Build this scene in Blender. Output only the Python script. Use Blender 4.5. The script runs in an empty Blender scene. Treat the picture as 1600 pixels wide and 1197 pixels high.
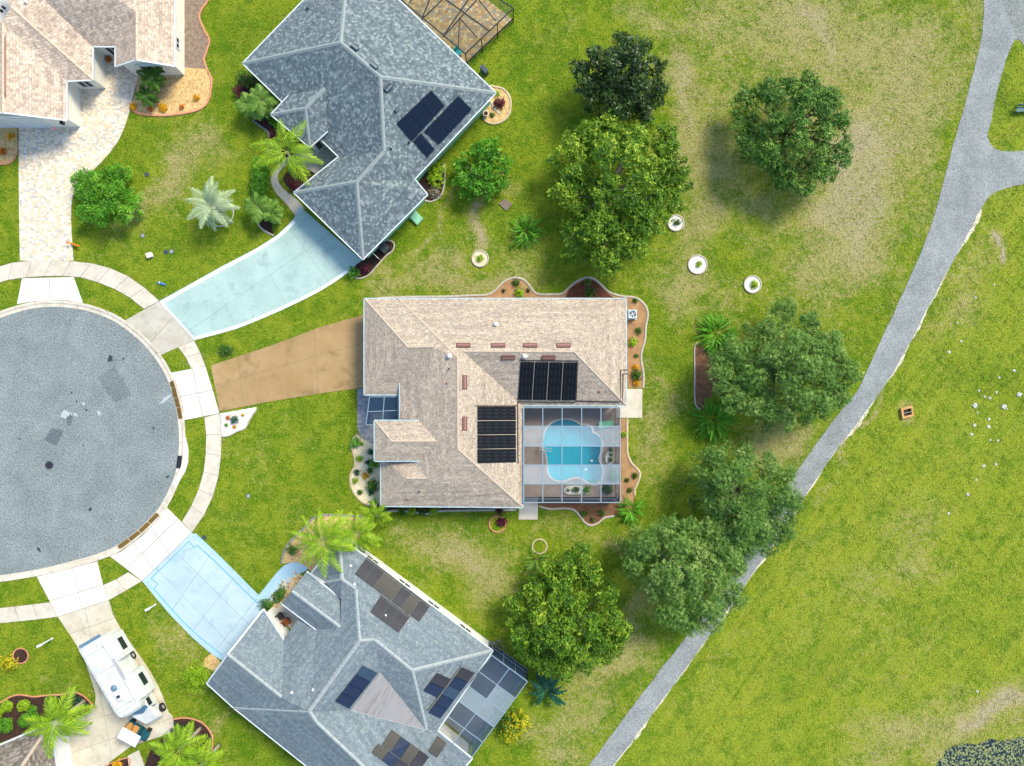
import bpy, bmesh, math, random
import numpy as np
from mathutils import Vector, Matrix

# ------------------------------------------------------------------ camera, sky, sun, exposure
H = 69.4            # height of the aircraft above the ground
S = 16.0            # photograph pixels per metre on the ground
CX, CY = 800.0, 598.5
scene = bpy.context.scene
col = scene.collection
cam = bpy.data.cameras.new('camera')
cam.sensor_fit = 'HORIZONTAL'
cam.angle = 2 * math.atan(50.0 / H)
cam.clip_start = 0.5
cam.clip_end = 3000
camo = bpy.data.objects.new('camera', cam)
camo.location = (0, 0, H)
camo.rotation_euler = (0, 0, 0)
col.objects.link(camo)
scene.camera = camo

SUN_EL, SUN_AZ = math.radians(48), math.radians(44)   # azimuth measured from +Y towards +X
world = bpy.data.worlds.new('World')
scene.world = world
world.use_nodes = True
wn = world.node_tree.nodes
wl = world.node_tree.links
bg = wn['Background']
sky = wn.new('ShaderNodeTexSky')
sky.sky_type = 'NISHITA'
sky.sun_disc = False
sky.sun_elevation = SUN_EL
sky.sun_rotation = SUN_AZ
sky.air_density = 1.0
sky.dust_density = 0.8
sky.ozone_density = 1.0
wl.new(sky.outputs[0], bg.inputs[0])
bg.inputs[1].default_value = 0.15
sun = bpy.data.lights.new('sun', 'SUN')
sun.energy = 2.5
sun.angle = math.radians(18)
sun.color = (1.0, 0.91, 0.70)
suno = bpy.data.objects.new('sun', sun)
d = Vector((math.sin(SUN_AZ) * math.cos(SUN_EL), math.cos(SUN_AZ) * math.cos(SUN_EL), math.sin(SUN_EL)))
suno.rotation_euler = (-d).to_track_quat('-Z', 'Y').to_euler()
suno.location = d * 80
col.objects.link(suno)
scene.view_settings.view_transform = 'Standard'
scene.view_settings.look = 'None'
scene.view_settings.exposure = 1.06
scene.view_settings.gamma = 1.0
scene.view_settings.use_curve_mapping = False
scene.cycles.transparent_max_bounces = 12
scene.cycles.max_bounces = 6

# ------------------------------------------------------------------ helpers
rng = random.Random(7)


def W(px, py, z=0.0):
    k = (H - z) / H / S
    return Vector(((px - CX) * k, (CY - py) * k, z))


def on_plane(px, py, a, b, c, lift=0.0):
    n = (b - a).cross(c - a).normalized()
    if n.z < 0:
        n = -n
    o = Vector((0, 0, H))
    dr = W(px, py, 0) - o
    t = n.dot(a + n * lift - o) / n.dot(dr)
    return o + dr * t


def lin(c):
    return c / 12.92 if c <= 0.04045 else ((c + 0.055) / 1.055) ** 2.4


def hexc(h):
    h = h.lstrip('#')
    return tuple(lin(int(h[i:i + 2], 16) / 255) for i in (0, 2, 4)) + (1.0,)


def tag(o, label=None, cat=None, group=None, kind=None):
    if label:
        o['label'] = label
    if cat:
        o['category'] = cat
    if group:
        o['group'] = group
    if kind:
        o['kind'] = kind
    return o


def empty(name, loc=(0, 0, 0), rz=0.0):
    o = bpy.data.objects.new(name, None)
    o.location = loc
    o.rotation_euler = (0, 0, rz)
    o.empty_display_size = 0.3
    col.objects.link(o)
    return o


def link(name, me, mat=None, parent=None):
    if mat is not None and not me.materials:
        me.materials.append(mat)
    o = bpy.data.objects.new(name, me)
    col.objects.link(o)
    if parent is not None:
        o.parent = parent
        # meshes are made in world space: undo the parent's own placing
        if parent.location.length > 1e-6 or abs(parent.rotation_euler.z) > 1e-6:
            if parent.get('_local') is None:
                o.matrix_parent_inverse = (Matrix.Translation(parent.location) @ parent.rotation_euler.to_matrix().to_4x4()).inverted()
    return o


def children(o):
    return [c for c in col.objects if c.parent == o]


class MB:
    """collects faces; build() links them as one mesh object"""

    def __init__(s):
        s.v, s.f = [], []

    def add(s, vs, fs):
        n = len(s.v)
        s.v += [tuple(x) for x in vs]
        s.f += [tuple(i + n for i in f) for f in fs]
        return s

    def hexa(s, b, t):
        """box from 4 bottom and 4 top corners"""
        return s.add(list(b) + list(t), [(3, 2, 1, 0), (4, 5, 6, 7), (0, 1, 5, 4), (1, 2, 6, 5), (2, 3, 7, 6), (3, 0, 4, 7)])

    def box(s, c, size, rz=0.0, m=None):
        x, y, z = size[0] / 2, size[1] / 2, size[2] / 2
        R = Matrix.Rotation(rz, 3, 'Z')
        c = Vector(c)
        p = [Vector(q) for q in ((-x, -y, -z), (x, -y, -z), (x, y, -z), (-x, y, -z), (-x, -y, z), (x, -y, z), (x, y, z), (-x, y, z))]
        p = [c + R @ q for q in p]
        return s.hexa(p[:4], p[4:])

    def bar(s, a, b, w, h=None, up=Vector((0, 0, 1))):
        """rectangular bar from a to b"""
        h = w if h is None else h
        a, b = Vector(a), Vector(b)
        dr = (b - a).normalized()
        sx = dr.cross(up)
        if sx.length < 1e-3:
            sx = dr.cross(Vector((1, 0, 0)))
        sx.normalize()
        uz = sx.cross(dr).normalized()
        o = [sx * (-w / 2) + uz * (-h / 2), sx * (w / 2) + uz * (-h / 2), sx * (w / 2) + uz * (h / 2), sx * (-w / 2) + uz * (h / 2)]
        return s.hexa([a + q for q in o], [b + q for q in o])

    def tube(s, pts, rad, n=6, cap=True):
        pts = [Vector(p) for p in pts]
        rings = []
        for i, p in enumerate(pts):
            dr = (pts[min(i + 1, len(pts) - 1)] - pts[max(i - 1, 0)]).normalized()
            sx = dr.cross(Vector((0, 0, 1)))
            if sx.length < 1e-3:
                sx = Vector((1, 0, 0))
            sx.normalize()
            uz = sx.cross(dr)
            r = rad[i] if hasattr(rad, '__len__') else rad
            rings.append([p + sx * (r * math.cos(2 * math.pi * k / n)) + uz * (r * math.sin(2 * math.pi * k / n)) for k in range(n)])
        vs = [q for r in rings for q in r]
        fs = []
        for i in range(len(rings) - 1):
            for k in range(n):
                a, b = i * n + k, i * n + (k + 1) % n
                fs.append((a, b, b + n, a + n))
        if cap:
            fs.append(tuple(range(n - 1, -1, -1)))
            fs.append(tuple(range((len(rings) - 1) * n, len(rings) * n)))
        return s.add(vs, fs)

    def lathe(s, c, prof, n=16):
        """prof: list of (radius, z)"""
        c = Vector(c)
        vs = [c + Vector((r * math.cos(2 * math.pi * k / n), r * math.sin(2 * math.pi * k / n), z)) for r, z in prof for k in range(n)]
        fs = []
        for i in range(len(prof) - 1):
            for k in range(n):
                a, b = i * n + k, i * n + (k + 1) % n
                fs.append((a, b, b + n, a + n))
        fs.append(tuple(range(n - 1, -1, -1)))
        fs.append(tuple(range((len(prof) - 1) * n, len(prof) * n)))
        return s.add(vs, fs)

    def slab(s, pts, z0, z1):
        """flat polygon of world points extruded from z0 to z1"""
        n = len(pts)
        ar = sum(pts[i][0] * pts[(i + 1) % n][1] - pts[(i + 1) % n][0] * pts[i][1] for i in range(n))
        if ar < 0:
            pts = pts[::-1]
        vs = [(p[0], p[1], z0) for p in pts] + [(p[0], p[1], z1) for p in pts]
        fs = [tuple(range(n, 2 * n))] + [(i, (i + 1) % n, n + (i + 1) % n, n + i) for i in range(n)]
        return s.add(vs, fs)

    def mesh(s, name, smooth=False):
        me = bpy.data.meshes.new(name)
        me.from_pydata(s.v, [], s.f)
        if smooth:
            me.polygons.foreach_set('use_smooth', [True] * len(me.polygons))
        me.update()
        return me

    def build(s, name, mat, parent=None, smooth=False):
        return link(name, s.mesh(name, smooth), mat, parent)


def sm(pts, n=6, closed=False):
    """Catmull-Rom through points"""
    P = [Vector((p[0], p[1])) for p in pts]
    out = []
    m = len(P)
    rngi = range(m) if closed else range(m - 1)
    for i in rngi:
        if closed:
            p0, p1, p2, p3 = P[(i - 1) % m], P[i], P[(i + 1) % m], P[(i + 2) % m]
        else:
            p0, p1, p2, p3 = P[max(i - 1, 0)], P[i], P[i + 1], P[min(i + 2, m - 1)]
        for k in range(n):
            t = k / n
            q = 0.5 * ((2 * p1) + (p2 - p0) * t + (2 * p0 - 5 * p1 + 4 * p2 - p3) * t * t + (3 * p1 - p0 - 3 * p2 + p3) * t ** 3)
            out.append((q.x, q.y))
    if not closed:
        out.append((P[-1].x, P[-1].y))
    return out


def resample(pts, step):
    P = [Vector((p[0], p[1])) for p in pts]
    L = [0.0]
    for a, b in zip(P, P[1:]):
        L.append(L[-1] + (b - a).length)
    n = max(2, int(round(L[-1] / step)) + 1)
    out, j = [], 0
    for i in range(n):
        t = L[-1] * i / (n - 1)
        while j < len(L) - 2 and L[j + 1] < t:
            j += 1
        f = (t - L[j]) / max(1e-9, L[j + 1] - L[j])
        out.append(P[j].lerp(P[j + 1], f))
    return out


def wp(pts, z=0.0):
    return [W(p[0], p[1], z) for p in pts]


def inside(x, y, poly):
    """numpy even-odd test"""
    r = np.zeros(x.shape, bool)
    n = len(poly)
    for i in range(n):
        x0, y0 = poly[i][0], poly[i][1]
        x1, y1 = poly[(i + 1) % n][0], poly[(i + 1) % n][1]
        if y0 == y1:
            continue
        c = ((y0 > y) != (y1 > y)) & (x < (x1 - x0) * (y - y0) / (y1 - y0) + x0)
        r ^= c
    return r


def offset_poly(pts, dist):
    """inset (positive) a simple polygon of 2D points"""
    n = len(pts)
    P = [Vector((p[0], p[1])) for p in pts]
    ar = sum(P[i].x * P[(i + 1) % n].y - P[(i + 1) % n].x * P[i].y for i in range(n))
    sg = 1 if ar > 0 else -1
    out = []
    for i in range(n):
        a, b, c = P[i - 1], P[i], P[(i + 1) % n]
        d1, d2 = (b - a).normalized(), (c - b).normalized()
        n1, n2 = Vector((-d1.y, d1.x)) * sg, Vector((-d2.y, d2.x)) * sg
        k = (n1 + n2)
        k = k / max(0.35, k.length_squared / 2) if k.length > 1e-6 else n1
        out.append(b + k * dist)
    return out


NOGRASS = []      # pixel polygons on the ground where no grass grows


# ------------------------------------------------------------------ materials
class NT:
    def __init__(s, name):
        s.m = bpy.data.materials.new(name)
        s.m.use_nodes = True
        s.t = s.m.node_tree
        s.b = s.t.nodes['Principled BSDF']
        s.out = s.t.nodes['Material Output']

    def n(s, typ, **kw):
        nd = s.t.nodes.new(typ)
        for k, v in kw.items():
            setattr(nd, k, v)
        return nd

    def l(s, a, b):
        s.t.links.new(a, b)

    def val(s, sock, v):
        if hasattr(v, 'is_linked') or isinstance(v, bpy.types.NodeSocket):
            s.l(v, sock)
        else:
            sock.default_value = v

    def pos(s):
        return s.n('ShaderNodeNewGeometry').outputs['Position']

    def obj(s):
        return s.n('ShaderNodeTexCoord').outputs['Object']

    def map(s, vec, scale=(1, 1, 1), rot=(0, 0, 0), loc=(0, 0, 0)):
        m = s.n('ShaderNodeMapping')
        s.l(vec, m.inputs[0])
        m.inputs[1].default_value = loc
        m.inputs[2].default_value = rot
        m.inputs[3].default_value = scale
        return m.outputs[0]

    def noise(s, vec, scale, detail=3, rough=0.55, dist=0.0, col=False):
        nd = s.n('ShaderNodeTexNoise')
        s.l(vec, nd.inputs['Vector'])
        nd.inputs['Scale'].default_value = scale
        nd.inputs['Detail'].default_value = detail
        nd.inputs['Roughness'].default_value = rough
        nd.inputs['Distortion'].default_value = dist
        return nd.outputs['Color' if col else 'Fac']

    def ramp(s, fac, stops, interp='LINEAR'):
        r = s.n('ShaderNodeValToRGB')
        s.l(fac, r.inputs[0])
        r.color_ramp.interpolation = interp
        e = r.color_ramp.elements
        while len(e) < len(stops):
            e.new(0.5)
        for el, (p, c) in zip(e, stops):
            el.position = p
            el.color = c if len(c) == 4 else tuple(c) + (1,)
        return r.outputs[0]

    def mix(s, fac, a, b, mode='MIX'):
        m = s.n('ShaderNodeMix', data_type='RGBA', blend_type=mode)
        s.val(m.inputs[0], fac)
        s.val(m.inputs[6], a)
        s.val(m.inputs[7], b)
        return m.outputs[2]

    def math(s, op, a, b=0.0, clamp=False):
        m = s.n('ShaderNodeMath', operation=op, use_clamp=clamp)
        s.val(m.inputs[0], a)
        s.val(m.inputs[1], b)
        return m.outputs[0]

    def maprange(s, v, a, b, c=0.0, d=1.0):
        m = s.n('ShaderNodeMapRange')
        s.val(m.inputs[0], v)
        for i, q in enumerate((a, b, c, d)):
            m.inputs[i + 1].default_value = q
        return m.outputs[0]

    def bump(s, h, strength=0.3, dist=0.02):
        b = s.n('ShaderNodeBump')
        s.l(h, b.inputs['Height'])
        b.inputs['Strength'].default_value = strength
        b.inputs['Distance'].default_value = dist
        s.l(b.outputs[0], s.b.inputs['Normal'])

    def fin(s, color=None, rough=0.8, metal=0.0, spec=0.3):
        if color is not None:
            s.val(s.b.inputs['Base Color'], color)
        s.val(s.b.inputs['Roughness'], rough)
        s.b.inputs['Metallic'].default_value = metal
        s.b.inputs['Specular IOR Level'].default_value = spec
        return s.m


def noisy(name, a, b, scale=6.0, rough=0.85, bump=0.2, fine=60.0, metal=0.0, spec=0.25, var=0.25, world=True):
    """two tones blended by a broad noise, with fine grain on top"""
    t = NT(name)
    p = t.pos() if world else t.obj()
    f = t.noise(p, scale, 5, 0.6)
    c = t.mix(t.maprange(f, 0.32, 0.68), hexc(a), hexc(b))
    g = t.noise(p, fine, 2, 0.6)
    c = t.mix(var, c, t.ramp(g, [(0.3, (0.25, 0.25, 0.25, 1)), (0.7, (0.85, 0.85, 0.85, 1))]), 'OVERLAY')
    if bump:
        t.bump(g, bump, 0.02)
    return t.fin(c, rough, metal, spec)


def plain(name, c, rough=0.5, metal=0.0, spec=0.4):
    return noisy(name, c, c, 3.0, rough, 0.03, 25.0, metal, spec, 0.08, world=False)


def concrete(name, a, b, stain='#6d6656', amount=0.35, scale=0.6):
    t = NT(name)
    p = t.pos()
    c = t.mix(t.maprange(t.noise(p, scale, 5, 0.65), 0.3, 0.7), hexc(a), hexc(b))
    s1 = t.maprange(t.noise(p, scale * 2.3, 6, 0.7, 0.6), 0.52, 0.72)
    c = t.mix(t.math('MULTIPLY', s1, amount), c, hexc(stain))
    g = t.noise(p, 45, 3, 0.7)
    c = t.mix(0.2, c, t.ramp(g, [(0.3, (0.3, 0.3, 0.3, 1)), (0.7, (0.8, 0.8, 0.8, 1))]), 'OVERLAY')
    ob = t.n('ShaderNodeObjectInfo').outputs['Random']
    c = t.mix(t.math('MULTIPLY', ob, 0.16), c, hexc(stain))
    t.bump(g, 0.15, 0.01)
    return t.fin(c, 0.85, 0, 0.25)


def shingle(name, tones, granule=0.5, streak=None, row=0.19, tab=0.34, edge=0.5, gs=8.0):
    """asphalt shingles: courses up the slope, tabs of several tones (UV is in metres)"""
    t = NT(name)
    uv = t.n('ShaderNodeUVMap').outputs[0]
    sp = t.n('ShaderNodeSeparateXYZ')
    t.l(uv, sp.inputs[0])
    v = t.math('DIVIDE', sp.outputs[1], row)
    r = t.math('FLOOR', v)
    fr = t.math('FRACT', v)
    wn_ = t.n('ShaderNodeTexWhiteNoise', noise_dimensions='1D')
    t.l(r, wn_.inputs['W'])
    u = t.math('ADD', t.math('DIVIDE', sp.outputs[0], tab), t.math('MULTIPLY', wn_.outputs[0], 7.3))
    cu = t.math('FLOOR', u)
    cb = t.n('ShaderNodeCombineXYZ')
    t.l(cu, cb.inputs[0])
    t.l(r, cb.inputs[1])
    w2 = t.n('ShaderNodeTexWhiteNoise', noise_dimensions='2D')
    t.l(cb.outputs[0], w2.inputs['Vector'])
    n = len(tones)
    c = t.ramp(w2.outputs[0], [(i / n, hexc(q)) for i, q in enumerate(tones)], 'CONSTANT')
    rw = t.noise(t.map(uv, (0.12, 1 / row / 2.7, 1)), 1.0, 3, 0.7)
    c = t.mix(0.5, c, t.ramp(rw, [(0.3, (0.3, 0.3, 0.3, 1)), (0.7, (0.7, 0.7, 0.7, 1))]), 'OVERLAY')
    p = t.pos()
    g = t.noise(p, gs, 4, 0.8)
    c = t.mix(granule, c, t.ramp(g, [(0.3, (0.12, 0.12, 0.12, 1)), (0.5, (0.5, 0.5, 0.5, 1)), (0.7, (0.88, 0.88, 0.88, 1))]), 'OVERLAY')
    # lower edge of each course is the butt of the shingle
    e = t.maprange(fr, 0.0, 0.22, 1.0, 0.0)
    c = t.mix(t.math('MULTIPLY', e, edge), c, tuple(x * 0.35 for x in hexc(tones[0])[:3]) + (1,))
    # weathering patches
    wv = t.maprange(t.noise(p, 0.5, 4, 0.6), 0.35, 0.7)
    c = t.mix(t.math('MULTIPLY', wv, 0.18), c, hexc(streak or tones[0]))
    t.bump(t.math('ADD', t.math('MULTIPLY', fr, -0.6), t.math('ADD', t.math('MULTIPLY', w2.outputs[0], 0.5), t.math('MULTIPLY', g, 0.5))), 0.5, 0.02)
    return t.fin(c, 0.9, 0, 0.2)
# ------------------------------------------------------------------ ground sheet
DRY = [(325, 215, 205, 350, 26, .62), (212, 300, 215, 352, 13, .8), (350, 235, 365, 252, 20, .45), (160, 370, 215, 382, 24, .4),
       (590, 445, 820, 440, 18, .7), (640, 425, 720, 440, 22, .65), (765, 335, 757, 362, 11, 1.2), (722, 388, 730, 400, 7, .9), (700, 405, 680, 420, 14, .6),
       (722, 290, 640, 400, 6, .7), (800, 270, 805, 300, 14, .55), (770, 175, 765, 180, 14, .5), (600, 425, 560, 440, 14, .6),
       (985, 30, 1070, 45, 28, .55), (1040, 105, 1080, 165, 24, .9), (1085, 190, 1120, 260, 30, .55), (1100, 330, 1050, 480, 26, .6),
       (1085, 430, 1030, 470, 22, .6), (1275, 20, 1280, 100, 20, .65), (1235, 40, 1150, 50, 36, .5), (1350, 190, 1300, 330, 42, .75),
       (1400, 150, 1320, 300, 40, .6), (1450, 50, 1400, 200, 34, .6), (1360, 260, 1330, 400, 40, .65), (1290, 350, 1265, 470, 36, .55),
       (1180, 320, 1230, 330, 26, .5), (1480, 110, 1420, 240, 28, .45), (1520, 15, 1500, 80, 18, .45), (1060, 40, 1150, 10, 28, .5),
       (1390, 40, 1340, 100, 30, .4), (1330, 60, 1290, 160, 20, .35), (900, 30, 840, 60, 25, .3),
       (1030, 560, 1060, 600, 18, .45), (1035, 690, 1000, 730, 18, .45), (1050, 620, 1040, 660, 16, .4), (680, 868, 790, 900, 32, .75),
       (700, 850, 750, 920, 26, .6), (640, 850, 700, 868, 22, .5), (840, 835, 960, 850, 18, .45), (952, 868, 966, 880, 13, .95),
       (1000, 930, 1010, 990, 17, .75), (990, 1010, 960, 1060, 14, .65), (890, 1090, 1000, 1030, 16, .5), (820, 1160, 940, 1100, 18, .55),
       (1190, 690, 1260, 690, 22, .7), (1200, 668, 1230, 690, 14, .7), (870, 1140, 900, 1100, 12, .7), (850, 1180, 900, 1170, 16, .5),
       (1552, 368, 1554, 405, 11, 1.3), (1410, 640, 1420, 640, 15, 1.2), (1380, 572, 1300, 722, 6, .9), (1290, 740, 1265, 775, 7, .7), (1440, 830, 1380, 920, 36, .35),
       (1535, 380, 1500, 460, 24, .35), (1480, 480, 1430, 560, 14, .3), (1420, 1150, 1500, 1120, 34, .5), (1490, 1114, 1610, 1106, 19, 1.0),
       (1340, 1165, 1380, 1190, 22, .55), (1440, 1190, 1480, 1170, 10, .8), (1480, 990, 1400, 1060, 26, .35), (1430, 540, 1410, 480, 14, .3),
       (1330, 460, 1290, 470, 14, .4), (440, 790, 360, 700, 22, .28), (480, 690, 440, 660, 20, .22), (420, 830, 350, 790, 20, .25), (300, 985, 320, 1040, 18, .45),
       (240, 955, 262, 1030, 20, .38), (300, 1130, 345, 1135, 14, .7), (330, 1170, 390, 1190, 20, .45), (140, 1075, 147, 1100, 8, .8),
       (40, 1060, 100, 1080, 16, .3), (470, 1150, 400, 1120, 14, .25), (300, 560, 320, 545, 10, .45), (1090, 1090, 1150, 1000, 16, .35), (1250, 860, 1300, 800, 20, .3)]
DRYB = [(1290, 40, 1340, 330, 150, .55), (1130, 60, 1110, 300, 90, .4), (1440, 80, 1380, 300, 90, .45), (1050, 430, 1150, 480, 70, .35), (700, 440, 800, 420, 60, .35), (720, 870, 760, 900, 70, .4),
        (1000, 1000, 880, 1150, 60, .35), (1540, 380, 1480, 500, 50, .3), (1420, 1140, 1600, 1120, 60, .4), (250, 300, 290, 230, 60, .25), (1230, 690, 1180, 700, 50, .35), (1000, 600, 1030, 740, 40, .25), (1400, 860, 1330, 980, 90, .22), (290, 1000, 300, 1060, 40, .25)]
LUSH_SHADOW = [(1500, 580, 1560, 600, 30, .6), (850, 60, 830, 110, 25, .5), (890, 130, 900, 170, 18, .5), (1560, 130, 1600, 160, 30, .8), (640, 330, 600, 400, 20, .5),  # lush sward, plus eave and tree shadow painted as darker green
        (1560, 1000, 1400, 960, 18, .4), (1300, 1000, 1240, 1080, 30, .3), (480, 640, 530, 760, 18, .35), (350, 60, 345, 160, 20, .5), (1040, 520, 1060, 700, 20, .4),
        (980, 1090, 1060, 1000, 9, .8), (1220, 740, 1310, 640, 9, .8), (940, 1130, 985, 1080, 8, .7), (320, 1110, 440, 1195, 20, .6), (640, 820, 760, 815, 12, .7)]


def seg_field(px, py, items):
    f = np.zeros(px.shape)
    for x0, y0, x1, y1, r, s in items:
        dx, dy = x1 - x0, y1 - y0
        t = np.clip(((px - x0) * dx + (py - y0) * dy) / (dx * dx + dy * dy + 1e-6), 0, 1)
        q = ((px - x0 - t * dx) ** 2 + (py - y0 - t * dy) ** 2) / (r * r)
        f = np.maximum(f, s * np.exp(-q * 0.8))
    return f


PATH_R = [(1600, 60), (1582, 62), (1570, 100), (1555, 150), (1545, 205), (1520, 345), (1505, 380), (1470, 440), (1430, 520), (1395, 580), (1340, 660), (1300, 710),
          (1260, 770), (1205, 855), (1165, 910), (1110, 990), (1060, 1060), (1010, 1125), (960, 1197), (900, 1290)]


def field_side(px, py):
    """0 in the gardens, 1 in the open field beyond the path"""
    ys = np.array([p[1] for p in PATH_R])
    xs = np.array([p[0] for p in PATH_R])
    return np.clip((px - np.interp(py, ys, xs)) / 40 + 0.5, 0, 1)


def ground_attr(x, y):
    px, py = x * S + CX, CY - y * S
    wx = 13 * np.sin(px / 37 + py / 53) + 9 * np.sin(py / 17 - px / 41) + 6 * np.sin(px / 9.5 + 1.3) * np.sin(py / 11)
    wy = 13 * np.sin(px / 49 - py / 33 + 2) + 9 * np.sin(px / 19 + py / 43) + 6 * np.sin(py / 8.7 + .4) * np.sin(px / 12)
    px, py = px + wx, py + wy
    return np.maximum(seg_field(px, py, DRY), 0) + 1.4 * seg_field(px, py, DRYB) * (1 - .6 * np.clip(seg_field(px, py, DRY), 0, 1)), seg_field(px, py, LUSH_SHADOW), field_side(px, py)


def grass_nodes(t, p):
    def attr(n):
        a = t.n('ShaderNodeAttribute', attribute_name=n)
        return a.outputs['Fac']
    dry, lush_shadow, fld = attr('dry'), attr('lush_shadow'), attr('field')
    n1 = t.noise(p, 0.2, 4, 0.6)
    n2 = t.noise(t.map(p, loc=(31, 7, 0)), 1.3, 5, 0.7, 0.5)
    f1 = t.noise(p, 6.0, 5, 0.8)
    f2 = t.noise(t.map(p, loc=(5, 13, 0)), 3.6, 5, 0.75, 0.3)
    f3 = t.noise(t.map(p, loc=(11, 3, 0)), 9.0, 3, 0.8)
    garden = t.ramp(f1, [(0.34, hexc('#355009')), (0.45, hexc('#567612')), (0.55, hexc('#768c20')), (0.66, hexc('#9da946'))])
    fieldc = t.ramp(f1, [(0.34, hexc('#536c14')), (0.45, hexc('#738a1e')), (0.55, hexc('#8f9c32')), (0.66, hexc('#adb358'))])
    # mowing and tyre tracks in the field, along the path
    stv = t.noise(t.map(t.map(p, rot=(0, 0, math.radians(-56))), (0.035, 1.1, 1)), 1.0, 3, 0.65)
    fieldc = t.mix(t.maprange(stv, 0.52, 0.66, 0, 0.45), fieldc, hexc('#9d9f3e'))
    fieldc = t.mix(t.maprange(stv, 0.46, 0.34, 0, 0.45), fieldc, hexc('#567a0c'))
    c = t.mix(fld, garden, fieldc)
    # sward of different vigour
    n0 = t.noise(t.map(p, loc=(3, 71, 0)), 0.42, 4, 0.65, 0.4)
    vig = t.maprange(t.math('ADD', t.math('MULTIPLY', n2, .5), t.math('MULTIPLY', n0, .5)), 0.46, 0.6)
    c = t.mix(t.math('MULTIPLY', vig, 0.5), c, hexc('#99a02a'))
    low = t.maprange(t.math('ADD', t.math('MULTIPLY', n2, .5), t.math('MULTIPLY', n0, .5)), 0.49, 0.38, 0, 0.6)
    c = t.mix(low, c, hexc('#4c7410'))
    c = t.mix(t.math('MULTIPLY', lush_shadow, 0.6), c, hexc('#42700c'))  # deeper green: lush grass and painted shadow on the lawn
    # straw flecks: more of them the drier the spot
    D = t.math('ADD', t.math('MULTIPLY', dry, 0.72), t.math('ADD', t.math('MULTIPLY', t.math('SUBTRACT', n1, 0.5), 0.9), t.math('MULTIPLY', t.math('SUBTRACT', n2, 0.5), 1.1)))
    D = t.math('SUBTRACT', D, 0.08)
    D = t.math('SUBTRACT', D, t.math('MULTIPLY', fld, 0.02))
    th = t.math('SUBTRACT', 0.67, t.math('MULTIPLY', D, 0.36))
    mk = t.math('MULTIPLY', t.math('SUBTRACT', f2, t.math('SUBTRACT', th, 0.09)), 5.5, True)
    straw = t.ramp(f3, [(0.3, hexc('#6e6530')), (0.42, hexc('#978a50')), (0.55, hexc('#b8ab7c')), (0.66, hexc('#d6caa6'))])
    c = t.mix(t.math('MULTIPLY', t.maprange(D, 0.1, 0.9), 0.55), c, hexc('#97924f'))
    c = t.mix(t.math('MULTIPLY', mk, 0.72), c, straw)
    bare = t.maprange(t.math('ADD', dry, t.math('MULTIPLY', f2, 0.9)), 1.45, 1.9)
    c = t.mix(bare, c, hexc('#b3a594'))
    return c, f1, f3


def make_grass(name, bump=True):
    t = NT(name)
    p = t.pos()
    c, n4, n3 = grass_nodes(t, p)
    if bump:
        t.bump(t.math('ADD', n4, n3), 1.0, 0.12)
    return t.fin(c, 0.95, 0, 0.08)


M = {}
M['lawn'] = make_grass('lawn')
xs = [-700, -250, -90] + list(np.linspace(-54, 54, 217)) + [90, 250, 700]
ys = [-700, -250, -90] + list(np.linspace(-41, 41, 165)) + [90, 250, 700]
# the pool basin lies below the sheet: one rectangular hole, bounded by grid lines
hx0, hx1, hy0, hy1 = 2.5, 9.0, -9.5, -3.5
gx, gy = np.meshgrid(xs, ys)
nx, ny = len(xs), len(ys)
gv = np.stack([gx.ravel(), gy.ravel(), np.zeros(gx.size)], 1)
gf = []
for j in range(ny - 1):
    for i in range(nx - 1):
        cxm, cym = (xs[i] + xs[i + 1]) / 2, (ys[j] + ys[j + 1]) / 2
        if hx0 < cxm < hx1 and hy0 < cym < hy1:
            continue
        a = j * nx + i
        gf.append((a, a + 1, a + nx + 1, a + nx))
me = bpy.data.meshes.new('ground')
me.from_pydata(gv.tolist(), [], gf)
for nm, arr in zip(('dry', 'lush_shadow', 'field'), ground_attr(gv[:, 0], gv[:, 1])):
    at = me.attributes.new(nm, 'FLOAT', 'POINT')
    at.data.foreach_set('value', arr.astype(np.float32))
me.update()
ground = tag(link('ground', me, M['lawn']), 'mown green lawn with dry tan patches around the houses', kind='structure')

# ------------------------------------------------------------------ paving materials
def asphalt(name, a, b, fine=6.5, crack='#4a5154'):
    t = NT(name)
    p = t.pos()
    c = t.mix(t.maprange(t.noise(p, 0.35, 5, 0.65, 0.6), 0.36, 0.64), hexc(a), hexc(b))
    n = t.noise(p, fine, 3, 0.9)
    c = t.mix(0.6, c, t.ramp(n, [(0.34, (0.05, 0.05, 0.06, 1)), (0.5, (.5, .5, .5, 1)), (0.66, (0.95, 0.94, 0.92, 1))]), 'OVERLAY')
    st = t.maprange(t.noise(p, 1.3, 6, 0.7, 0.8), 0.60, 0.75, 0, 0.35)
    c = t.mix(st, c, hexc(crack))
    vo = t.n('ShaderNodeTexVoronoi', feature='DISTANCE_TO_EDGE')
    t.l(t.map(p, (0.13, 0.13, 0.13)), vo.inputs['Vector'])
    wob = t.noise(p, 2.0, 4, 0.6)
    cr = t.maprange(t.math('ADD', vo.outputs['Distance'], t.math('MULTIPLY', t.math('SUBTRACT', wob, 0.42), 0.05)), 0.004, 0.010, 0.45, 0)
    c = t.mix(cr, c, hexc(crack))
    t.bump(n, 0.4, 0.01)
    return t.fin(c, 0.9, 0, 0.25)


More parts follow.
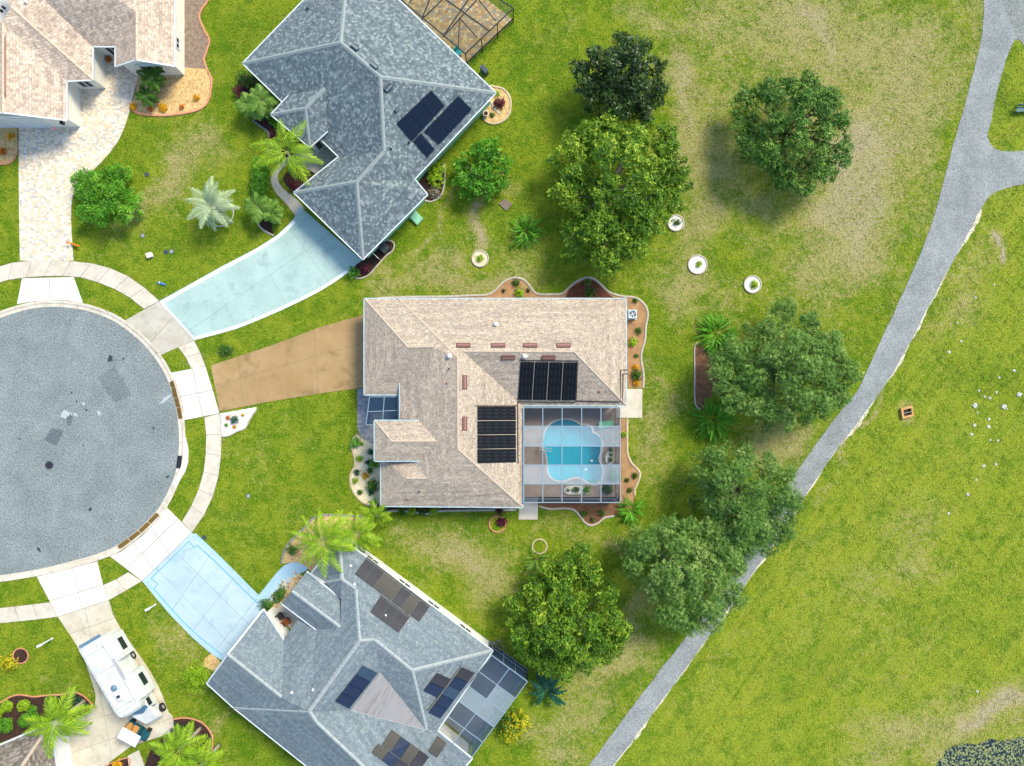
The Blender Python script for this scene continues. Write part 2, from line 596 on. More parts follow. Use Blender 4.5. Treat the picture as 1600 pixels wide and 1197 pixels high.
def pavers(name, tones, sx=0.24, mortar='#9b8d78', broad=None):
    """small square stone pavers of mixed tones (world metres)"""
    t = NT(name)
    p = t.map(t.pos(), (1, 1, 1), (0, 0, 0.02))
    sp = t.n('ShaderNodeSeparateXYZ')
    t.l(p, sp.inputs[0])
    v = t.math('DIVIDE', sp.outputs[1], sx)
    r = t.math('FLOOR', v)
    w1 = t.n('ShaderNodeTexWhiteNoise', noise_dimensions='1D')
    t.l(r, w1.inputs['W'])
    u = t.math('ADD', t.math('DIVIDE', sp.outputs[0], sx * 1.35), t.math('MULTIPLY', w1.outputs[0], 5.0))
    cb = t.n('ShaderNodeCombineXYZ')
    t.l(t.math('FLOOR', u), cb.inputs[0])
    t.l(r, cb.inputs[1])
    w2 = t.n('ShaderNodeTexWhiteNoise', noise_dimensions='2D')
    t.l(cb.outputs[0], w2.inputs['Vector'])
    n = len(tones)
    c = t.ramp(w2.outputs[0], [(i / n, hexc(q)) for i, q in enumerate(tones)], 'CONSTANT')
    ed = t.math('MINIMUM', t.math('PINGPONG', u, 0.5), t.math('PINGPONG', v, 0.5))
    c = t.mix(t.maprange(ed, 0.02, 0.1, 0.7, 0), c, hexc(mortar))
    c = t.mix(t.maprange(t.noise(t.pos(), 0.4, 4, 0.6), 0.4, 0.7, 0, 0.35), c, hexc(broad or tones[0]))
    t.bump(t.math('ADD', t.maprange(ed, 0.0, 0.1), t.math('MULTIPLY', w2.outputs[0], 0.3)), 0.4, 0.02)
    return t.fin(c, 0.85, 0, 0.25)


M['asphalt'] = asphalt('asphalt', '#707978', '#7e8786')
M['asphalt_path'] = asphalt('asphalt_path', '#797e7d', '#8b908f', 10)
M['asphalt_lane'] = asphalt('asphalt_lane', '#6f7472', '#80847f')
M['asphalt_patch'] = asphalt('asphalt_patch', '#636b6d', '#6e7678')
M['asphalt_dark'] = asphalt('asphalt_dark', '#566063', '#646d70')
M['walk'] = concrete('pale_concrete', '#b9b09e', '#cec7b8', '#7f7562', 0.45)
M['apron'] = concrete('white_concrete', '#cbc6bc', '#dad5cc', '#968d7c', 0.35)
M['apron_grey'] = concrete('grey_concrete', '#a59f90', '#c2bcae', '#77705f', 0.5)
M['kerb'] = concrete('kerb_concrete', '#b9ae99', '#d2cabb', '#6b6252', 0.55, 1.1)
M['tan_drive'] = concrete('tan_stained_concrete', '#93794f', '#ab9068', '#6f5938', 0.65, 0.25)
M['aqua_drive'] = concrete('aqua_painted_concrete', '#93aca6', '#a8bfb9', '#7b938d', 0.7, 0.35)
M['white_line'] = concrete('white_paint', '#d7dedd', '#e4ebea', '#a9b7b5', 0.3)
M['blue_drive'] = concrete('pale_blue_painted_concrete', '#9db1bc', '#aec2cc', '#819aa8', 0.6, 0.35)
M['blue_line'] = concrete('blue_paint', '#6a9fb8', '#78abc2', '#6392a8', 0.4)
M['blue_mid'] = concrete('mid_blue_paint', '#93b4c6', '#a2c0d0', '#829fb2', 0.5)
M['rv_drive'] = concrete('worn_concrete', '#b3aa95', '#cdc6b5', '#837a64', 0.55, 0.4)
M['joint'] = noisy('joint_dirt', '#6b6555', '#807a69', 8)
M['paver_a'] = pavers('cream_pavers', ['#d9cbb0', '#dfd5c0', '#cfb798', '#dbd1c0', '#c4b59d', '#cdbfa8', '#a9aaa8', '#e2dacb'], 0.19, '#b5a48a')
M['paver_b'] = pavers('tan_pavers', ['#a98f63', '#bfa473', '#a5834f', '#98927f', '#b79a6d', '#c6b48a', '#8a8371'], 0.24, '#7b6a4b')
M['paver_c'] = pavers('grey_pavers', ['#8c9095', '#9b9ea1', '#a5a19e', '#7f868d', '#8d8b8c'], 0.2, '#6a6d70')
M['mulch'] = noisy('brown_mulch', '#5b3f2c', '#7b5a42', 2.0, 0.95, 0.8, 26, var=0.7)
M['mulch_red'] = noisy('red_mulch', '#4a2a1e', '#6c4332', 2.0, 0.95, 0.8, 26, var=0.7)
M['mulch_dark'] = noisy('dark_mulch', '#2b1d17', '#45302a', 3.0, 0.95, 0.8, 26, var=0.7)
M['dirt'] = noisy('bare_sandy_soil', '#8b6a4a', '#a5825c', 1.2, 0.95, 0.5, 30, var=0.5)
M['gravel_tan'] = noisy('tan_pebbles', '#a88753', '#cdb07c', 3.0, 0.9, 1.0, 14, var=0.75)
M['gravel_grey'] = noisy('grey_brown_pebbles', '#6b5b4c', '#8c7b6c', 3.0, 0.9, 1.0, 14, var=0.7)
M['gravel_cream'] = noisy('cream_pebbles', '#c0b08a', '#ddd2b2', 2.0, 0.9, 0.9, 18, var=0.5)
M['gravel_white'] = noisy('white_pebbles', '#c6c2b8', '#dedad2', 3.0, 0.9, 0.9, 18, var=0.4)
M['edge_grey'] = noisy('grey_kerbing', '#9d9588', '#b5ada0', 3, 0.9, 0.3, 30)
M['edge_cream'] = noisy('cream_kerbing', '#a99678', '#c4b498', 3, 0.9, 0.3, 30)
M['edge_pink'] = noisy('terracotta_kerbing', '#b37658', '#cc9276', 3, 0.9, 0.3, 30)
M['edge_dark'] = noisy('weathered_grey_kerbing', '#6f7173', '#8c8d8c', 3, 0.9, 0.3, 30)


def strip_between(inner, outer, z0, z1):
    mb = MB()
    for i in range(len(inner) - 1):
        a, b, c, d_ = inner[i], inner[i + 1], outer[i + 1], outer[i]
        pts = [W(q[0], q[1], z1) for q in (a, b, c, d_)]
        mb.slab(pts, z0, z1)
    return mb


def clip_half(poly, p, q, side):
    out = []
    dx, dy = q[0] - p[0], q[1] - p[1]

    def s(a):
        return side * ((a[0] - p[0]) * dy - (a[1] - p[1]) * dx)
    n = len(poly)
    for i in range(n):
        a, b = poly[i], poly[(i + 1) % n]
        sa, sb = s(a), s(b)
        if sa >= 0:
            out.append(a)
        if (sa > 0 > sb) or (sa < 0 < sb):
            t = sa / (sa - sb)
            out.append((a[0] + (b[0] - a[0]) * t, a[1] + (b[1] - a[1]) * t))
    return out


def poly_area(p):
    return 0.5 * abs(sum(p[i][0] * p[(i + 1) % len(p)][1] - p[(i + 1) % len(p)][0] * p[i][1] for i in range(len(p))))


def paving(name, label, outline, cuts, mat, z=0.05, gap=0.35, nograss=True, piece='slab'):
    """a paved area: a joint bed, with each slab between the joints a child of its own"""
    bed = MB().slab(wp(offset_poly([(p[0], p[1]) for p in outline], 0.4), z), 0.002, z - 0.014).build(name, M['joint'])
    tag(bed, label, kind='structure')
    pieces = [list(map(tuple, outline))]
    for p, q in cuts:
        nxt = []
        for pc in pieces:
            for sd in (1, -1):
                c = clip_half(pc, p, q, sd)
                if len(c) >= 3 and poly_area(c) > 12:
                    nxt.append(c)
        pieces = nxt
    for pc in pieces:
        # drop doubled points, then open the joint
        cl = []
        for a in pc:
            if not cl or abs(a[0] - cl[-1][0]) + abs(a[1] - cl[-1][1]) > 0.6:
                cl.append(a)
        if len(cl) < 3:
            continue
        c = offset_poly(cl, gap)
        MB().slab(wp(c, z), 0.004, z + rng.uniform(-0.004, 0.004)).build(piece, mat, bed)
    if nograss:
        NOGRASS.append(outline)
    return bed


# ------------------------------------------------------------------ turning circle, kerb
road_edge = sm([(-60, 530), (-30, 510), (0, 497), (30, 487), (58, 481), (87, 479.5), (120, 482.5), (150, 490), (180, 503), (205, 521), (228, 542), (248, 568), (262, 594),
                (271, 620), (277, 650), (279.5, 680), (279, 705), (275, 735), (266, 760), (255, 782), (243, 800), (215, 828), (183, 852), (150, 866), (100, 880), (62, 889),
                (0, 899), (-60, 905)], 5)
road_poly = road_edge + [(-400, 900), (-400, 540)]
road = tag(MB().slab(wp(road_poly), 0.0, 0.006).build('road', M['asphalt']), 'grey asphalt turning circle of the cul-de-sac', kind='structure')
NOGRASS.append(road_poly)
re_w = resample([(p[0], p[1]) for p in road_edge], 8)


def kerb_profile(i, t):
    """point of the kerb at sample i and offset t pixels outward"""
    a = re_w[max(0, i - 1)]
    b = re_w[min(len(re_w) - 1, i + 1)]
    dr = (b - a).normalized()
    nrm = Vector((dr.y, -dr.x))
    return re_w[i] + nrm * t


kerb = MB()
prof = [(0.0, 0.002), (0.0, 0.02), (4.5, 0.035), (6.8, 0.11), (10.3, 0.12), (10.3, 0.0)]
kb = [kerb_profile(i, 5) for i in range(len(re_w))]
kbase = []
for i in range(len(re_w) - 1):
    p4 = [kerb_profile(i, 0.5), kerb_profile(i + 1, 0.5), kerb_profile(i + 1, 9.8), kerb_profile(i, 9.8)]
    kerb.slab([W(q.x, q.y) for q in p4], 0.001, 0.016)
kerb = tag(kerb.build('kerb', M['joint']), 'rolled concrete kerb round the turning circle', kind='structure')
seg = 6
for s0 in range(0, len(re_w) - 1, seg):
    s1 = min(len(re_w) - 1, s0 + seg)
    mb = MB()
    rings = []
    for i in range(s0, s1 + 1):
        ring = []
        for t, z in prof:
            q = kerb_profile(i, t)
            if i == s0 or i == s1:
                o = re_w[min(i + 1, len(re_w) - 1)] if i == s0 else re_w[i - 1]
                q = q + (o - re_w[i]).normalized() * 0.15
            ring.append(W(q.x, q.y, z))
        rings.append(ring)
    vs = [v for r in rings for v in r]
    n = len(prof)
    fs = []
    for i in range(len(rings) - 1):
        for k in range(n - 1):
            a = i * n + k
            fs.append((a, a + n, a + n + 1, a + 1))
    fs.append(tuple(range(n)))
    fs.append(tuple(range(len(vs) - 1, len(vs) - n - 1, -1)))
    mb.add(vs, fs).build('kerb_segment', M['kerb'], kerb)
kp = [kerb_profile(i, 0) for i in range(len(re_w))] + [kerb_profile(i, 10.3) for i in range(len(re_w) - 1, -1, -1)]
NOGRASS.append([(q.x, q.y) for q in kp])
# patches and iron in the asphalt
for nm, pts, m, z, lab in [('asphalt_patch', [(152, 589), (180, 573), (206, 617), (178, 629)], 'asphalt_patch', 0.010, 'large blue-grey repair patch in the turning circle'),
                           ('asphalt_patch', [(69, 687), (81, 668), (100, 673), (88, 697)], 'asphalt_dark', 0.010, 'small dark repair patch near the manhole cover')]:
    o = tag(MB().slab(wp(pts), 0.003, z).build(nm, M[m]), lab, kind='structure')
M['stain_white'] = noisy('dried_paint_stain', '#989ea0', '#a9aeae', 5, 0.9, 0.2, 12)
M['stain_dark'] = noisy('oil_stain', '#2b3236', '#3a4246', 5, 0.6, 0.2, 12)


def blob(cx, cy, rx, ry, n=16, j=0.3, rot=0.0, seed=0):
    r = random.Random(seed)
    out = []
    for k in range(n):
        a = 2 * math.pi * k / n
        f = 1 + r.uniform(-j, j)
        x, y = rx * f * math.cos(a), ry * f * math.sin(a)
        out.append((cx + x * math.cos(rot) - y * math.sin(rot), cy + x * math.sin(rot) + y * math.cos(rot)))
    return out


for i, (x, y, rx, ry, m) in enumerate([(103, 648, 8, 6, 'stain_white'), (131, 631, 3, 2, 'stain_white'), (118, 648, 4, 2, 'stain_white'), (258, 624, 3, 11, 'stain_white'), (155, 646, 4, 3, 'stain_white'),
                                       (109, 656, 8, 4, 'asphalt_dark'), (172, 560, 5, 4, 'stain_dark'), (193, 561, 3, 1.4, 'stain_dark'), (240, 669, 2, 2, 'stain_dark'),
                                       (262, 745, 2.5, 2, 'stain_dark'), (141, 796, 3, 2.5, 'stain_dark'), (112, 614, 1.4, 1.4, 'stain_dark'), (120, 627, 1.6, 1.4, 'stain_dark'),
                                       (61, 859, 5, 2, 'stain_dark'), (130, 696, 1.4, 1.2, 'stain_dark'), (31, 686, 1.4, 1.2, 'stain_dark'), (135, 641, 1.5, 2, 'stain_dark')]):
    MB().slab(wp(blob(x, y, rx, ry, 14, 0.35, 0.3 * i, i)), 0.004, 0.008 + 0.0006 * i).build('stain', M[m], road)
M['iron'] = noisy('cast_iron', '#2f3038', '#3d3e46', 8, 0.6, 0.4, 40, 0.5)
man = empty('manhole_cover', W(77, 727))
tag(man, 'round dark iron manhole cover in the asphalt circle', 'manhole cover')
mw = W(77, 727)
MB().lathe((mw.x, mw.y, 0), [(0.46, 0.0), (0.46, 0.018), (0.36, 0.02), (0.36, 0.0)], 28).build('frame', M['asphalt_dark'], man)
mb = MB().lathe((mw.x, mw.y, 0), [(0.35, 0.0), (0.35, 0.026), (0.3, 0.03)], 28)
mb.build('cover', M['iron'], man)
# storm drain inlet in the kerb
dr_ = empty('storm_drain', W(284, 722))
tag(dr_, 'storm drain inlet with black grate in the kerb beside the grass strip', 'storm drain')
MB().slab(wp([(287, 683), (291, 684), (295, 703), (294.5, 722), (290, 737), (275, 762), (271, 757), (281, 737), (288, 715)]), 0.0, 0.135).build('inlet_slab', M['apron'], dr_)
for k in range(6):
    a = 713 + k * 3.1
    MB().slab(wp([(277.5 - k * 0.45, a), (284.2 - k * 0.35, a + 0.5), (284 - k * 0.35, a + 2.3), (277.3 - k * 0.45, a + 1.8)], 0.13), 0.04, 0.132).build('grate_bar', M['iron'], dr_)
MB().slab(wp([(277.7, 712), (284.6, 712.7), (282.3, 732), (275.2, 731)], 0.122), 0.03, 0.122).build('opening', plain('black_void', '#0c0c0d', 0.9), dr_)

# ------------------------------------------------------------------ sidewalk ring
W_OUT = sm([(-40, 430), (0, 415.5), (32, 408), (75, 407), (115, 408), (130, 409), (160, 415), (190, 426), (215, 441), (233, 456), (249, 470)], 5)
W_IN = sm([(-40, 456), (0, 441), (18, 436.5), (34, 434), (75, 431.5), (115, 432), (140, 437), (170, 448), (195, 460), (213, 473), (225, 483)], 5)


def walk(name, label, outer, inner, step, mat, z=0.06):
    o = resample(outer, step)
    n = len(o)
    ii = resample(inner, 1.0)
    idx = [round(k * (len(ii) - 1) / (n - 1)) for k in range(n)]
    ii = [ii[k] for k in idx]
    bed = MB()
    for k in range(n - 1):
        bed.slab(wp([o[k], o[k + 1], ii[k + 1], ii[k]], z), 0.002, z - 0.014)
    bed = tag(bed.build(name, M['joint']), label, kind='structure')
    for k in range(n - 1):
        c = offset_poly([o[k], o[k + 1], ii[k + 1], ii[k]], 0.3)
        MB().slab(wp(c, z), 0.004, z + rng.uniform(-0.004, 0.004)).build('slab', mat, bed)
    NOGRASS.append([(p[0], p[1]) for p in o] + [(p[0], p[1]) for p in ii[::-1]])
    return bed


walk('sidewalk', 'pale concrete sidewalk curving past the paver driveway', W_OUT, W_IN, 30, M['walk'])
walk('sidewalk', 'short sidewalk between the aqua and the tan driveway', sm([(303, 532), (313, 551), (321, 572)], 4), sm([(278, 542.5), (290, 558), (299, 577)], 4), 24, M['walk'])
walk('sidewalk', 'sidewalk curving from the tan to the blue driveway',
     sm([(343, 646), (346, 668), (346, 695), (343, 735), (333, 775), (320, 803), (300, 832)], 5), sm([(319, 652), (322, 680), (321.5, 705), (318, 737), (310, 765), (298, 792), (284, 815)], 5), 34, M['walk'])
walk('sidewalk', 'short sidewalk between the blue driveway and the motorhome driveway', sm([(222, 908), (200, 921), (170, 938)], 4), sm([(200, 894), (182, 905), (161, 914)], 4), 26, M['walk'])
walk('sidewalk', 'sidewalk running out of frame beside the motorhome driveway', sm([(90, 964), (50, 969), (0, 974), (-60, 980)], 4), sm([(78, 941), (45, 945), (0, 950), (-60, 956)], 4), 30, M['walk'])

# driveway aprons
paving('driveway_apron', 'white concrete apron of the paver driveway', [(34, 434.5), (115, 432.5), (130, 474), (105, 469.8), (87, 469), (55, 470.8), (26, 475.5)], [((76, 400), (79, 500))], M['apron'], 0.055)
paving('driveway_apron', 'stained grey concrete apron of the aqua driveway', [(194, 501), (249, 470), (303, 532), (247, 557), (236, 536), (212, 513.5)], [((276, 490), (225, 545))], M['apron_grey'], 0.055)
paving('driveway_apron', 'white concrete apron of the tan driveway', [(267, 582), (321, 572), (332, 608), (343, 646), (287.5, 657), (286, 640), (281, 617), (274, 596)], [((270, 622), (340, 608)), ((299, 570), (319, 660))], M['apron'], 0.055)
paving('driveway_apron', 'white concrete apron of the blue driveway', [(258, 790), (300, 832), (222, 908), (171, 869), (190, 861), (222, 837), (250, 808)],
       [((230, 815), (262, 862)), ((206, 845), (240, 890)), ((300, 790), (180, 905))], M['apron'], 0.055)
paving('driveway_apron', 'white concrete apron of the motorhome driveway', [(57, 901), (152, 877), (161, 914), (170, 938), (90, 964), (78, 941)], [((60, 944), (180, 908)), ((110, 870), (132, 970))], M['apron'], 0.055)
# driveways
paving('driveway', 'cream stone paver driveway leading to the cream house', sm([(31, 407.5), (29.5, 330), (29, 240), (29, 195)], 4) + [(29, 170), (100, 170), (100, 105), (140, 105), (140, 55), (195, 55), (215, 90), (215, 124)] +
       sm([(208, 150), (203, 172), (190, 210), (172, 238), (150, 262), (130, 280), (116, 300), (111, 330), (113, 380), (115, 407.5)], 4), [], M['paver_a'], 0.05, 0.2)
BW = [(249, 470), (300, 442), (350, 414), (400, 388), (432, 368), (448, 353), (459, 341)]
paving('driveway', 'aqua painted concrete driveway of the green-walled house', BW + [(468, 322), (566, 407), (557, 413), (548, 424), (500, 455), (440, 485), (370, 514), (303, 532)],
       [((290, 520), (480, 390)), ((325, 420), (372, 520)), ((395, 380), (455, 490)), ((440, 340), (520, 450))], M['aqua_drive'], 0.05, 0.15)


def ribbon(pts, w, z, mat, name, parent, th=0.003):
    P = [Vector((p[0], p[1])) for p in pts]
    mb = MB()
    L, R_ = [], []
    for i, p in enumerate(P):
        d_ = (P[min(i + 1, len(P) - 1)] - P[max(i - 1, 0)]).normalized()
        n_ = Vector((-d_.y, d_.x)) * w / 2
        L.append(p + n_)
        R_.append(p - n_)
    mb.slab(wp(L + R_[::-1], z), z - 0.03, z + th)
    return mb.build(name, mat, parent)


bd = [o for o in col.objects if o.name.startswith('driveway') and o.get('label', '').startswith('aqua')][0]
ribbon(sm([(252, 473), (300, 446.5), (350, 418.5), (400, 392), (432, 371.5), (450, 356), (460, 346)], 3), 5, 0.056, M['white_line'], 'painted_border', bd)
ribbon(sm([(307, 528), (370, 510.5), (440, 481.5), (500, 452), (545, 422.5)], 3), 5, 0.056, M['white_line'], 'painted_border', bd)
ribbon([(251, 471), (305, 531)], 3, 0.0575, M['white_line'], 'painted_border', bd)
paving('walkway', 'pale grey concrete walkway round the palm bed', sm([(462, 338), (448, 320), (430, 300), (423, 283), (427, 268), (440, 252), (452, 243)], 4) + sm([(462, 250), (447, 258), (436, 270), (435, 283), (444, 296), (462, 310), (477, 326)], 4),
       [], M['apron_grey'], 0.048, 0.2)
paving('driveway', 'tan stained concrete driveway of the central house', [(329, 571), (420, 541), (500, 511), (580, 488), (590, 488), (590, 604), (566, 606), (500, 615), (420, 628), (343, 643)],
       [((368, 540), (384, 660)), ((490, 500), (500, 640)), ((325, 605), (600, 527))], M['tan_drive'], 0.05, 0.2)
paving('driveway', 'pale blue painted concrete driveway of the grey-roofed house', [(300, 832), (332, 862), (372, 901), (418, 947), (350, 1034), (330, 1022), (300, 996), (265, 960), (246, 938), (222, 908)],
       [((322, 876), (268, 955)), ((360, 910), (304, 982)), ((394, 945), (342, 1010)), ((262, 907), (355, 1002)), ((280, 868), (375, 962))], M['blue_drive'], 0.05, 0.22)
bd = [o for o in col.objects if o.name.startswith('driveway') and o.get('label', '').startswith('pale blue')][0]
ribbon(sm([(307, 851), (340, 881), (372, 913), (403, 943)], 3), 2.2, 0.056, M['blue_line'], 'painted_border', bd)
ribbon(sm([(240, 920), (262, 945), (300, 985), (340, 1018), (348, 1024)], 3), 2.2, 0.056, M['blue_line'], 'painted_border', bd)
ribbon([(295, 846), (236, 904)], 1.8, 0.056, M['blue_line'], 'painted_border', bd)
ribbon([(295, 846), (304, 856), (309, 851)], 1.8, 0.058, M['blue_line'], 'painted_border', bd)
ribbon([(236, 904), (246, 912), (241, 920)], 1.8, 0.058, M['blue_line'], 'painted_border', bd)
ribbon(sm([(303, 835), (335, 865), (374, 904), (412, 942)], 3), 6, 0.054, M['blue_mid'], 'painted_border', bd)
ribbon(sm([(229, 907), (252, 938), (270, 959), (302, 990), (345, 1028)], 3), 6, 0.054, M['blue_mid'], 'painted_border', bd)
paving('walkway', 'blue painted walkway curving to the front door', [(404, 930), (408, 940), (420, 948), (432, 938), (447, 918), (458, 902)] + [(476, 893), (482, 888), (468, 879), (455, 878), (443, 884), (432, 895)],
       [], M['blue_mid'], 0.048, 0.2)
paving('driveway', 'worn concrete driveway under the motorhome', [(90, 964), (170, 938)] + sm([(176, 958), (186, 978), (205, 1006), (226, 1036), (242, 1062), (255, 1090), (263, 1112), (270, 1120), (272, 1140)], 3) +
       [(266, 1146), (205, 1166), (170, 1192), (160, 1230), (80, 1230), (84, 1150), (120, 1120), (138, 1112)] + sm([(148, 1100), (149, 1085), (143, 1065), (133, 1035), (122, 1013), (105, 986)], 3),
       [((98, 995), (200, 958)), ((131, 940), (178, 1200)), ((110, 1075), (260, 1050)), ((118, 1130), (270, 1092)), ((130, 1170), (280, 1118))], M['rv_drive'], 0.05, 0.25)
paving('walkway', 'short concrete walk below the golf cart', [(199, 1181), (217, 1172), (226, 1197), (232, 1230), (205, 1230)], [], M['rv_drive'], 0.045, 0.2)

# ------------------------------------------------------------------ paths on the right
pl = sm([(1537, -40), (1537, 0), (1533, 60), (1516, 130), (1498, 195), (1484, 245), (1463, 325), (1440, 390), (1405, 470), (1370, 545), (1340, 608), (1300, 660), (1255, 722), (1200, 803), (1143, 905), (1080, 985), (1020, 1062), (960, 1142), (925, 1190), (880, 1250)], 4)
pr = sm([(1568, -40), (1568, 0), (1577, 28), (1590, 58), (1585, 64), (1577, 80), (1567, 110), (1556, 150), (1546, 200), (1543, 212), (1549, 227), (1560, 235), (1600, 236), (1660, 236)], 4)
pr2 = sm([(1660, 284), (1600, 288), (1572, 294), (1548, 305), (1533, 326), (1505, 380), (1470, 442), (1430, 520), (1395, 582), (1340, 660), (1300, 712), (1260, 772), (1205, 856), (1165, 912), (1110, 990), (1060, 1060), (1010, 1127), (960, 1195), (920, 1255)], 4)
path_poly = pl + pr2[::-1] + pr[::-1]
r2 = random.Random(3)
pj = [(p[0] + r2.uniform(-.8, .8), p[1] + r2.uniform(-.8, .8)) for p in path_poly]
tag(MB().slab(wp(pj), 0.0, 0.03).build('path', M['asphalt_path']), 'pale grey asphalt path winding past the oak trees', kind='structure')
NOGRASS.append(path_poly)
sh = [(p[0] - 3, p[1] - 3) for p in resample([q for q in pr2 if q[1] > 322], 7)]
M['limerock'] = noisy('pale_limerock', '#cdc6b4', '#b5aa8e', 1.5, 0.95, 0.6, 14, var=0.5)
edge2 = [(p[0] + w_, p[1] + w_ * .6) for w_, p in ((.7 * abs(1.8 + 3.2 * math.sin(i * .37) + 2.5 * math.sin(i * .13 + 1)) * r2.uniform(.5, 1.2), p) for i, p in enumerate(resample([q for q in pr2 if q[1] > 322], 7)))]
tag(MB().slab(wp(sh + edge2[::-1]), 0.0, 0.012).build('path_shoulder', M['limerock']), 'thin pale limerock edge along the path', kind='structure')
lane = sm([(1566, -40), (1567, 0), (1576, 28), (1588, 58), (1594, 64), (1604, 78), (1640, 130)], 4) + [(1700, 130), (1700, -40)]
tag(MB().slab(wp(lane), 0.0, 0.034).build('lane', M['asphalt_lane']), 'blue-grey asphalt lane crossing the path at the corner', kind='structure')
NOGRASS.append(lane)

paving('entry_walk', 'concrete entry floor between porch and garage of the mint-walled house', [(455, 245), (505, 200), (545, 245), (500, 275), (476, 262)], [], M['apron_grey'], 0.04, 0.2)
paving('entry_walk', 'pale tiled entry floor between porch and garage of the grey-roofed house', [(424, 946), (442, 940), (490, 960), (470, 985), (455, 985)], [((440, 965), (470, 945))], M['walk'], 0.04, 0.2)
# ------------------------------------------------------------------ houses
M['roof_tan'] = shingle('tan_shingles', ['#a59785', '#ab9d8a', '#9e9081', '#b1a18e', '#a79987', '#9c8e80'], 0.75, '#9c8e80', 0.19, 0.34, 0.25, 6.5)
M['roof_blue'] = shingle('blue_grey_shingles', ['#5d696d', '#687478', '#525f64', '#758083', '#616d71', '#848d8d', '#586468'], 0.55, '#606d72', 0.22, 0.2, 0.6, 12.0)
M['roof_grey'] = shingle('slate_grey_shingles', ['#6c777b', '#737e81', '#66727a', '#7b8587', '#6f7a7e'], 0.55, '#67737a', 0.2, 0.22, 0.55, 10.0)
M['roof_cream'] = shingle('peach_shingles', ['#b3a08d', '#bda995', '#a89786', '#c5b3a0', '#b7a593', '#a19183'], 0.6, '#b09e8c', 0.24, 0.26, 0.5, 7.0)
M['roof_brown'] = shingle('brown_grey_shingles', ['#6c6459', '#7c7367', '#5f584f', '#8a8175', '#746b5f'], 0.6, '#6c6459')
M['cap_tan'] = noisy('tan_ridge_caps', '#a59685', '#b09f8c', 8, 0.9, 0.4, 20, var=0.5)
M['cap_blue'] = noisy('pale_blue_grey_ridge_caps', '#7a8483', '#8d9594', 8, 0.9, 0.4, 20, var=0.5)
M['cap_grey'] = noisy('pale_grey_ridge_caps', '#878f8f', '#989f9e', 8, 0.9, 0.4, 20, var=0.5)
M['cap_cream'] = noisy('cream_ridge_caps', '#b9a18a', '#c7b09a', 8, 0.9, 0.4, 20, var=0.5)
M['gutter'] = noisy('white_gutter', '#b9c2c2', '#cfd6d5', 2, 0.45, 0.05, 20, 0, 0.5, 0.15)
M['gutter_blue'] = noisy('pale_blue_gutter', '#8ea6ad', '#a8bec3', 2, 0.45, 0.05, 20, 0, 0.5, 0.15)
M['wall_white'] = noisy('white_render', '#cfcfc9', '#dbdad4', 1.5, 0.9, 0.2, 40, var=0.15)
M['wall_cream'] = noisy('cream_render', '#d3cfc0', '#dfdbcd', 1.5, 0.9, 0.2, 40, var=0.15)
M['wall_green'] = noisy('mint_green_render', '#7fb897', '#91c6a7', 1.5, 0.9, 0.2, 40, var=0.15)
M['wall_tan'] = noisy('tan_render', '#b5a48b', '#c2b299', 1.5, 0.9, 0.2, 40, var=0.15)
M['frame_white'] = plain('white_window_frame', '#d5d8d8', 0.5)
M['door_white'] = plain('white_door', '#c9cbc8', 0.55)
M['dark_glass'] = plain('dark_window_glass', '#20272d', 0.08, 0, 0.8)
M['vent_brown'] = plain('brown_metal_vent', '#6d4b45', 0.5, 0.2)
M['vent_blue'] = plain('slate_metal_vent', '#374853', 0.5, 0.2)
M['vent_white'] = plain('white_vent', '#dcdcd8', 0.5)
M['pipe_black'] = plain('black_pipe', '#1c1a19', 0.6)
M['pipe_brown'] = plain('brown_pipe', '#4a3c32', 0.6)
M['pipe_pink'] = plain('pinkish_pipe_boot', '#a4776a', 0.7)
M['slat_brown'] = plain('brown_door_base', '#6a5238', 0.7)


def solar_mat(name, base, line, sx, sy, rough=0.25, lw=0.04, col2=None):
    t = NT(name)
    uv = t.n('ShaderNodeUVMap').outputs[0]
    sp = t.n('ShaderNodeSeparateXYZ')
    t.l(uv, sp.inputs[0])
    fu = t.math('PINGPONG', t.math('DIVIDE', sp.outputs[0], sx), 0.5)
    fv = t.math('PINGPONG', t.math('DIVIDE', sp.outputs[1], sy), 0.5)
    e = t.maprange(t.math('MINIMUM', fu, fv), lw * 0.6, lw, 1.0, 0.0)
    nz = t.noise(t.pos(), 3.0, 4, 0.6)
    c = t.mix(t.maprange(nz, 0.35, 0.7), hexc(base), hexc(col2 or base))
    c = t.mix(t.math('MULTIPLY', e, 0.55), c, hexc(line))
    return t.fin(c, rough, 0, 0.2)


M['solar_navy'] = solar_mat('navy_solar_cells', '#0a1424', '#243648', 0.16, 0.16, 0.3, 0.05, '#0d1a2e')
M['solar_plum'] = solar_mat('dark_plum_collector', '#2b2b33', '#3a3a40', 0.12, 5.0, 0.6, 0.2, '#302e31')
M['solar_tan'] = solar_mat('sun_bleached_collector', '#4b4943', '#413f3a', 0.12, 5.0, 0.7, 0.2, '#504c44')
M['solar_dusk'] = solar_mat('dark_blue_collector', '#182338', '#26334a', 0.12, 5.0, 0.5, 0.2, '#1a2844')
M['solar_steel'] = solar_mat('steel_blue_collector', '#2b3c4e', '#354758', 0.12, 5.0, 0.5, 0.2, '#304356')
M['solar_black'] = solar_mat('black_pool_heating_mat', '#070b12', '#10151c', 0.07, 5.0, 0.8, 0.25, '#080c13')
M['clip_grey'] = plain('grey_clip', '#8b8f92', 0.5)


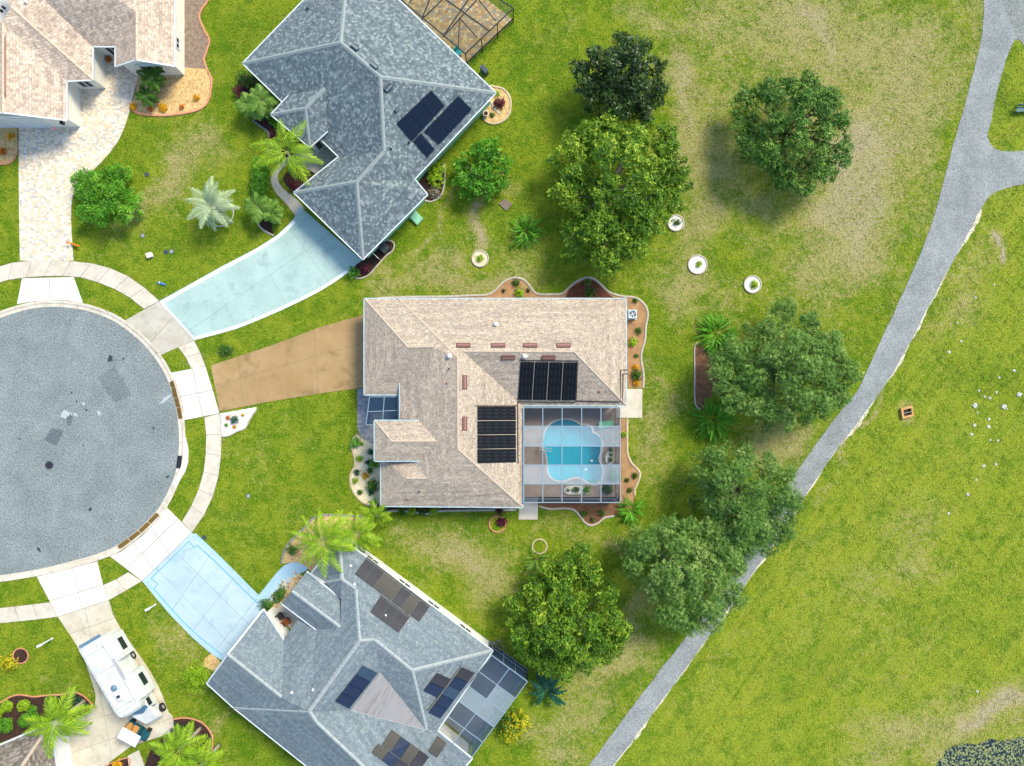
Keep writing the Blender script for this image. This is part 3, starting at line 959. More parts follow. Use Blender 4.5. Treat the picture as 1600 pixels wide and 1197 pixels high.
def roof_mesh(name, V, planes, th=0.16):
    bm = bmesh.new()
    uvl = bm.loops.layers.uv.new('UVMap')
    vs = {}

    def vert(k, dz):
        key = (k, dz)
        if key not in vs:
            q = V[k]
            vs[key] = bm.verts.new(W(*q) + Vector((0, 0, dz)))
        return vs[key]
    from collections import Counter
    ec = Counter()
    for pl_ in planes:
        for i in range(len(pl_)):
            ec[frozenset((pl_[i], pl_[(i + 1) % len(pl_)]))] += 1
    for pl_ in planes:
        f = bm.faces.new([vert(k, 0) for k in pl_])
        f.normal_update()
        if f.normal.z < 0:
            f.normal_flip()
            f.normal_update()
        n = f.normal.copy()
        u = Vector((0, 0, 1)).cross(n)
        if u.length < 1e-4:
            u = Vector((1, 0, 0))
        u.normalize()
        v = n.cross(u)
        for lp in f.loops:
            lp[uvl].uv = (lp.vert.co.dot(u), lp.vert.co.dot(v))
    tops = bmesh.ops.triangulate(bm, faces=bm.faces[:], quad_method='BEAUTY', ngon_method='BEAUTY')['faces']
    back = {v: k for (k, dz), v in vs.items()}
    tris = [[back[v] for v in f.verts] for f in tops]
    for pl_ in planes:
        for i in range(len(pl_)):
            a, b = pl_[i], pl_[(i + 1) % len(pl_)]
            if ec[frozenset((a, b))] == 1:
                bm.faces.new([vert(a, 0), vert(b, 0), vert(b, -th), vert(a, -th)])
    for t3 in tris:
        bm.faces.new([vert(k, -th) for k in t3[::-1]])
    me = bpy.data.meshes.new(name)
    bm.to_mesh(me)
    bm.free()
    return me


class House:
    def __init__(s, name, label, base_px, V, planes, roofmat, cat='house'):
        V = {k: (q[0], q[1], q[2] if q[2] < 2.95 else 2.8 + (q[2] - 2.8) * 1.18) for k, q in V.items()}
        s.V, s.planes = V, planes
        s.o = tag(empty(name, W(*base_px)), label, cat)
        me = roof_mesh('roof', V, planes)
        s.roof = link('roof', me, roofmat, s.o)
        from mathutils.bvhtree import BVHTree
        me.calc_loop_triangles()
        s.bvh = BVHTree.FromPolygons([v.co.copy() for v in me.vertices], [tuple(q.vertices) for q in me.loop_triangles])

    def w(s, k):
        return W(*s.V[k])

    def caps(s, pairs, mat, w=0.3):
        for a, b in pairs:
            A, B = s.w(a), s.w(b)
            dr = (B - A).normalized()
            sx = dr.cross(Vector((0, 0, 1))).normalized()
            n = max(1, int((B - A).length / 0.9))
            mb = MB()
            for i in range(n):
                p, q = A.lerp(B, i / n), A.lerp(B, (i + 0.97) / n)
                dz0, dz1 = 0.035, 0.06
                drop = Vector((0, 0, -0.05))
                mb.add([p + sx * w / 2 + drop, p + Vector((0, 0, dz1)), p - sx * w / 2 + drop, q + sx * w / 2 + drop, q + Vector((0, 0, dz0)), q - sx * w / 2 + drop],
                       [(0, 1, 4, 3), (1, 2, 5, 4), (0, 2, 1), (3, 4, 5)])
            mb.build('ridge_cap', mat, s.roof)

    def gutters(s, runs, mat, w=0.14, h=0.13):
        for run in runs:
            for a, b in zip(run, run[1:]):
                A, B = (s.w(k) if isinstance(k, str) else W(*k) for k in (a, b))
                MB().bar(A + Vector((0, 0, -0.05)), B + Vector((0, 0, -0.05)), w, h).build('gutter', mat, s.roof)

    def walls(s, foot, mat, inset=0.45, top=None, name='wall'):
        pts = [s.w(k) if isinstance(k, str) else W(*k) for k in foot]
        z = (min(p.z for p in pts) if top is None else top) - 0.12
        f = offset_poly([(p.x, p.y) for p in pts], inset)
        o = MB().slab(f, 0.0, z).build(name, mat, s.o)
        px = [((q.x) * S + CX, CY - q.y * S) for q in f]
        NOGRASS.append(px)
        return f, o

    def window(s, f, i, t, w, z0, z1, name='window', panes=2, mat=None):
        n = len(f)
        a, b = Vector((f[i].x, f[i].y, 0)), Vector((f[(i + 1) % n].x, f[(i + 1) % n].y, 0))
        ar = sum(f[k].x * f[(k + 1) % n].y - f[(k + 1) % n].x * f[k].y for k in range(n))
        dr = (b - a).normalized()
        out = Vector((dr.y, -dr.x, 0)) * (1 if ar > 0 else -1)
        c = a.lerp(b, t) + out * 0.03
        mb = MB()
        u = Vector((0, 0, 1))
        for zz in (z0, z1):
            mb.bar(c - dr * w / 2 + u * zz, c + dr * w / 2 + u * zz, 0.1, 0.1)
        for k in range(panes + 1):
            q = c + dr * (w * (k / panes - 0.5))
            mb.bar(q + u * (z0 + 0.051), q + u * (z1 - 0.051), 0.08, 0.09, up=out)
        fr = mb.build(name, M['frame_white'], s.o)
        for k in range(panes):
            q = c + dr * (w * ((k + 0.5) / panes - 0.5)) - out * 0.01
            MB().bar(q + u * (z0 + 0.06), q + u * (z1 - 0.06), w / panes - 0.1, 0.03, up=out).build('pane', mat or M['dark_glass'], fr)
        return fr

    def quad_on(s, quad, plane, lift):
        A, B, C_ = (s.w(k) for k in plane)
        n = (B - A).cross(C_ - A).normalized()
        if n.z < 0:
            n = -n
        out = []
        o = Vector((0, 0, H))
        for q in quad:
            hit = s.bvh.ray_cast(o, (W(q[0], q[1], 0) - o).normalized())[0]
            out.append((hit if hit is not None else on_plane(q[0], q[1], A, B, C_, 0)) + n * lift)
        return out

    def plate(s, quad, plane, lo, hi, name, mat, parent=None):
        b, t = s.quad_on(quad, plane, lo), s.quad_on(quad, plane, hi)
        if (t[1] - t[0]).cross(t[2] - t[1]).z < 0:
            b, t = b[::-1], t[::-1]
        me = MB().hexa(b, t).mesh(name)
        uvl = me.uv_layers.new(name='UVMap')
        L = (t[1] - t[0]).length
        D = (t[3] - t[0]).length
        ud, vd = (t[1] - t[0]).normalized(), (t[3] - t[0]).normalized()
        for lp in me.loops:
            co = me.vertices[lp.vertex_index].co - t[0]
            uvl.data[lp.index].uv = (co.dot(ud), co.dot(vd))
        return link(name, me, mat, parent or s.o)

    def panels(s, quad, plane, nu, nv, mats, name='solar_panel', gap=0.03, lift=0.06, th=0.05, frame=None):
        def P(u, v):
            a = Vector(quad[0]).lerp(Vector(quad[1]), u)
            b = Vector(quad[3]).lerp(Vector(quad[2]), u)
            q = a.lerp(b, v)
            return (q.x, q.y)
        k = 0
        for i in range(nu):
            for j in range(nv):
                g = gap
                u0, u1 = (i + g) / nu, (i + 1 - g) / nu
                v0, v1 = (j + g) / nv, (j + 1 - g) / nv
                m = mats[k % len(mats)]
                k += 1
                q = [P(u0, v0), P(u1, v0), P(u1, v1), P(u0, v1)]
                o = s.plate(q, plane, lift, lift + th, name, M[m])
                if frame:
                    fr = MB()
                    t = s.quad_on(q, plane, lift + th + 0.004)
                    for a in range(4):
                        fr.bar(t[a], t[(a + 1) % 4], 0.05, 0.02)
                    fr.build('frame', frame, o)

    def vent_box(s, cx, cy, w, h, ang, plane, mat, lift=0.13):
        ca, sa = math.cos(ang), math.sin(ang)
        quad = [(cx + x * ca - y * sa, cy + x * sa + y * ca) for x, y in ((-w / 2, -h / 2), (w / 2, -h / 2), (w / 2, h / 2), (-w / 2, h / 2))]
        b = s.quad_on(quad, plane, 0.0)
        t = s.quad_on([(cx + (q[0] - cx) * 0.9, cy + (q[1] - cy) * 0.82) for q in quad], plane, lift)
        if (t[1] - t[0]).cross(t[2] - t[1]).z < 0:
            b, t = b[::-1], t[::-1]
        o = MB().hexa(b, t).build('roof_vent', mat, s.o)
        m = MB()
        q = s.quad_on([(cx + x * ca - y * sa, cy + x * sa + y * ca) for x, y in ((-w * .44, -h * .05), (w * .44, -h * .05), (w * .44, h * .1), (-w * .44, h * .1))], plane, lift + 0.012)
        m.add(q, [(0, 1, 2, 3)]).build('crease', M['pipe_pink'] if mat is M['vent_brown'] else M['clip_grey'], o)

    def vent_round(s, cx, cy, r, plane, mat, h=0.3, name='roof_vent'):
        p = s.quad_on([(cx, cy)], plane, 0)[0]
        MB().lathe(p + Vector((0, 0, -0.1)), [(r * 1.25, 0.0), (r * 1.2, 0.14), (r, 0.16), (r, h), (r * 0.6, h + r * 0.35), (r * 0.1, h + r * 0.45)], 14).build(name, mat, s.o, True)


# ---- central house
e = 2.8
VC = dict(a1=(569, 466.5, e), a2=(608, 466.5, e), a3=(622, 466.5, e), a4=(978.5, 466.5, e), a5=(978.5, 634, e), a6=(817, 634, e), a7=(817, 793, e), a8=(595, 791, e), a9=(595, 722, e),
          a10=(569, 617, e), g3=(624.5, 617, e), w0=(624.5, 598, 3.25), w2=(624.5, 657, 3.25), r1=(714, 558, 5.3), r2=(715, 702, 5.3), g1=(637, 543, 4.75), g2=(676, 542, 4.75),
          h1=(897, 550, 5.0), h2=(724, 549.5, 5.0), b1=(585, 657, 3.75), b2=(585, 720.5, 3.75), b3=(655, 657, 3.95), b4=(612, 690, 4.55), b5=(683, 690, 4.6), b6=(655, 720.5, 3.95),
          c1=(635, 748, 4.1), c2=(668, 748, 4.22), c3=(606, 722, 3.2), c4=(642, 722, 3.64))
hc = House('central_house', 'tan shingled house with screened pool in the middle of the photo', (780, 620), VC,
           [('a2', 'a3', 'r1', 'g2'), ('g2', 'w0', 'w2', 'b3', 'b5', 'b6', 'c4', 'c2', 'r2', 'r1'), ('a3', 'a4', 'h1', 'h2', 'r1'), ('r1', 'h2', 'a6', 'a7', 'r2'), ('h2', 'h1', 'a5', 'a6'),
            ('a4', 'a5', 'h1'), ('a8', 'c1', 'c2', 'r2', 'a7'), ('a1', 'g1', 'g2', 'a2'), ('a1', 'a10', 'g1'), ('a10', 'g3', 'w0', 'g2', 'g1'), ('b1', 'b3', 'b5', 'b4'), ('b1', 'b4', 'b2'),
            ('b2', 'b4', 'b5', 'b6'), ('c1', 'c2', 'c4', 'c3'), ('a8', 'c1', 'c3', 'a9')], M['roof_tan'])
hc.caps([('a1', 'g1'), ('a10', 'g1'), ('g1', 'g2'), ('a3', 'r1'), ('r1', 'r2'), ('r2', 'a7'), ('h2', 'h1'), ('h1', 'a4'), ('h1', 'a5'), ('b1', 'b4'), ('b2', 'b4'), ('b4', 'b5'), ('c1', 'c2'), ('c2', 'r2'), ('a8', 'c1')], M['cap_tan'], 0.24)
hc.gutters([('a10', 'a1', 'a4', 'a5', 'a6', 'a7', 'a8', 'a9'), ('a10', 'g3', 'w0', 'w2'), ('b6', 'b2', 'b1', 'b3')], M['gutter_blue'])
fc, _ = hc.walls([(569, 466.5, e), 'a4', 'a5', 'a6', 'a7', 'a8', 'a9', (640, 722, e), (640, 617, e), 'a10'], M['wall_tan'])
hc.window(fc, 0, 0.75, 1.6, 0.9, 2.0)
hc.window(fc, 0, 0.4, 1.6, 0.9, 2.0)
hc.window(fc, 4, 0.5, 1.8, 0.9, 2.0)
hc.window(fc, 9, 0.5, 5.0, 0.05, 2.2, 'garage_door', 4, M['door_white'])
hc.walls(['b1', 'b3', 'b6', 'b2'], M['wall_tan'], 0.5, 3.75, 'porch_wall')
N_, E_, S_ = ('a3', 'a4', 'h1'), ('r2', 'a6', 'a7'), ('h2', 'h1', 'a5')
for x in (724, 778.5, 828.5, 880.5):
    hc.vent_box(x, 540, 22.5, 7, 0, N_, M['vent_brown'])
for x in (794, 857):
    hc.vent_box(x, 558.5, 22, 7, 0, S_, M['vent_brown'])
for y in (597.5, 662):
    hc.vent_box(726, y, 22.5, 7.5, math.pi / 2, E_, M['vent_brown'])
hc.vent_round(775, 507, 0.2, N_, M['vent_white'], 0.35)
hc.vent_round(702.5, 556, 0.2, ('g2', 'w2', 'r2'), M['vent_white'], 0.35)
hc.vent_round(820, 556.5, 0.2, S_, M['vent_white'], 0.35)
for x, y, pl_ in ((702, 576, ('g2', 'w2', 'r2')), (655, 768, ('a8', 'r2', 'a7'))):
    hc.vent_round(x, y, 0.06, pl_, M['pipe_black'], 0.35, 'vent_pipe')
for x, y, pl_ in ((699, 598, ('g2', 'w2', 'r2')), (637, 779, ('a8', 'r2', 'a7')), (937, 611, S_)):
    hc.vent_round(x, y, 0.11, pl_, M['pipe_pink'], 0.2, 'vent_pipe')
# black pool heating mats with their pale joints and plumbing
hc.panels([(813, 564), (902.5, 565), (899, 626), (809, 625)], S_, 4, 1, ['solar_black'], 'heating_mat', 0.022, 0.05, 0.04)
hc.panels([(744.5, 635), (806.5, 635), (807, 722.5), (744.5, 724)], ('r1', 'r2', 'a6'), 1, 4, ['solar_black'], 'heating_mat', 0.022, 0.05, 0.04)
M['mat_joint'] = plain('pale_joint_strip', '#b5a998', 0.7)
for k in range(1, 4):
    u = k / 4
    hc.plate([(813 + 89.5 * u - .7, 564 + u), (813 + 89.5 * u + .9, 564 + u), (809 + 90 * u + .7, 625 + u), (809 + 90 * u - .7, 625 + u)], S_, 0.02, 0.06, 'joint_strip', M['mat_joint'])
    y = 635 + 88 * u
    hc.plate([(744.5, y - .7), (807, y - .7), (807, y + .7), (744.5, y + .7)], ('r1', 'r2', 'a6'), 0.02, 0.06, 'joint_strip', M['mat_joint'])
# ribs on the mats (rows of short clips)
M['rib'] = plain('grey_rib', '#262c34', 0.6)
for k in range(4):
    for j in range(3):
        u = (k + 0.25 + 0.25 * j) / 4
        for q in range(5):
            v0, v1 = (q + 0.2) / 5, (q + 0.75) / 5
            xx = lambda v: 813 + 89.5 * u - 4 * v
            hc.plate([(xx(v0) - .35, 564 + 61 * v0), (xx(v0) + .35, 564 + 61 * v0), (xx(v1) + .35, 564 + 61 * v1), (xx(v1) - .35, 564 + 61 * v1)], S_, 0.08, 0.1, 'rib', M['rib'])
            y = 635 + 88 * u
            x0, x1 = 744.5 + 62 * v0, 744.5 + 62 * v1
            hc.plate([(x0, y - .35), (x1, y - .35), (x1, y + .35), (x0, y + .35)], ('r1', 'r2', 'a6'), 0.08, 0.1, 'rib', M['rib'])


def pipe_on(h, pts, plane, r, mat):
    q = h.quad_on(pts, plane, r + 0.03)
    MB().tube(q, r, 6).build('pipe', mat, h.o)


pipe_on(hc, [(812, 562.6), (903, 563.4), (900, 627)], S_, 0.04, M['pipe_black'])
pipe_on(hc, [(808, 627), (898, 628), (899.5, 626), (968, 627.5)], S_, 0.045, M['pipe_black'])
pipe_on(hc, [(808.5, 629.5), (809, 724)], ('r2', 'a6', 'a7'), 0.045, M['pipe_brown'])
pipe_on(hc, [(743, 634), (807, 634)], ('r1', 'r2', 'a6'), 0.04, M['pipe_brown'])
pipe_on(hc, [(980, 578), (969, 578), (969, 628)], ('a4', 'a5', 'h1'), 0.045, M['pipe_brown'])
pipe_on(hc, [(980, 584), (973, 584), (972, 630)], ('a4', 'a5', 'h1'), 0.045, M['pipe_brown'])

# ---- house with mint walls, top
VB = dict(n0=(546, -74, e), n1=(379, 99, e), n2=(529, 245, e), n3=(648, 280, e), n4=(775, 145, e), r1=(532, 66, 5.8), r2=(594, 120, 5.8), g2=(600, 237, 4.75), g1=(557, 284, 4.75),
          k1=(459, 301, e), k2=(567, 405.5, e), k3=(668, 304, e), p1=(423, 179, 3.1), p2=(484, 230.5, 3.1), p3=(477, 169, 4.2), p4=(508, 137, 4.4), p5=(512, 205, 3.3), p6=(451, 149, 3.3))
hb = House('mint_house', 'blue-grey shingled house with mint green walls and navy solar panels', (600, 230), VB,
           [('n1', 'n0', 'r1'), ('n1', 'r1', 'r2', 'g2', 'n2'), ('n0', 'r1', 'r2', 'n4'), ('r2', 'n4', 'n3', 'g2'), ('g1', 'k2', 'k3', 'n3', 'g2'), ('k1', 'g1', 'k2'), ('k1', 'g1', 'g2', 'n2'),
            ('p1', 'p6', 'p4', 'p3'), ('p1', 'p3', 'p2'), ('p3', 'p4', 'p5', 'p2')], M['roof_blue'])
hb.caps([('n1', 'r1'), ('n0', 'r1'), ('r1', 'r2'), ('r2', 'n4'), ('r2', 'g2'), ('g2', 'g1'), ('g1', 'k1'), ('g1', 'k2'), ('p1', 'p3'), ('p3', 'p4'), ('p3', 'p2')], M['cap_blue'], 0.36)
hb.gutters([('n1', 'n2'), ('n0', 'n1'), ('n2', 'k1', 'k2', 'k3', 'n3', 'n4', 'n0'), ('p6', 'p1', 'p2', 'p5')], M['gutter'])
fb, _ = hb.walls(['n0', 'n4', 'n3', 'k3', 'k2', 'k1', 'n2', 'n1'], M['wall_green'])
fp, _ = hb.walls(['p1', 'p2', 'p5', 'p6'], M['wall_white'], 0.4, 3.1, 'porch_wall')
hb.window(fp, 1, 0.55, 1.3, 0.5, 2.7)
hb.window(fb, 1, 0.3, 1.4, 0.9, 2.1)
hb.window(fb, 1, 0.72, 1.4, 0.9, 2.1)
hb.window(fb, 4, 0.5, 4.9, 0.05, 2.2, 'garage_door', 4, M['door_white'])
SEb = ('r2', 'n4', 'n3')
hb.panels([(619, 193), (673.5, 141), (695, 165), (643.5, 220.5)], SEb, 3, 2, ['solar_navy'], 'solar_panel', 0.015, 0.08, 0.05)
hb.panels([(662, 205), (716, 149.5), (737, 171), (685.5, 226)], SEb, 3, 2, ['solar_navy'], 'solar_panel', 0.015, 0.08, 0.05)
hb.panels([(645.5, 221), (657, 207.5), (679, 233), (667.5, 246)], SEb, 1, 2, ['solar_navy'], 'solar_panel', 0.015, 0.08, 0.05)
for x, y, w_, h_, a_, pl_ in ((554, 75, 14, 7, .72, ('n0', 'r2', 'n4')), (584, 104, 14, 7, .72, ('n0', 'r2', 'n4')), (606.5, 138, 14, 9, -.8, SEb), (619.5, 172, 6, 6, -.8, SEb)):
    hb.vent_box(x, y, w_, h_, a_, pl_, M['vent_blue'], 0.2)
hb.vent_round(481, 14, 0.13, ('n0', 'n1', 'r1'), M['vent_blue'], 0.3)
for x, y in ((611, 233), (639, 223)):
    hb.vent_round(x, y, 0.08, SEb, M['pipe_black'], 0.3, 'vent_pipe')

# ---- grey-roofed house, bottom
VD = dict(q1=(530, 839, e), q2=(770, 1017, e), q3=(684, 1141, e), h1=(534, 906, 3.95), h2=(556, 921, 4.0), R1a=(562, 1002, 5.15), R1b=(483, 1112, 5.1), R3a=(585, 1000, 5.0), R3b=(644, 1048, 5.0),
          s1=(486, 896, e), s2=(508, 911, 2.95), s3=(533, 936, 3.7), t1=(365, 1106, e), G0=(323, 1068, e), G1=(411.5, 952, e), Gf=(355.5, 1023, 4.6), G2=(440, 1090, 4.6), G3=(443, 1000, e),
          pf=(456, 924, 4.0), Pr=(532, 981, 4.15), pe1=(479, 893, 3.2), pe2=(533, 936, 3.35), pe3=(440, 943, 3.2), pe4=(494, 984, 3.3), R2a=(495, 1130, 5.05), R2b=(580, 1210, 5.05),
          V0=(594, 1050, 4.5), V1=(548, 1110, 4.0), V2=(666, 1141, 3.15), w0=(738, 1185, e), w1=(700, 1232, e), x1=(520, 1230, e), pv=(529, 984, 4.05), nk=(467, 966, 2.9))
hd = House('grey_house', 'slate grey shingled house with many dark solar collectors near the bottom edge', (560, 1010), VD,
           [('q1', 'h1', 'h2', 'R1a', 'R3a', 'R3b', 'q2'), ('q1', 's1', 's2', 'h1'), ('s2', 's3', 'h2', 'h1'), ('h2', 's3', 'Pr', 'pe4', 'nk', 'G3', 'G2', 't1', 'R1b', 'R1a'),
            ('G1', 'Gf', 'G2', 'G3'), ('Gf', 'G0', 't1', 'G2'), ('t1', 'R1b', 'R2a', 'R2b', 'x1'), ('R1a', 'R1b', 'R2a', 'V1', 'V0', 'R3a'), ('R2a', 'R2b', 'w1', 'w0', 'q3', 'V2', 'V1'),
            ('R3a', 'R3b', 'V2', 'V0'), ('R3b', 'q2', 'q3', 'V2')], M['roof_grey'])
M['membrane'] = None
t = NT('weathered_roof_membrane')
p_ = t.map(t.pos(), (1, 1, 1), (0, 0, math.radians(30)))
n_ = t.noise(t.map(p_, (3.2, 0.25, 1)), 1.0, 4, 0.6)
c_ = t.ramp(n_, [(0.3, hexc('#75706c')), (0.5, hexc('#999592')), (0.72, hexc('#7f8286'))])
t.bump(n_, 0.3, 0.05)
M['membrane'] = t.fin(c_, 0.7)
A_, B_, C_ = (hd.w(k) for k in ('V0', 'V2', 'V1'))
u_ = Vector((0, 0, 0.02))
MB().add([A_ + u_, B_ + u_, C_ + u_, A_ - u_ * 6, B_ - u_ * 6, C_ - u_ * 6], [(0, 1, 2) if (B_ - A_).cross(C_ - A_).z > 0 else (0, 2, 1), (0, 1, 4, 3), (1, 2, 5, 4), (2, 0, 3, 5)]).build('roof_membrane', M['membrane'], hd.o)
pm = roof_mesh('porch_roof', hd.V, [('pe1', 'pf', 'Pr', 'pe2'), ('pf', 'pe3', 'pe4', 'pv', 'Pr')])
link('porch_roof', pm, M['roof_grey'], hd.o)
hd.caps([('q1', 'h1'), ('s2', 'h1'), ('h1', 'h2'), ('h2', 'R1a'), ('R1a', 'R1b'), ('R1a', 'R3a'), ('R3a', 'R3b'), ('R3b', 'q2'), ('R3b', 'V2'), ('t1', 'R1b'), ('R1b', 'R2a'), ('R2a', 'R2b'), ('Gf', 'G2'), ('pf', 'Pr'), ('V1', 'V2')], M['cap_grey'], 0.36)
hd.gutters([('G1', 'G3'), ('G0', 't1', 'x1'), ('q1', 'q2'), ('q2', 'q3'), ('q3', 'w0', 'w1'), ('s1', 'q1'), ('pe1', 'pe2'), ('pe3', 'pe4'), ('G1', 'Gf', 'G0'), ('s1', 's2')], M['gutter'])
fd, _ = hd.walls(['q1', 'q2', 'q3', 'w0', 'w1', 'x1', 'G0', 'G1', 'G3', 'nk', (470, 935, e), 's1'], M['wall_white'], 0.35)
for tt in (0.2, 0.42, 0.62, 0.84):
    hd.window(fd, 0, tt, 1.3, 0.9, 2.1)
hd.window(fd, 6, 0.5, 4.9, 0.05, 2.2, 'garage_door', 4, M['door_white'])
NEd, SE1, SE3, NE2 = ('R1a', 'R3b', 'q2'), ('R1a', 'R1b', 'V1'), ('R3b', 'q2', 'q3'), ('R2a', 'w0', 'V2')
hd.panels([(572, 872.5), (671, 949), (655, 972), (554, 897)], NEd, 7, 1, ['solar_plum', 'solar_plum', 'solar_tan', 'solar_tan', 'solar_plum', 'solar_tan', 'solar_plum'], 'solar_collector', 0.02, 0.07, 0.06)
hd.panels([(594.5, 932), (640, 965.5), (622.5, 989), (578, 956)], NEd, 3, 1, ['solar_plum'], 'solar_collector', 0.02, 0.07, 0.06)
hd.panels([(566.5, 1038.5), (590, 1050.5), (546, 1106), (523, 1094)], SE1, 1, 4, ['solar_steel', 'solar_dusk', 'solar_dusk', 'solar_dusk'], 'solar_collector', 0.02, 0.09, 0.06)
hd.panels([(682.5, 1050), (703.5, 1060), (683, 1089), (661, 1078)], SE3, 1, 2, ['solar_plum', 'solar_dusk'], 'solar_collector', 0.02, 0.08, 0.06)
hd.panels([(721.5, 1041.5), (741.5, 1050.5), (688, 1121.5), (669, 1112)], SE3, 1, 5, ['solar_plum', 'solar_dusk', 'solar_steel', 'solar_dusk', 'solar_dusk'], 'solar_collector', 0.02, 0.08, 0.06)
hd.panels([(612, 1139), (671, 1182), (653, 1206), (596, 1164)], NE2, 4, 1, ['solar_tan', 'solar_dusk', 'solar_tan', 'solar_plum'], 'solar_collector', 0.02, 0.09, 0.06)
hd.panels([(591, 1161), (640, 1197), (628, 1212), (580, 1175)], NE2, 3, 1, ['solar_tan', 'solar_dusk', 'solar_plum'], 'solar_collector', 0.02, 0.09, 0.06)
hd.panels([(683.5, 1149), (698, 1160), (683, 1184), (668.5, 1174)], NE2, 1, 1, ['solar_tan'], 'solar_collector', 0.02, 0.09, 0.06)
NWd = ('R1a', 'R1b', 't1')
for x, y, pl_ in ((456, 1082, NWd), (489, 1078, NWd), (548, 884, NEd), (554, 913, NEd), (603, 961, NEd)):
    hd.vent_round(x, y, 0.1, pl_, M['vent_white'], 0.25, 'vent_pipe')
pipe_on(hd, [(573, 871), (672, 948)], NEd, 0.04, M['pipe_brown'])
pipe_on(hd, [(594, 930), (641, 964)], NEd, 0.04, M['pipe_brown'])
pipe_on(hd, [(720, 1040), (668, 1110)], SE3, 0.04, M['pipe_brown'])

# ---- cream house, top left
ea = 2.9
VA = dict(a1=(104, 188, ea), a2=(104, 127, ea), rf=(4, 176, 4.85), rb=(4, 35, 4.85), aw=(-95, 188, ea), aw2=(-95, 0, ea), a3=(145, 125, ea), a4=(145, 73, ea), u1=(16, 10, 5.1), u2=(70, 0, 4.4),
          a5=(180, 73, ea), b1=(180, 104, ea), b2=(213, 93.5, 4.2), v1=(213, 18, 4.2), b3=(273, 103.5, ea), b4=(273, -70, ea), v2=(213, -70, 4.2), z1=(75, -70, 6.2), z2=(-20, -70, 5.6))
ha = House('cream_house', 'peach shingled house with cream walls beside the paver driveway', (120, 120), VA,
           [('a1', 'rf', 'rb', 'a2'), ('aw', 'rf', 'rb', 'aw2'), ('a2', 'a3', 'u1', 'rb'), ('a3', 'a4', 'u2', 'z1', 'z2', 'u1'), ('a4', 'a5', 'v1', 'v2', 'z1', 'u2'), ('b1', 'b2', 'v1', 'a5'), ('b2', 'b3', 'b4', 'v2', 'v1')], M['roof_cream'])
ha.caps([('a3', 'u1'), ('rf', 'rb'), ('b2', 'v1')], M['cap_cream'])
ha.gutters([('aw', 'rf', 'a1', 'a2', 'a3', 'a4', 'a5', 'b1', 'b2', 'b3', 'b4')], M['gutter'], 0.12, 0.14)
fa, wa = ha.walls(['aw', 'a1', 'a2', 'a3', 'a4', 'a5', 'b1', 'b3', 'b4', (-95, -70, ea)], M['wall_cream'], 0.4)
# gable walls above the eave line
for (p, q, r) in (((fa[0]), (fa[1]), 'rf'), ((fa[6]), (fa[7]), 'b2')):
    top = ha.w(r)
    y = (p.y + q.y) / 2
    mb = MB()
    z0 = ea - 0.12
    xm = (p.x + q.x) / 2
    mb.add([(p.x, y, z0), (q.x, y, z0), (xm, y, top.z - 0.18), (p.x, y + 0.2, z0), (q.x, y + 0.2, z0), (xm, y + 0.2, top.z - 0.18)], [(0, 1, 2), (5, 4, 3), (0, 3, 4, 1), (1, 4, 5, 2), (2, 5, 3, 0)])
    mb.build('gable_wall', M['wall_white'], ha.o)
ha.window(fa, 0, 0.52, 5.2, 0.05, 2.3, 'garage_door', 4, M['door_white'])
ha.window(fa, 6, 0.5, 2.0, 0.7, 2.2, 'window', 3)
ha.window(fa, 2, 0.5, 1.2, 0.7, 2.2)
ha.window(fa, 4, 0.5, 1.1, 0.3, 2.3)
ha.window(fa, 7, 0.25, 1.0, 1.2, 1.9)
# arched trims on the two gables
M['trim_grey'] = plain('pale_grey_trim', '#b9bfba', 0.7)
for i, w_, z_ in ((0, 5.6, 2.52), (6, 2.4, 2.35)):
    a, b = fa[i], fa[i + 1]
    c = (a + b) / 2 + (Vector((0.15, 0)) if i == 0 else Vector((0, 0)))
    pts = [Vector((c.x + math.cos(k * math.pi / 12) * w_ / 2, c.y - 0.06, z_ + math.sin(k * math.pi / 12) * w_ * 0.12)) for k in range(13)]
    MB().tube(pts, 0.09, 5).build('arch_trim', M['trim_grey'], ha.o)
ha.vent_box(8, 105, 98, 3, math.pi / 2, ('a1', 'rf', 'rb'), M['vent_brown'], 0.08)
ha.vent_round(42, 4, 0.12, ('a3', 'a4', 'u1'), M['vent_white'], 0.35)
ha.vent_round(6, 12, 0.1, ('a2', 'a3', 'u1'), M['pipe_black'], 0.3, 'vent_pipe')
ha.vent_round(2, 17, 0.1, ('a2', 'a3', 'u1'), M['pipe_black'], 0.3, 'vent_pipe')

# ---- brown-roofed house, bottom-left corner
VE = dict(e0=(-110, 1212, e), e1=(78, 1131, e), e2=(98, 1260, e), rg=(-10, 1262, 4.9), e3=(-110, 1262, e))
he = House('brown_house', 'brown-grey shingled roof corner with white gutter behind the clipped shrubs', (20, 1190), VE, [('e0', 'e1', 'rg'), ('e1', 'e2', 'rg'), ('e0', 'rg', 'e3')], M['roof_brown'])
he.caps([('e1', 'rg'), ('e0', 'rg')], M['cap_tan'])
he.gutters([('e0', 'e1', 'e2')], M['gutter'], 0.2)
he.walls(['e0', 'e1', 'e2', (-110, 1262, e)], M['wall_white'], 0.35)
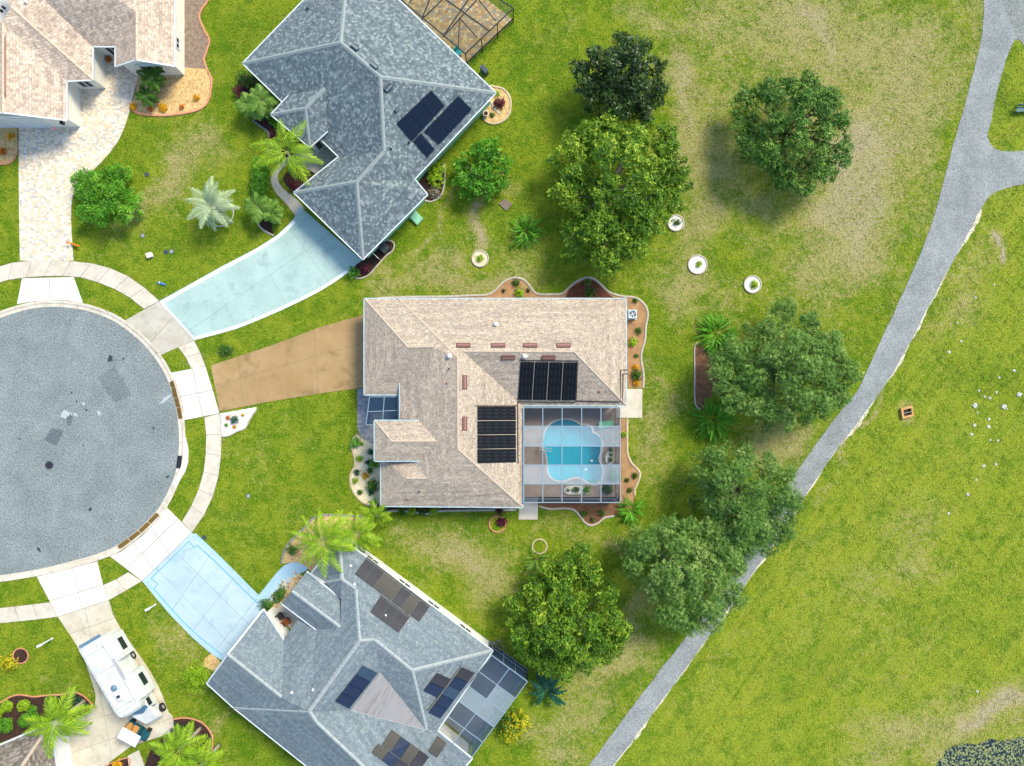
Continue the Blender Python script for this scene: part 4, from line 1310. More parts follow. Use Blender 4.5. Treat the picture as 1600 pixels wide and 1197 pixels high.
# ------------------------------------------------------------------ pool, deck and screen enclosures
M['deck'] = concrete('brown_grey_pool_deck', '#8d7d70', '#a3948a', '#6d5f55', 0.4, 0.5)
M['deck_grey'] = concrete('dark_grey_patio', '#6f7478', '#7f8488', '#565b60', 0.4, 0.5)
M['coping'] = concrete('pale_pool_coping', '#b9b3a8', '#cbc6bc', '#8f887c', 0.3)
M['pool_tile'] = noisy('aqua_pool_plaster', '#79c3d0', '#8bcfda', 2.0, 0.6, 0.1, 20)
t = NT('pool_water')
t.b.inputs['Base Color'].default_value = (0.25, 0.80, 0.92, 1)
t.b.inputs['Roughness'].default_value = 0.05
t.b.inputs['IOR'].default_value = 1.33
t.b.inputs['Transmission Weight'].default_value = 0.0
tr = t.n('ShaderNodeBsdfTransparent')
tr.inputs[0].default_value = (0.16, 0.80, 0.88, 1)
mx = t.n('ShaderNodeMixShader')
mx.inputs[0].default_value = 0.16
t.l(tr.outputs[0], mx.inputs[1])
t.l(t.b.outputs[0], mx.inputs[2])
t.l(mx.outputs[0], t.out.inputs['Surface'])
t.bump(t.noise(t.pos(), 2.5, 3, 0.6), 0.15, 0.05)
M['water'] = t.m
M['beam_pale'] = plain('pale_blue_aluminium', '#8fa3ae', 0.4, 0.3)
M['beam_bronze'] = plain('dark_bronze_aluminium', '#2c3236', 0.4, 0.3)


def screen_mat(name, colr, opac):
    t = NT(name)
    t.b.inputs['Base Color'].default_value = hexc(colr)
    t.b.inputs['Roughness'].default_value = 0.8
    t.b.inputs['Specular IOR Level'].default_value = 0.1
    tr = t.n('ShaderNodeBsdfTransparent')
    mx = t.n('ShaderNodeMixShader')
    n = t.noise(t.pos(), 0.8, 4, 0.6)
    mx_f = t.maprange(n, 0.3, 0.7, opac * 0.85, min(1, opac * 1.15))
    t.l(mx_f, mx.inputs[0])
    t.l(tr.outputs[0], mx.inputs[1])
    t.l(t.b.outputs[0], mx.inputs[2])
    t.l(mx.outputs[0], t.out.inputs['Surface'])
    return t.m


M['mesh_dark'] = screen_mat('charcoal_insect_screen', '#2c3a44', 0.2)
M['mesh_pale'] = screen_mat('sun_bleached_insect_screen', '#a9bec8', 0.33)
M['mesh_mid'] = screen_mat('grey_blue_insect_screen', '#31465a', 0.5)
M['mesh_side'] = screen_mat('side_insect_screen', '#243f58', 0.55)
M['mesh_bronze'] = screen_mat('bronze_insect_screen', '#3a3d3c', 0.22)


def ring_fill(outer, inner, z, name, mat, parent=None):
    """flat sheet between an outer loop and an inner hole (world 2D points)"""
    bm = bmesh.new()
    es = []
    for loop in (outer, inner):
        vs = [bm.verts.new((p[0], p[1], z)) for p in loop]
        es += [bm.edges.new((vs[i], vs[(i + 1) % len(vs)])) for i in range(len(vs))]
    bmesh.ops.triangle_fill(bm, use_beauty=True, use_dissolve=False, edges=es)
    bmesh.ops.recalc_face_normals(bm, faces=bm.faces[:])
    for f in bm.faces:
        if f.normal.z < 0:
            f.normal_flip()
    me = bpy.data.meshes.new(name)
    bm.to_mesh(me)
    bm.free()
    return link(name, me, mat, parent)


PZ = lambda u, v: (780 + u / 5.442, 620 + v / 5.442)
pool_px = sm([PZ(*q) for q in [(375, 350), (397, 285), (440, 230), (500, 200), (570, 192), (640, 207), (692, 238), (745, 240), (785, 264), (793, 302), (832, 322), (862, 357), (876, 400), (873, 450), (856, 490), (847, 530),
                               (857, 565), (874, 592), (881, 640), (870, 690), (845, 732), (795, 744), (745, 720), (700, 692), (650, 683), (600, 695), (550, 714), (490, 712), (442, 685), (417, 640), (411, 580), (405, 520), (388, 460), (372, 400)]], 3, True)
DZ = 0.15
deck_px = [(816, 632), (972, 632), (962.5, 776.5), (816, 776.5)]
deck_w = [W(*q, DZ) for q in ((812, 628), (961.5, 628), (961.5, 776.5), (812, 776.5))]
pool_w = [W(*q, DZ) for q in pool_px]
NOGRASS.append([(812, 628), (968, 628), (968, 782), (812, 782)])
deck = tag(empty('pool_deck', W(820, 700)), 'brown-grey concrete deck round the swimming pool', kind='structure')
ring_fill(deck_w, pool_w, DZ, 'deck_surface', M['deck'], deck)
mb = MB()
for i in range(4):
    a, b = deck_w[i], deck_w[(i + 1) % 4]
    mb.add([(a.x, a.y, 0), (b.x, b.y, 0), (b.x, b.y, DZ), (a.x, a.y, DZ)], [(0, 1, 2, 3)])
mb.build('deck_edge', M['deck'], deck)
pool = tag(empty('swimming_pool', W(893, 705)), 'turquoise freeform swimming pool with pale coping under the screen', 'pool')
pin = offset_poly([(p.x, p.y) for p in pool_w], 0.01)
mb = MB()
n = len(pool_w)
zb = -1.25
vs = [(p.x, p.y, DZ) for p in pool_w] + [(p.x, p.y, zb) for p in pool_w]
mb.add(vs, [(i, (i + 1) % n, n + (i + 1) % n, n + i) for i in range(n)] + [tuple(range(n, 2 * n))])
mb.build('basin', M['pool_tile'], pool)
MB().add([(p[0], p[1], 0.03) for p in pin], [tuple(range(n))]).build('water', M['water'], pool)
cop_o = offset_poly([(p.x, p.y) for p in pool_w], -0.13)
cop_i = offset_poly([(p.x, p.y) for p in pool_w], 0.04)
mb = MB()
for i in range(n):
    j = (i + 1) % n
    q = [cop_o[i], cop_o[j], cop_i[j], cop_i[i]]
    mb.slab([(a.x, a.y) for a in q], DZ - 0.03, DZ + 0.02)
mb.build('coping', M['coping'], pool)
M['steel'] = plain('white_steel_rail', '#d7dadb', 0.3, 0.2)
a = W(*PZ(345, 440), DZ)
b = W(*PZ(445, 465), DZ)
for k in (0, 1):
    o_ = Vector((0, 0.25 * k, 0))
    MB().tube([a + o_, a + o_ + Vector((0, 0, 0.8)), a.lerp(b, 0.5) + o_ + Vector((0, 0, 0.85)), b + o_ + Vector((0, 0, 0.3)), b + o_ + Vector((0, 0, -0.4))], 0.035, 6).build('handrail', M['steel'], pool)
for q in (PZ(785, 545), PZ(735, 618)):
    MB().lathe(W(*q, 0.03), [(0.12, 0), (0.12, 0.05), (0.05, 0.08)], 10).build('float', M['vent_white'], pool)

# planting islands on the deck
for lab, pts in (('white pebble island at the south rim of the pool', [(548, 800), (560, 765), (600, 750), (660, 745), (715, 760), (730, 790), (775, 800), (780, 825), (720, 828), (640, 830), (570, 825)]),
                 ('white pebble island beside the pool on the screen side', [(950, 430), (968, 445), (965, 570), (930, 578), (903, 550), (898, 510), (915, 465)])):
    o = tag(empty('pebble_island', W(*PZ(*pts[0]), DZ)), lab, 'planter')
    px = sm([PZ(*q) for q in pts], 3, True)
    MB().slab(wp(px, DZ), DZ, DZ + 0.06).build('pebbles', M['gravel_white'], o)
    mb = MB()
    r2 = resample(px + px[:1], 3.2)
    for q in r2[:-1]:
        mb.lathe(W(q.x, q.y, DZ), [(0.09, 0), (0.11, 0.06), (0.05, 0.12)], 6)
    mb.build('rim_stones', M['edge_grey'], o)

# sun lounger
lo = tag(empty('sun_lounger', W(951, 662, DZ)), 'green sling lounger on the pool deck corner', 'lounger')
M['lime_sling'] = plain('pale_green_sling', '#7fc79a', 0.7)
c = W(950, 662, DZ)
L = Vector((1, 0.12, 0)).normalized()
Q = Vector((-L.y, L.x, 0))
MB().hexa([c + L * x + Q * y + Vector((0, 0, 0.28)) for x, y in ((-.5, -.3), (.5, -.3), (.5, .3), (-.5, .3))], [c + L * x + Q * y + Vector((0, 0, 0.33)) for x, y in ((-.5, -.3), (.5, -.3), (.5, .3), (-.5, .3))]).build('seat', M['lime_sling'], lo)
MB().hexa([c + L * x + Q * y + Vector((0, 0, z)) for x, y, z in ((-.5, -.3, .28), (-.5, .3, .28), (-.95, .3, .6), (-.95, -.3, .6))], [c + L * x + Q * y + Vector((0, 0, z + .05)) for x, y, z in ((-.5, -.3, .28), (-.5, .3, .28), (-.95, .3, .6), (-.95, -.3, .6))]).build('backrest', M['lime_sling'], lo)
for x in (-.45, .45):
    for y in (-.28, .28):
        MB().bar(c + L * x + Q * y, c + L * x + Q * y + Vector((0, 0, .29)), 0.04).build('leg', M['steel'], lo)


def cage(name, label, corners, zt, rows, cols, matfun, beam, side_edges, side_mat, base_z=0.0, bw=0.07, posts=True):
    """flat-topped screen enclosure: corners are pixel points of the top rail (A,B,C,D)"""
    P = [W(*q, zt) for q in corners]
    root = tag(empty(name, W(*corners[0])), label, 'screen enclosure')

    def pt(u, v, z=0.0):
        a = P[0].lerp(P[1], u)
        b = P[3].lerp(P[2], u)
        return a.lerp(b, v) + Vector((0, 0, z))
    for j in rows:
        MB().bar(pt(0, j), pt(1, j), bw, 0.12).build('beam', beam, root)
    for i in cols:
        MB().bar(pt(i, 0, 0.005), pt(i, 1, 0.005), bw, 0.12).build('beam', beam, root)
    for a in range(len(cols) - 1):
        for b in range(len(rows) - 1):
            q = [pt(cols[a], rows[b], 0.03), pt(cols[a + 1], rows[b], 0.03), pt(cols[a + 1], rows[b + 1], 0.03), pt(cols[a], rows[b + 1], 0.03)]
            if (q[1] - q[0]).cross(q[2] - q[1]).z < 0:
                q = q[::-1]
            MB().add(q, [(0, 1, 2, 3)]).build('screen_panel', matfun(a, b), root)
    for (u0, v0, u1, v1, nseg) in side_edges:
        for k in range(nseg):
            a, b = pt(u0 + (u1 - u0) * k / nseg, v0 + (v1 - v0) * k / nseg), pt(u0 + (u1 - u0) * (k + 1) / nseg, v0 + (v1 - v0) * (k + 1) / nseg)
            a2, b2 = Vector((a.x, a.y, base_z)), Vector((b.x, b.y, base_z))
            MB().add([a2, b2, b, a], [(0, 1, 2, 3)]).build('screen_panel', side_mat, root)
            MB().bar(a2, a - Vector((0, 0, 0.07)), bw, bw).build('post', beam, root)
        MB().bar(b2, b - Vector((0, 0, 0.07)), bw, bw).build('post', beam, root)
        a, b = pt(u0, v0, -1.9 + 0.0), pt(u1, v1, -1.9)
        MB().bar(a, b, bw, bw).build('rail', beam, root)
    return root


cage('pool_enclosure', 'pale framed screen enclosure over the turquoise pool', [(818.5, 637), (969, 637), (969, 785), (818.5, 785)], 3.0,
     [0, .196, .405, .605, .804, 1], [0, .197, .397, .6, .8, 1], lambda a, b: M['mesh_pale'] if b in (1, 3) else (M['mesh_dark'] if b == 2 else M['mesh_mid'] if a == 9 else M['mesh_dark']),
     M['beam_pale'], [(0, 1, 1, 1, 5), (1, 0, 1, 1, 5)], M['mesh_side'])
# entry enclosure of the central house
cage('entry_enclosure', 'small dark blue screened entry between garage and porch roofs', [(577.5, 620), (622, 620), (621.5, 660), (572, 664)], 2.7, [0, .53, 1], [0, .52, 1],
     lambda a, b: M['mesh_side'], M['beam_pale'], [(0, 0, 0, 1, 2)], M['mesh_side'], 0.0, 0.06)
# enclosure of the grey house
dm = [['mesh_mid', 'mesh_mid', 'mesh_pale', 'mesh_mid', 'mesh_dark'], ['mesh_mid', 'mesh_pale', 'mesh_pale', 'mesh_mid', 'mesh_mid']]
cage('pool_enclosure', 'blue-grey screen enclosure at the corner of the grey-roofed house', [(768, 1023.5), (824, 1064.5), (737, 1183), (679, 1140)], 2.75,
     [0, .22, .41, .6, .80, 1], [0, .5, 1], lambda a, b: M[dm[a][b]], M['beam_pale'], [(0, 0, 1, 0, 3), (1, 0, 1, 1, 5)], M['mesh_side'])
paving('patio', 'grey concrete patio under the enclosure of the grey-roofed house', [(764, 1000), (826, 1047), (741, 1163), (684, 1120)], [((740, 1030), (800, 1075)), ((715, 1065), (770, 1110))], M['deck_grey'], 0.04, 0.2)
M['turf_shade'] = M['joint']
# bronze enclosure of the mint house
cb = cage('patio_enclosure', 'dark bronze screen enclosure over a tan paver patio', [(640, -92), (802, 13), (727, 84), (627, 0)], 2.6, [0, .5, 1], [0, .33, .66, 1],
          lambda a, b: M['mesh_bronze'], M['beam_bronze'], [(1, 0, 1, 1, 3), (0, 1, 0, 1, 1)], M['mesh_bronze'], 0.0, 0.1)
paving('patio', 'tan paver patio behind the mint-walled house', [(627, 10), (728, 100), (802, 31), (660, -80)], [], M['paver_b'], 0.045, 0.2)
P_ = lambda x, y: W(x, y, 2.64)
for a, b in (((691, 0), (653, 36)), ((745, 0), (692, 58)), ((718, 28), (716, 72)), ((718, 28), (745, 58)), ((748, 0), (774, 32)), ((640, 4), (648, -10))):
    MB().bar(P_(*a), P_(*b), 0.09, 0.1).build('beam', M['beam_bronze'], cb)
# patio chair under it
ch = tag(empty('patio_chair', W(718, 86)), 'teal covered chair in the corner of the paver patio', 'chair')
M['teal'] = plain('teal_cover', '#2f8f93', 0.8)
c = W(717, 84)
MB().box(c + Vector((0, 0, .42)), (.6, .6, .1), .7).build('seat', M['teal'], ch)
MB().box(c + Vector((-.2, .22, .7)), (.62, .1, .6), .7).build('backrest', M['teal'], ch)
for x in (-.24, .24):
    for y in (-.24, .24):
        MB().bar(c + Vector((x, y, 0)), c + Vector((x, y, .38)), .05).build('leg', M['beam_bronze'], ch)

# ------------------------------------------------------------------ pads, beds, rings
paving('concrete_pad', 'pale concrete pad at the right side of the central house', [(977, 607.5), (1004, 607.5), (1003.5, 653), (962, 653), (962, 632), (977, 632)], [], M['walk'], 0.05, 0.2)
paving('concrete_pad', 'pale concrete pad below the pool enclosure', [(812, 776), (841, 776), (840.5, 812), (810, 812)], [], M['walk'], 0.05, 0.2)
paving('entry_walk', 'grey paver entry walk in front of the central house', [(558, 607.5), (585, 606), (640, 606), (640, 700), (583, 694), (570, 688), (561, 679), (558, 668)], [], M['paver_c'], 0.045, 0.2)


BEDN = [0]


def bed(label, outline, surf, edge=None, edge_pts=None, closed=False, w=3.6, zs=0.03, name='planting_bed', smooth=2, h=0.12):
    o = tag(empty(name, W(*outline[0])), label, 'flower bed')
    BEDN[0] += 1
    zs += 0.0006 * BEDN[0]
    px = [(p[0], p[1]) for p in outline]
    mb = MB().slab(wp(px), 0.001, zs)
    mb.build('ground_cover', M[surf], o)
    NOGRASS.append(px)
    if edge:
        ep = sm(edge_pts or outline, 4, closed)
        P = [Vector(p) for p in ep]
        if closed:
            P.append(P[0])
        mb = MB()
        L_, R_ = [], []
        for i, p in enumerate(P):
            a, b = P[max(i - 1, 0)], P[min(i + 1, len(P) - 1)]
            if closed and i in (0, len(P) - 1):
                a, b = P[-2], P[1]
            d_ = (b - a).normalized()
            n_ = Vector((-d_.y, d_.x)) * w / 2
            L_.append(p + n_)
            R_.append(p - n_)
        vs, fs = [], []
        for l_, r_ in zip(L_, R_):
            m_ = (l_ + r_) / 2
            vs += [W(l_.x, l_.y, 0), W(*(l_ * .75 + m_ * .25), h * .75), W(m_.x, m_.y, h), W(*(r_ * .75 + m_ * .25), h * .75), W(r_.x, r_.y, 0)]
        for i in range(len(P) - 1):
            for k in range(4):
                a = i * 5 + k
                fs.append((a, a + 5, a + 6, a + 1))
        mb.add(vs, fs).build('border', M[edge], o)
        NOGRASS.append([tuple(p) for p in L_] + [tuple(p) for p in R_[::-1]])
    return o


tb = [(590, 466), (640, 464), (690, 463.5), (714, 463), (740, 461.5), (760, 461), (772, 455), (781, 446), (790, 438.5), (804, 434), (817.5, 437), (827, 446), (834, 456), (843, 460), (860, 460), (878, 459), (888, 450.5), (901, 440), (917, 433.8), (930, 437),
      (941, 447), (951, 456), (964, 461), (975.5, 463.4), (992, 465), (1003, 471.5), (1010.5, 482), (1012, 494), (1009, 511.5), (1008, 531), (1002.5, 550), (1002.4, 566), (1005.6, 585), (1005, 606)]
bed('brown soil bed scalloped along the top and right of the central house', sm(tb, 3) + [(960, 606), (960, 480), (590, 480)], 'dirt', 'edge_grey', tb)
bed('reddish mulch crescent under the gutter of the central house', sm([(882, 468), (890, 452), (902, 443), (917, 437), (930, 440), (940, 449), (950, 459), (964, 468)], 3), 'mulch_red', zs=0.036)
rb_ = [(980, 654), (980, 674), (980, 693.5), (981, 710), (987.6, 724.7), (997, 734), (1000, 741), (997.7, 752), (992, 765), (992, 774)]
bed('brown soil bed with wavy border beside the pool enclosure', sm(rb_, 3) + [(985, 800), (962, 790), (962, 654)], 'dirt', 'edge_cream', rb_)
bb_ = [(960, 806), (956, 807), (945, 809), (934, 817.5), (923, 821), (914, 816.6), (907, 807.4), (899.4, 799), (892, 795.5), (879, 794.6), (861, 795.5), (850, 793.6), (842.5, 791)]
bed('dark red mulch bed below the pool enclosure', [(842, 770)] + sm(bb_[::-1], 3) + [(985, 800), (970, 785), (966, 770)], 'mulch', 'edge_grey', bb_)
sb = [(602, 799), (621, 798), (638, 799), (654, 801.5), (664, 803), (678.5, 801), (686.6, 798.4), (719, 797.6), (768, 797), (806, 797)]
bed('narrow mulch bed along the lower wall of the central house', sm(sb, 3) + [(806, 770), (600, 770)], 'mulch_dark', 'edge_grey', sb)
lb = [(559.3, 679), (551, 687.4), (549, 696.6), (552, 707.6), (554.5, 718.7), (553.8, 729.7), (549, 739), (547, 748), (549, 761), (555.6, 774), (565.7, 784), (577, 790)]
bed('cream pebble bed with wavy border in front of the central house', sm(lb, 3) + [(604, 790), (608, 700), (583, 694), (570, 688)], 'gravel_cream', 'edge_cream', lb)
wb = [(347, 682), (358, 680.7), (371, 674), (383, 669), (390, 655.6), (401, 639)]
bed('small white pebble bed between sidewalk and tan driveway', [(344, 646), (347, 682)] + sm(wb, 3) + [(401, 636)], 'gravel_white', 'edge_grey', wb, w=2.6)
bed('dark mulch bed under the eave of the mint-walled house', sm([(374, 118), (371, 135), (373, 152), (380, 172), (395, 188), (408, 198), (418, 207), (421.5, 221), (417, 237)], 3) + [(430, 248), (455, 245), (490, 235), (450, 165), (400, 120)], 'mulch_dark', 'edge_dark', [(395, 188), (408, 198), (418, 206), (421.5, 221), (417, 238)], w=3)
bed('dark mulch bed inside the curve of the pale walkway', [(452, 262), (466, 252), (492, 270), (468, 303), (449, 292), (441, 280)], 'mulch_dark')
wb2 = [(400, 335), (402.6, 348), (410, 358), (420, 364.4), (428, 368)]
bed('dark mulch bed with potted plants beside the aqua driveway', sm(wb2, 3) + [(424, 352), (438, 338), (440, 325), (420, 318)], 'mulch_dark', 'edge_grey', wb2, w=3)
sb2 = [(694, 256), (695, 275), (693.4, 292.5), (688, 306.6), (674, 315), (664, 313)]
bed('dark bed with lime shrubs beside the mint wall', [(655, 285), (668, 262)] + sm(sb2, 3), 'mulch_dark', 'edge_grey', sb2, w=3)
cb2 = [(545, 425), (553, 433), (562, 435), (572, 432), (580, 425.5), (590, 414), (604, 399), (613, 392), (616, 383), (612, 377), (603, 375)]
bed('narrow bed at the garage corner of the mint-walled house', sm(cb2, 3) + [(590, 375), (556, 412)], 'mulch_dark', 'edge_grey', cb2, w=2.6)
bed('round tan pebble bed at the corner of the mint-walled house', sm([(764, 137), (775, 136), (786, 139), (795, 149), (798, 163), (795, 179), (784, 190), (769, 193), (757, 187), (756, 170)], 3, True), 'gravel_tan', 'edge_cream', None, True, 3.4)
ab = [(326, -10), (325, 0), (314.5, 15), (311.5, 28), (318, 45), (326.6, 62.7), (323, 78), (318, 93), (323, 108), (330, 123), (329, 140), (326, 155.4), (316, 168), (296, 175.4), (263, 180), (238, 180), (215.5, 176.7), (204, 170.4)]
bed('tan pebble bed with orange flowers and terracotta border', [(318, 100)] + sm(ab[8:], 3) + [(213, 140), (214, 110), (285, 100)], 'gravel_tan', 'edge_pink', ab[7:])
bed('grey-brown pebble strip along the side of the cream house', sm(ab[:9], 3) + [(285, 106), (285, -10)], 'gravel_grey', 'edge_pink', ab[:8])
bed('small tan pebble bed left of the cream house garage', [(-30, 190), (27, 190), (28, 235)] + sm([(26, 242), (20, 250), (8, 256), (-30, 256)], 3), 'gravel_tan', 'edge_pink', [(27, 238), (20, 250), (8, 256), (-30, 256)])
db = [(441, 881), (441, 872), (446, 857), (457, 842.5), (473.5, 827), (488, 811), (501, 805.7), (517.6, 804.8), (540, 805.7), (565, 807.6), (573, 814), (566, 828)]
bed('tan pebble bed under the tall palm of the grey-roofed house', sm(db, 3) + [(552, 858), (520, 868), (495, 900), (480, 888), (468, 879), (455, 878)], 'gravel_tan', 'edge_dark', db)
st = sm([(418, 938), (435, 916), (453, 894), (461, 891), (469, 897), (475, 905), (470, 925), (442, 946), (428, 949)], 2, True)
bd = bed('bed of pale flat stones beside the blue walkway', st, 'gravel_tan')
r5 = random.Random(5)
M['stone_pale'] = noisy('pale_flat_stone', '#b3a48c', '#cfc4b0', 5, 0.9, 0.4, 18, var=0.4)
M['stone_brown'] = noisy('brown_flat_stone', '#8a7358', '#a18a6d', 5, 0.9, 0.4, 18, var=0.4)
for k in range(150):
    x, y = r5.uniform(418, 476), r5.uniform(890, 950)
    if not inside(np.array([x]), np.array([y]), offset_poly(st, 1.2))[0]:
        continue
    pts = blob(x, y, r5.uniform(1.6, 3.2), r5.uniform(1.2, 2.0), 6, 0.25, r5.uniform(0.5, 1.1), k)
    MB().slab(wp(pts), 0.02, 0.06 + r5.uniform(0, 0.05)).build('stone', M['stone_pale'] if r5.random() < 0.7 else M['stone_brown'], bd)
bed('small tan pebble patch at the garage corner of the grey-roofed house', [(317, 1041), (321, 1028), (331, 1021), (343, 1032), (345, 1042), (338, 1050)], 'gravel_tan')
eb = [(-30, 1112), (0, 1098), (7.4, 1094), (17, 1088.7), (27, 1086), (39, 1086.8), (52.8, 1089), (66, 1087.5), (81, 1086), (93, 1085.9), (114, 1082.5), (122.8, 1083.8), (132.6, 1089.3), (140, 1096.7), (147, 1106)]
bed('dark mulch bed with clipped shrubs and terracotta border', sm(eb, 3) + [(138, 1112), (118, 1120), (85, 1140), (60, 1140), (-30, 1170)], 'mulch_dark', 'edge_pink', eb, w=3)
eb2 = [(271, 1124), (287, 1122), (302.5, 1124), (317.5, 1131), (327.5, 1142.5), (332, 1156), (330, 1180), (322, 1210)]
bed('mulch bed with palm fronds below the motorhome', sm(eb2, 3) + [(310, 1230), (232, 1230), (226, 1197), (235, 1172), (255, 1152), (272, 1140)], 'mulch_dark', 'edge_pink', eb2, w=3)
bed('tiny brick-edged bed at the bottom edge of the photo', [(163, 1197), (200, 1184), (202, 1210), (165, 1215)], 'mulch_dark', 'edge_pink', [(163, 1197), (200, 1184), (202, 1200)], w=2.4)
tb4 = [(1109.7, 551), (1119.5, 573), (1120.6, 594.7), (1110, 620), (1097, 640)]
bo = bed('dark mulch bed between two bushy plants left of the oak', [(1085.8, 536), (1105, 545)] + sm(tb4, 3) + [(1085.8, 632)], 'mulch', 'edge_grey', [(1097, 536), (1086, 540), (1085.5, 580), (1086, 628), (1094, 640)], w=2.6)
for a, b in zip(tb4, tb4[1:]):
    pass
NR = [(750, 404, 14, 'gravel_cream', 'edge_grey', 'pale ring planter left of the spreading light green tree'), (1056, 348.5, 13.5, 'gravel_white', 'edge_grey', 'white pebble ring planter nearest the light green tree'),
      (1090, 413.5, 16, 'gravel_white', 'edge_grey', 'largest white pebble ring planter in the middle of the three'), (1176, 444.5, 14.5, 'gravel_white', 'edge_grey', 'white pebble ring planter nearest the big oak'),
      (777, 819, 14, 'lawn', 'edge_pink', 'pinkish stone ring in the lawn below the central house'), (843, 854, 12.5, 'lawn', 'edge_cream', 'cream stone ring above the round green tree'),
      (32, 1025, 13, 'mulch_dark', 'edge_pink', 'terracotta ring in the lawn at the left edge'), (343, 332, 24, 'lawn', 'edge_grey', 'thin grey ring under the silvery palm')]
for x, y, r, sf, eg, lab in NR:
    pts = [(x + r * 0.9 * math.cos(k * math.pi / 8), y + r * 0.9 * math.sin(k * math.pi / 8)) for k in range(16)]
    bed(lab, pts, sf, eg, None, True, 2.6, 0.07, 'ring_planter', h=0.16)

# ------------------------------------------------------------------ kerb ramps
M['ramp'] = noisy('brown_rubber_ramp', '#5c471f', '#6f5829', 4, 0.8, 0.3, 20)
for lab, i0, i1 in (('brown rubber kerb ramp at the tan driveway', [(265, 597), (268, 606), (272, 622), (276, 637), (279.5, 655)], None), ('brown rubber kerb ramp at the blue driveway', [(244.5, 801), (231, 815), (216, 829), (200, 841.5), (183, 853.5)], None)):
    o = tag(empty('kerb_ramp', W(*i0[0])), lab, 'ramp')
    cx_, cy_ = 75, 690
    for a, b in zip(i0, i0[1:]):
        def outp(p, d_):
            v = (Vector(p) - Vector((cx_, cy_))).normalized()
            return Vector(p) + v * d_
        A, B = Vector(a).lerp(Vector(b), 0.03), Vector(a).lerp(Vector(b), 0.97)
        q = [outp(A, -0.5), outp(B, -0.5), outp(B, 6), outp(A, 6)]
        lo_ = [W(p.x, p.y, 0.03) for p in q]
        hi_ = [W(q[0].x, q[0].y, 0.045), W(q[1].x, q[1].y, 0.045), W(q[2].x, q[2].y, 0.15), W(q[3].x, q[3].y, 0.15)]
        if (lo_[1] - lo_[0]).cross(lo_[2] - lo_[1]).z < 0:
            lo_, hi_ = lo_[::-1], hi_[::-1]
        MB().hexa(lo_, hi_).build('ramp_piece', M['ramp'], o)

# ------------------------------------------------------------------ motorhome
rear = W(139.4, 1005.6, 3.2)
fwd = Vector((0.503, -0.864, 0)).normalized()
lft = Vector((-fwd.y, fwd.x, 0))
up = Vector((0, 0, 1))
R0 = Vector((rear.x, rear.y, 0))
rv = tag(empty('motorhome', R0 + fwd * 4), 'white motorhome with two slide-outs parked on the worn concrete driveway', 'motorhome')


def L3(x, y, z):
    return R0 + fwd * x + lft * y + up * z


def lbox(x0, x1, y0, y1, z0, z1, name, mat, parent, bev=0.0, taper=0.0):
    b = [L3(x0, y1, z0), L3(x0, y0, z0), L3(x1, y0, z0), L3(x1, y1, z0)][::1]
    t_ = [L3(x0 + taper, y1 - taper, z1), L3(x0 + taper, y0 + taper, z1), L3(x1 - taper, y0 + taper, z1), L3(x1 - taper, y1 - taper, z1)]
    me = MB().hexa(b[::1], t_).mesh(name)
    bm = bmesh.new()
    bm.from_mesh(me)
    bmesh.ops.recalc_face_normals(bm, faces=bm.faces[:])
    if bev:
        bmesh.ops.bevel(bm, geom=bm.edges[:], offset=bev, segments=2, affect='EDGES', profile=0.6)
    bm.to_mesh(me)
    bm.free()
    return link(name, me, mat, parent)


def hull(pts, name, mat, parent, bev=0.0):
    bm = bmesh.new()
    for p in pts:
        bm.verts.new(p)
    r_ = bmesh.ops.convex_hull(bm, input=bm.verts[:])
    bmesh.ops.recalc_face_normals(bm, faces=bm.faces[:])
    if bev:
        bmesh.ops.dissolve_limit(bm, angle_limit=0.02, verts=bm.verts[:], edges=bm.edges[:])
        bmesh.ops.bevel(bm, geom=bm.edges[:], offset=bev, segments=2, affect='EDGES')
    me = bpy.data.meshes.new(name)
    bm.to_mesh(me)
    bm.free()
    return link(name, me, mat, parent)


M['rv_white'] = noisy('white_gelcoat', '#b9bab5', '#cfd0cd', 1.6, 0.35, 0.05, 9, 0, 0.4, 0.15)
M['rv_blue'] = plain('slate_blue_trim', '#57758a', 0.4)
M['rv_dark'] = plain('dark_tinted_glass', '#1d2930', 0.1, 0, 0.7)
M['rv_cyan'] = plain('blue_tinted_glass', '#2a5773', 0.08, 0, 0.8)
M['tyre'] = plain('black_rubber', '#1e1d1c', 0.8)
M['rim'] = plain('silver_rim', '#b9bab8', 0.35, 0.5)
lbox(0, 7.0, -1.2, 1.2, 0.55, 3.2, 'body', M['rv_white'], rv, 0.1)
hull([L3(7.0, y, z) for y in (-1.2, 1.2) for z in (1.9, 3.18)] + [L3(7.45, y * .92, 3.1) for y in (-1.2, 1.2)] + [L3(7.75, y * .6, 2.7) for y in (-1.2, 1.2)] + [L3(7.6, y * .8, 2.1) for y in (-1.2, 1.2)], 'cab_over', M['rv_white'], rv, 0.06)
hull([L3(7.0, y, z) for y in (-1.05, 1.05) for z in (0.5, 2.0)] + [L3(7.75, y * .95, 2.0) for y in (-1, 1)] + [L3(8.65, y, 1.32) for y in (-1, 1)] + [L3(9.5, y * .75, 1.05) for y in (-1, 1)] + [L3(9.65, y * .8, 0.55) for y in (-1, 1)] + [L3(8.8, y, 0.5) for y in (-1.02, 1.02)], 'cab', M['rv_white'], rv, 0.05)
hull([L3(7.72, y * .85, 2.08) for y in (-1, 1)] + [L3(8.68, y * .92, 1.36) for y in (-1, 1)] + [L3(8.3, 0, 1.72)] + [L3(7.7, y * .8, 1.9) for y in (-1, 1)] + [L3(8.6, y * .9, 1.28) for y in (-1, 1)], 'windshield', M['rv_cyan'], rv)
lbox(7.25, 8.0, 1.0, 1.07, 1.3, 1.85, 'side_window', M['rv_dark'], rv, 0.01)
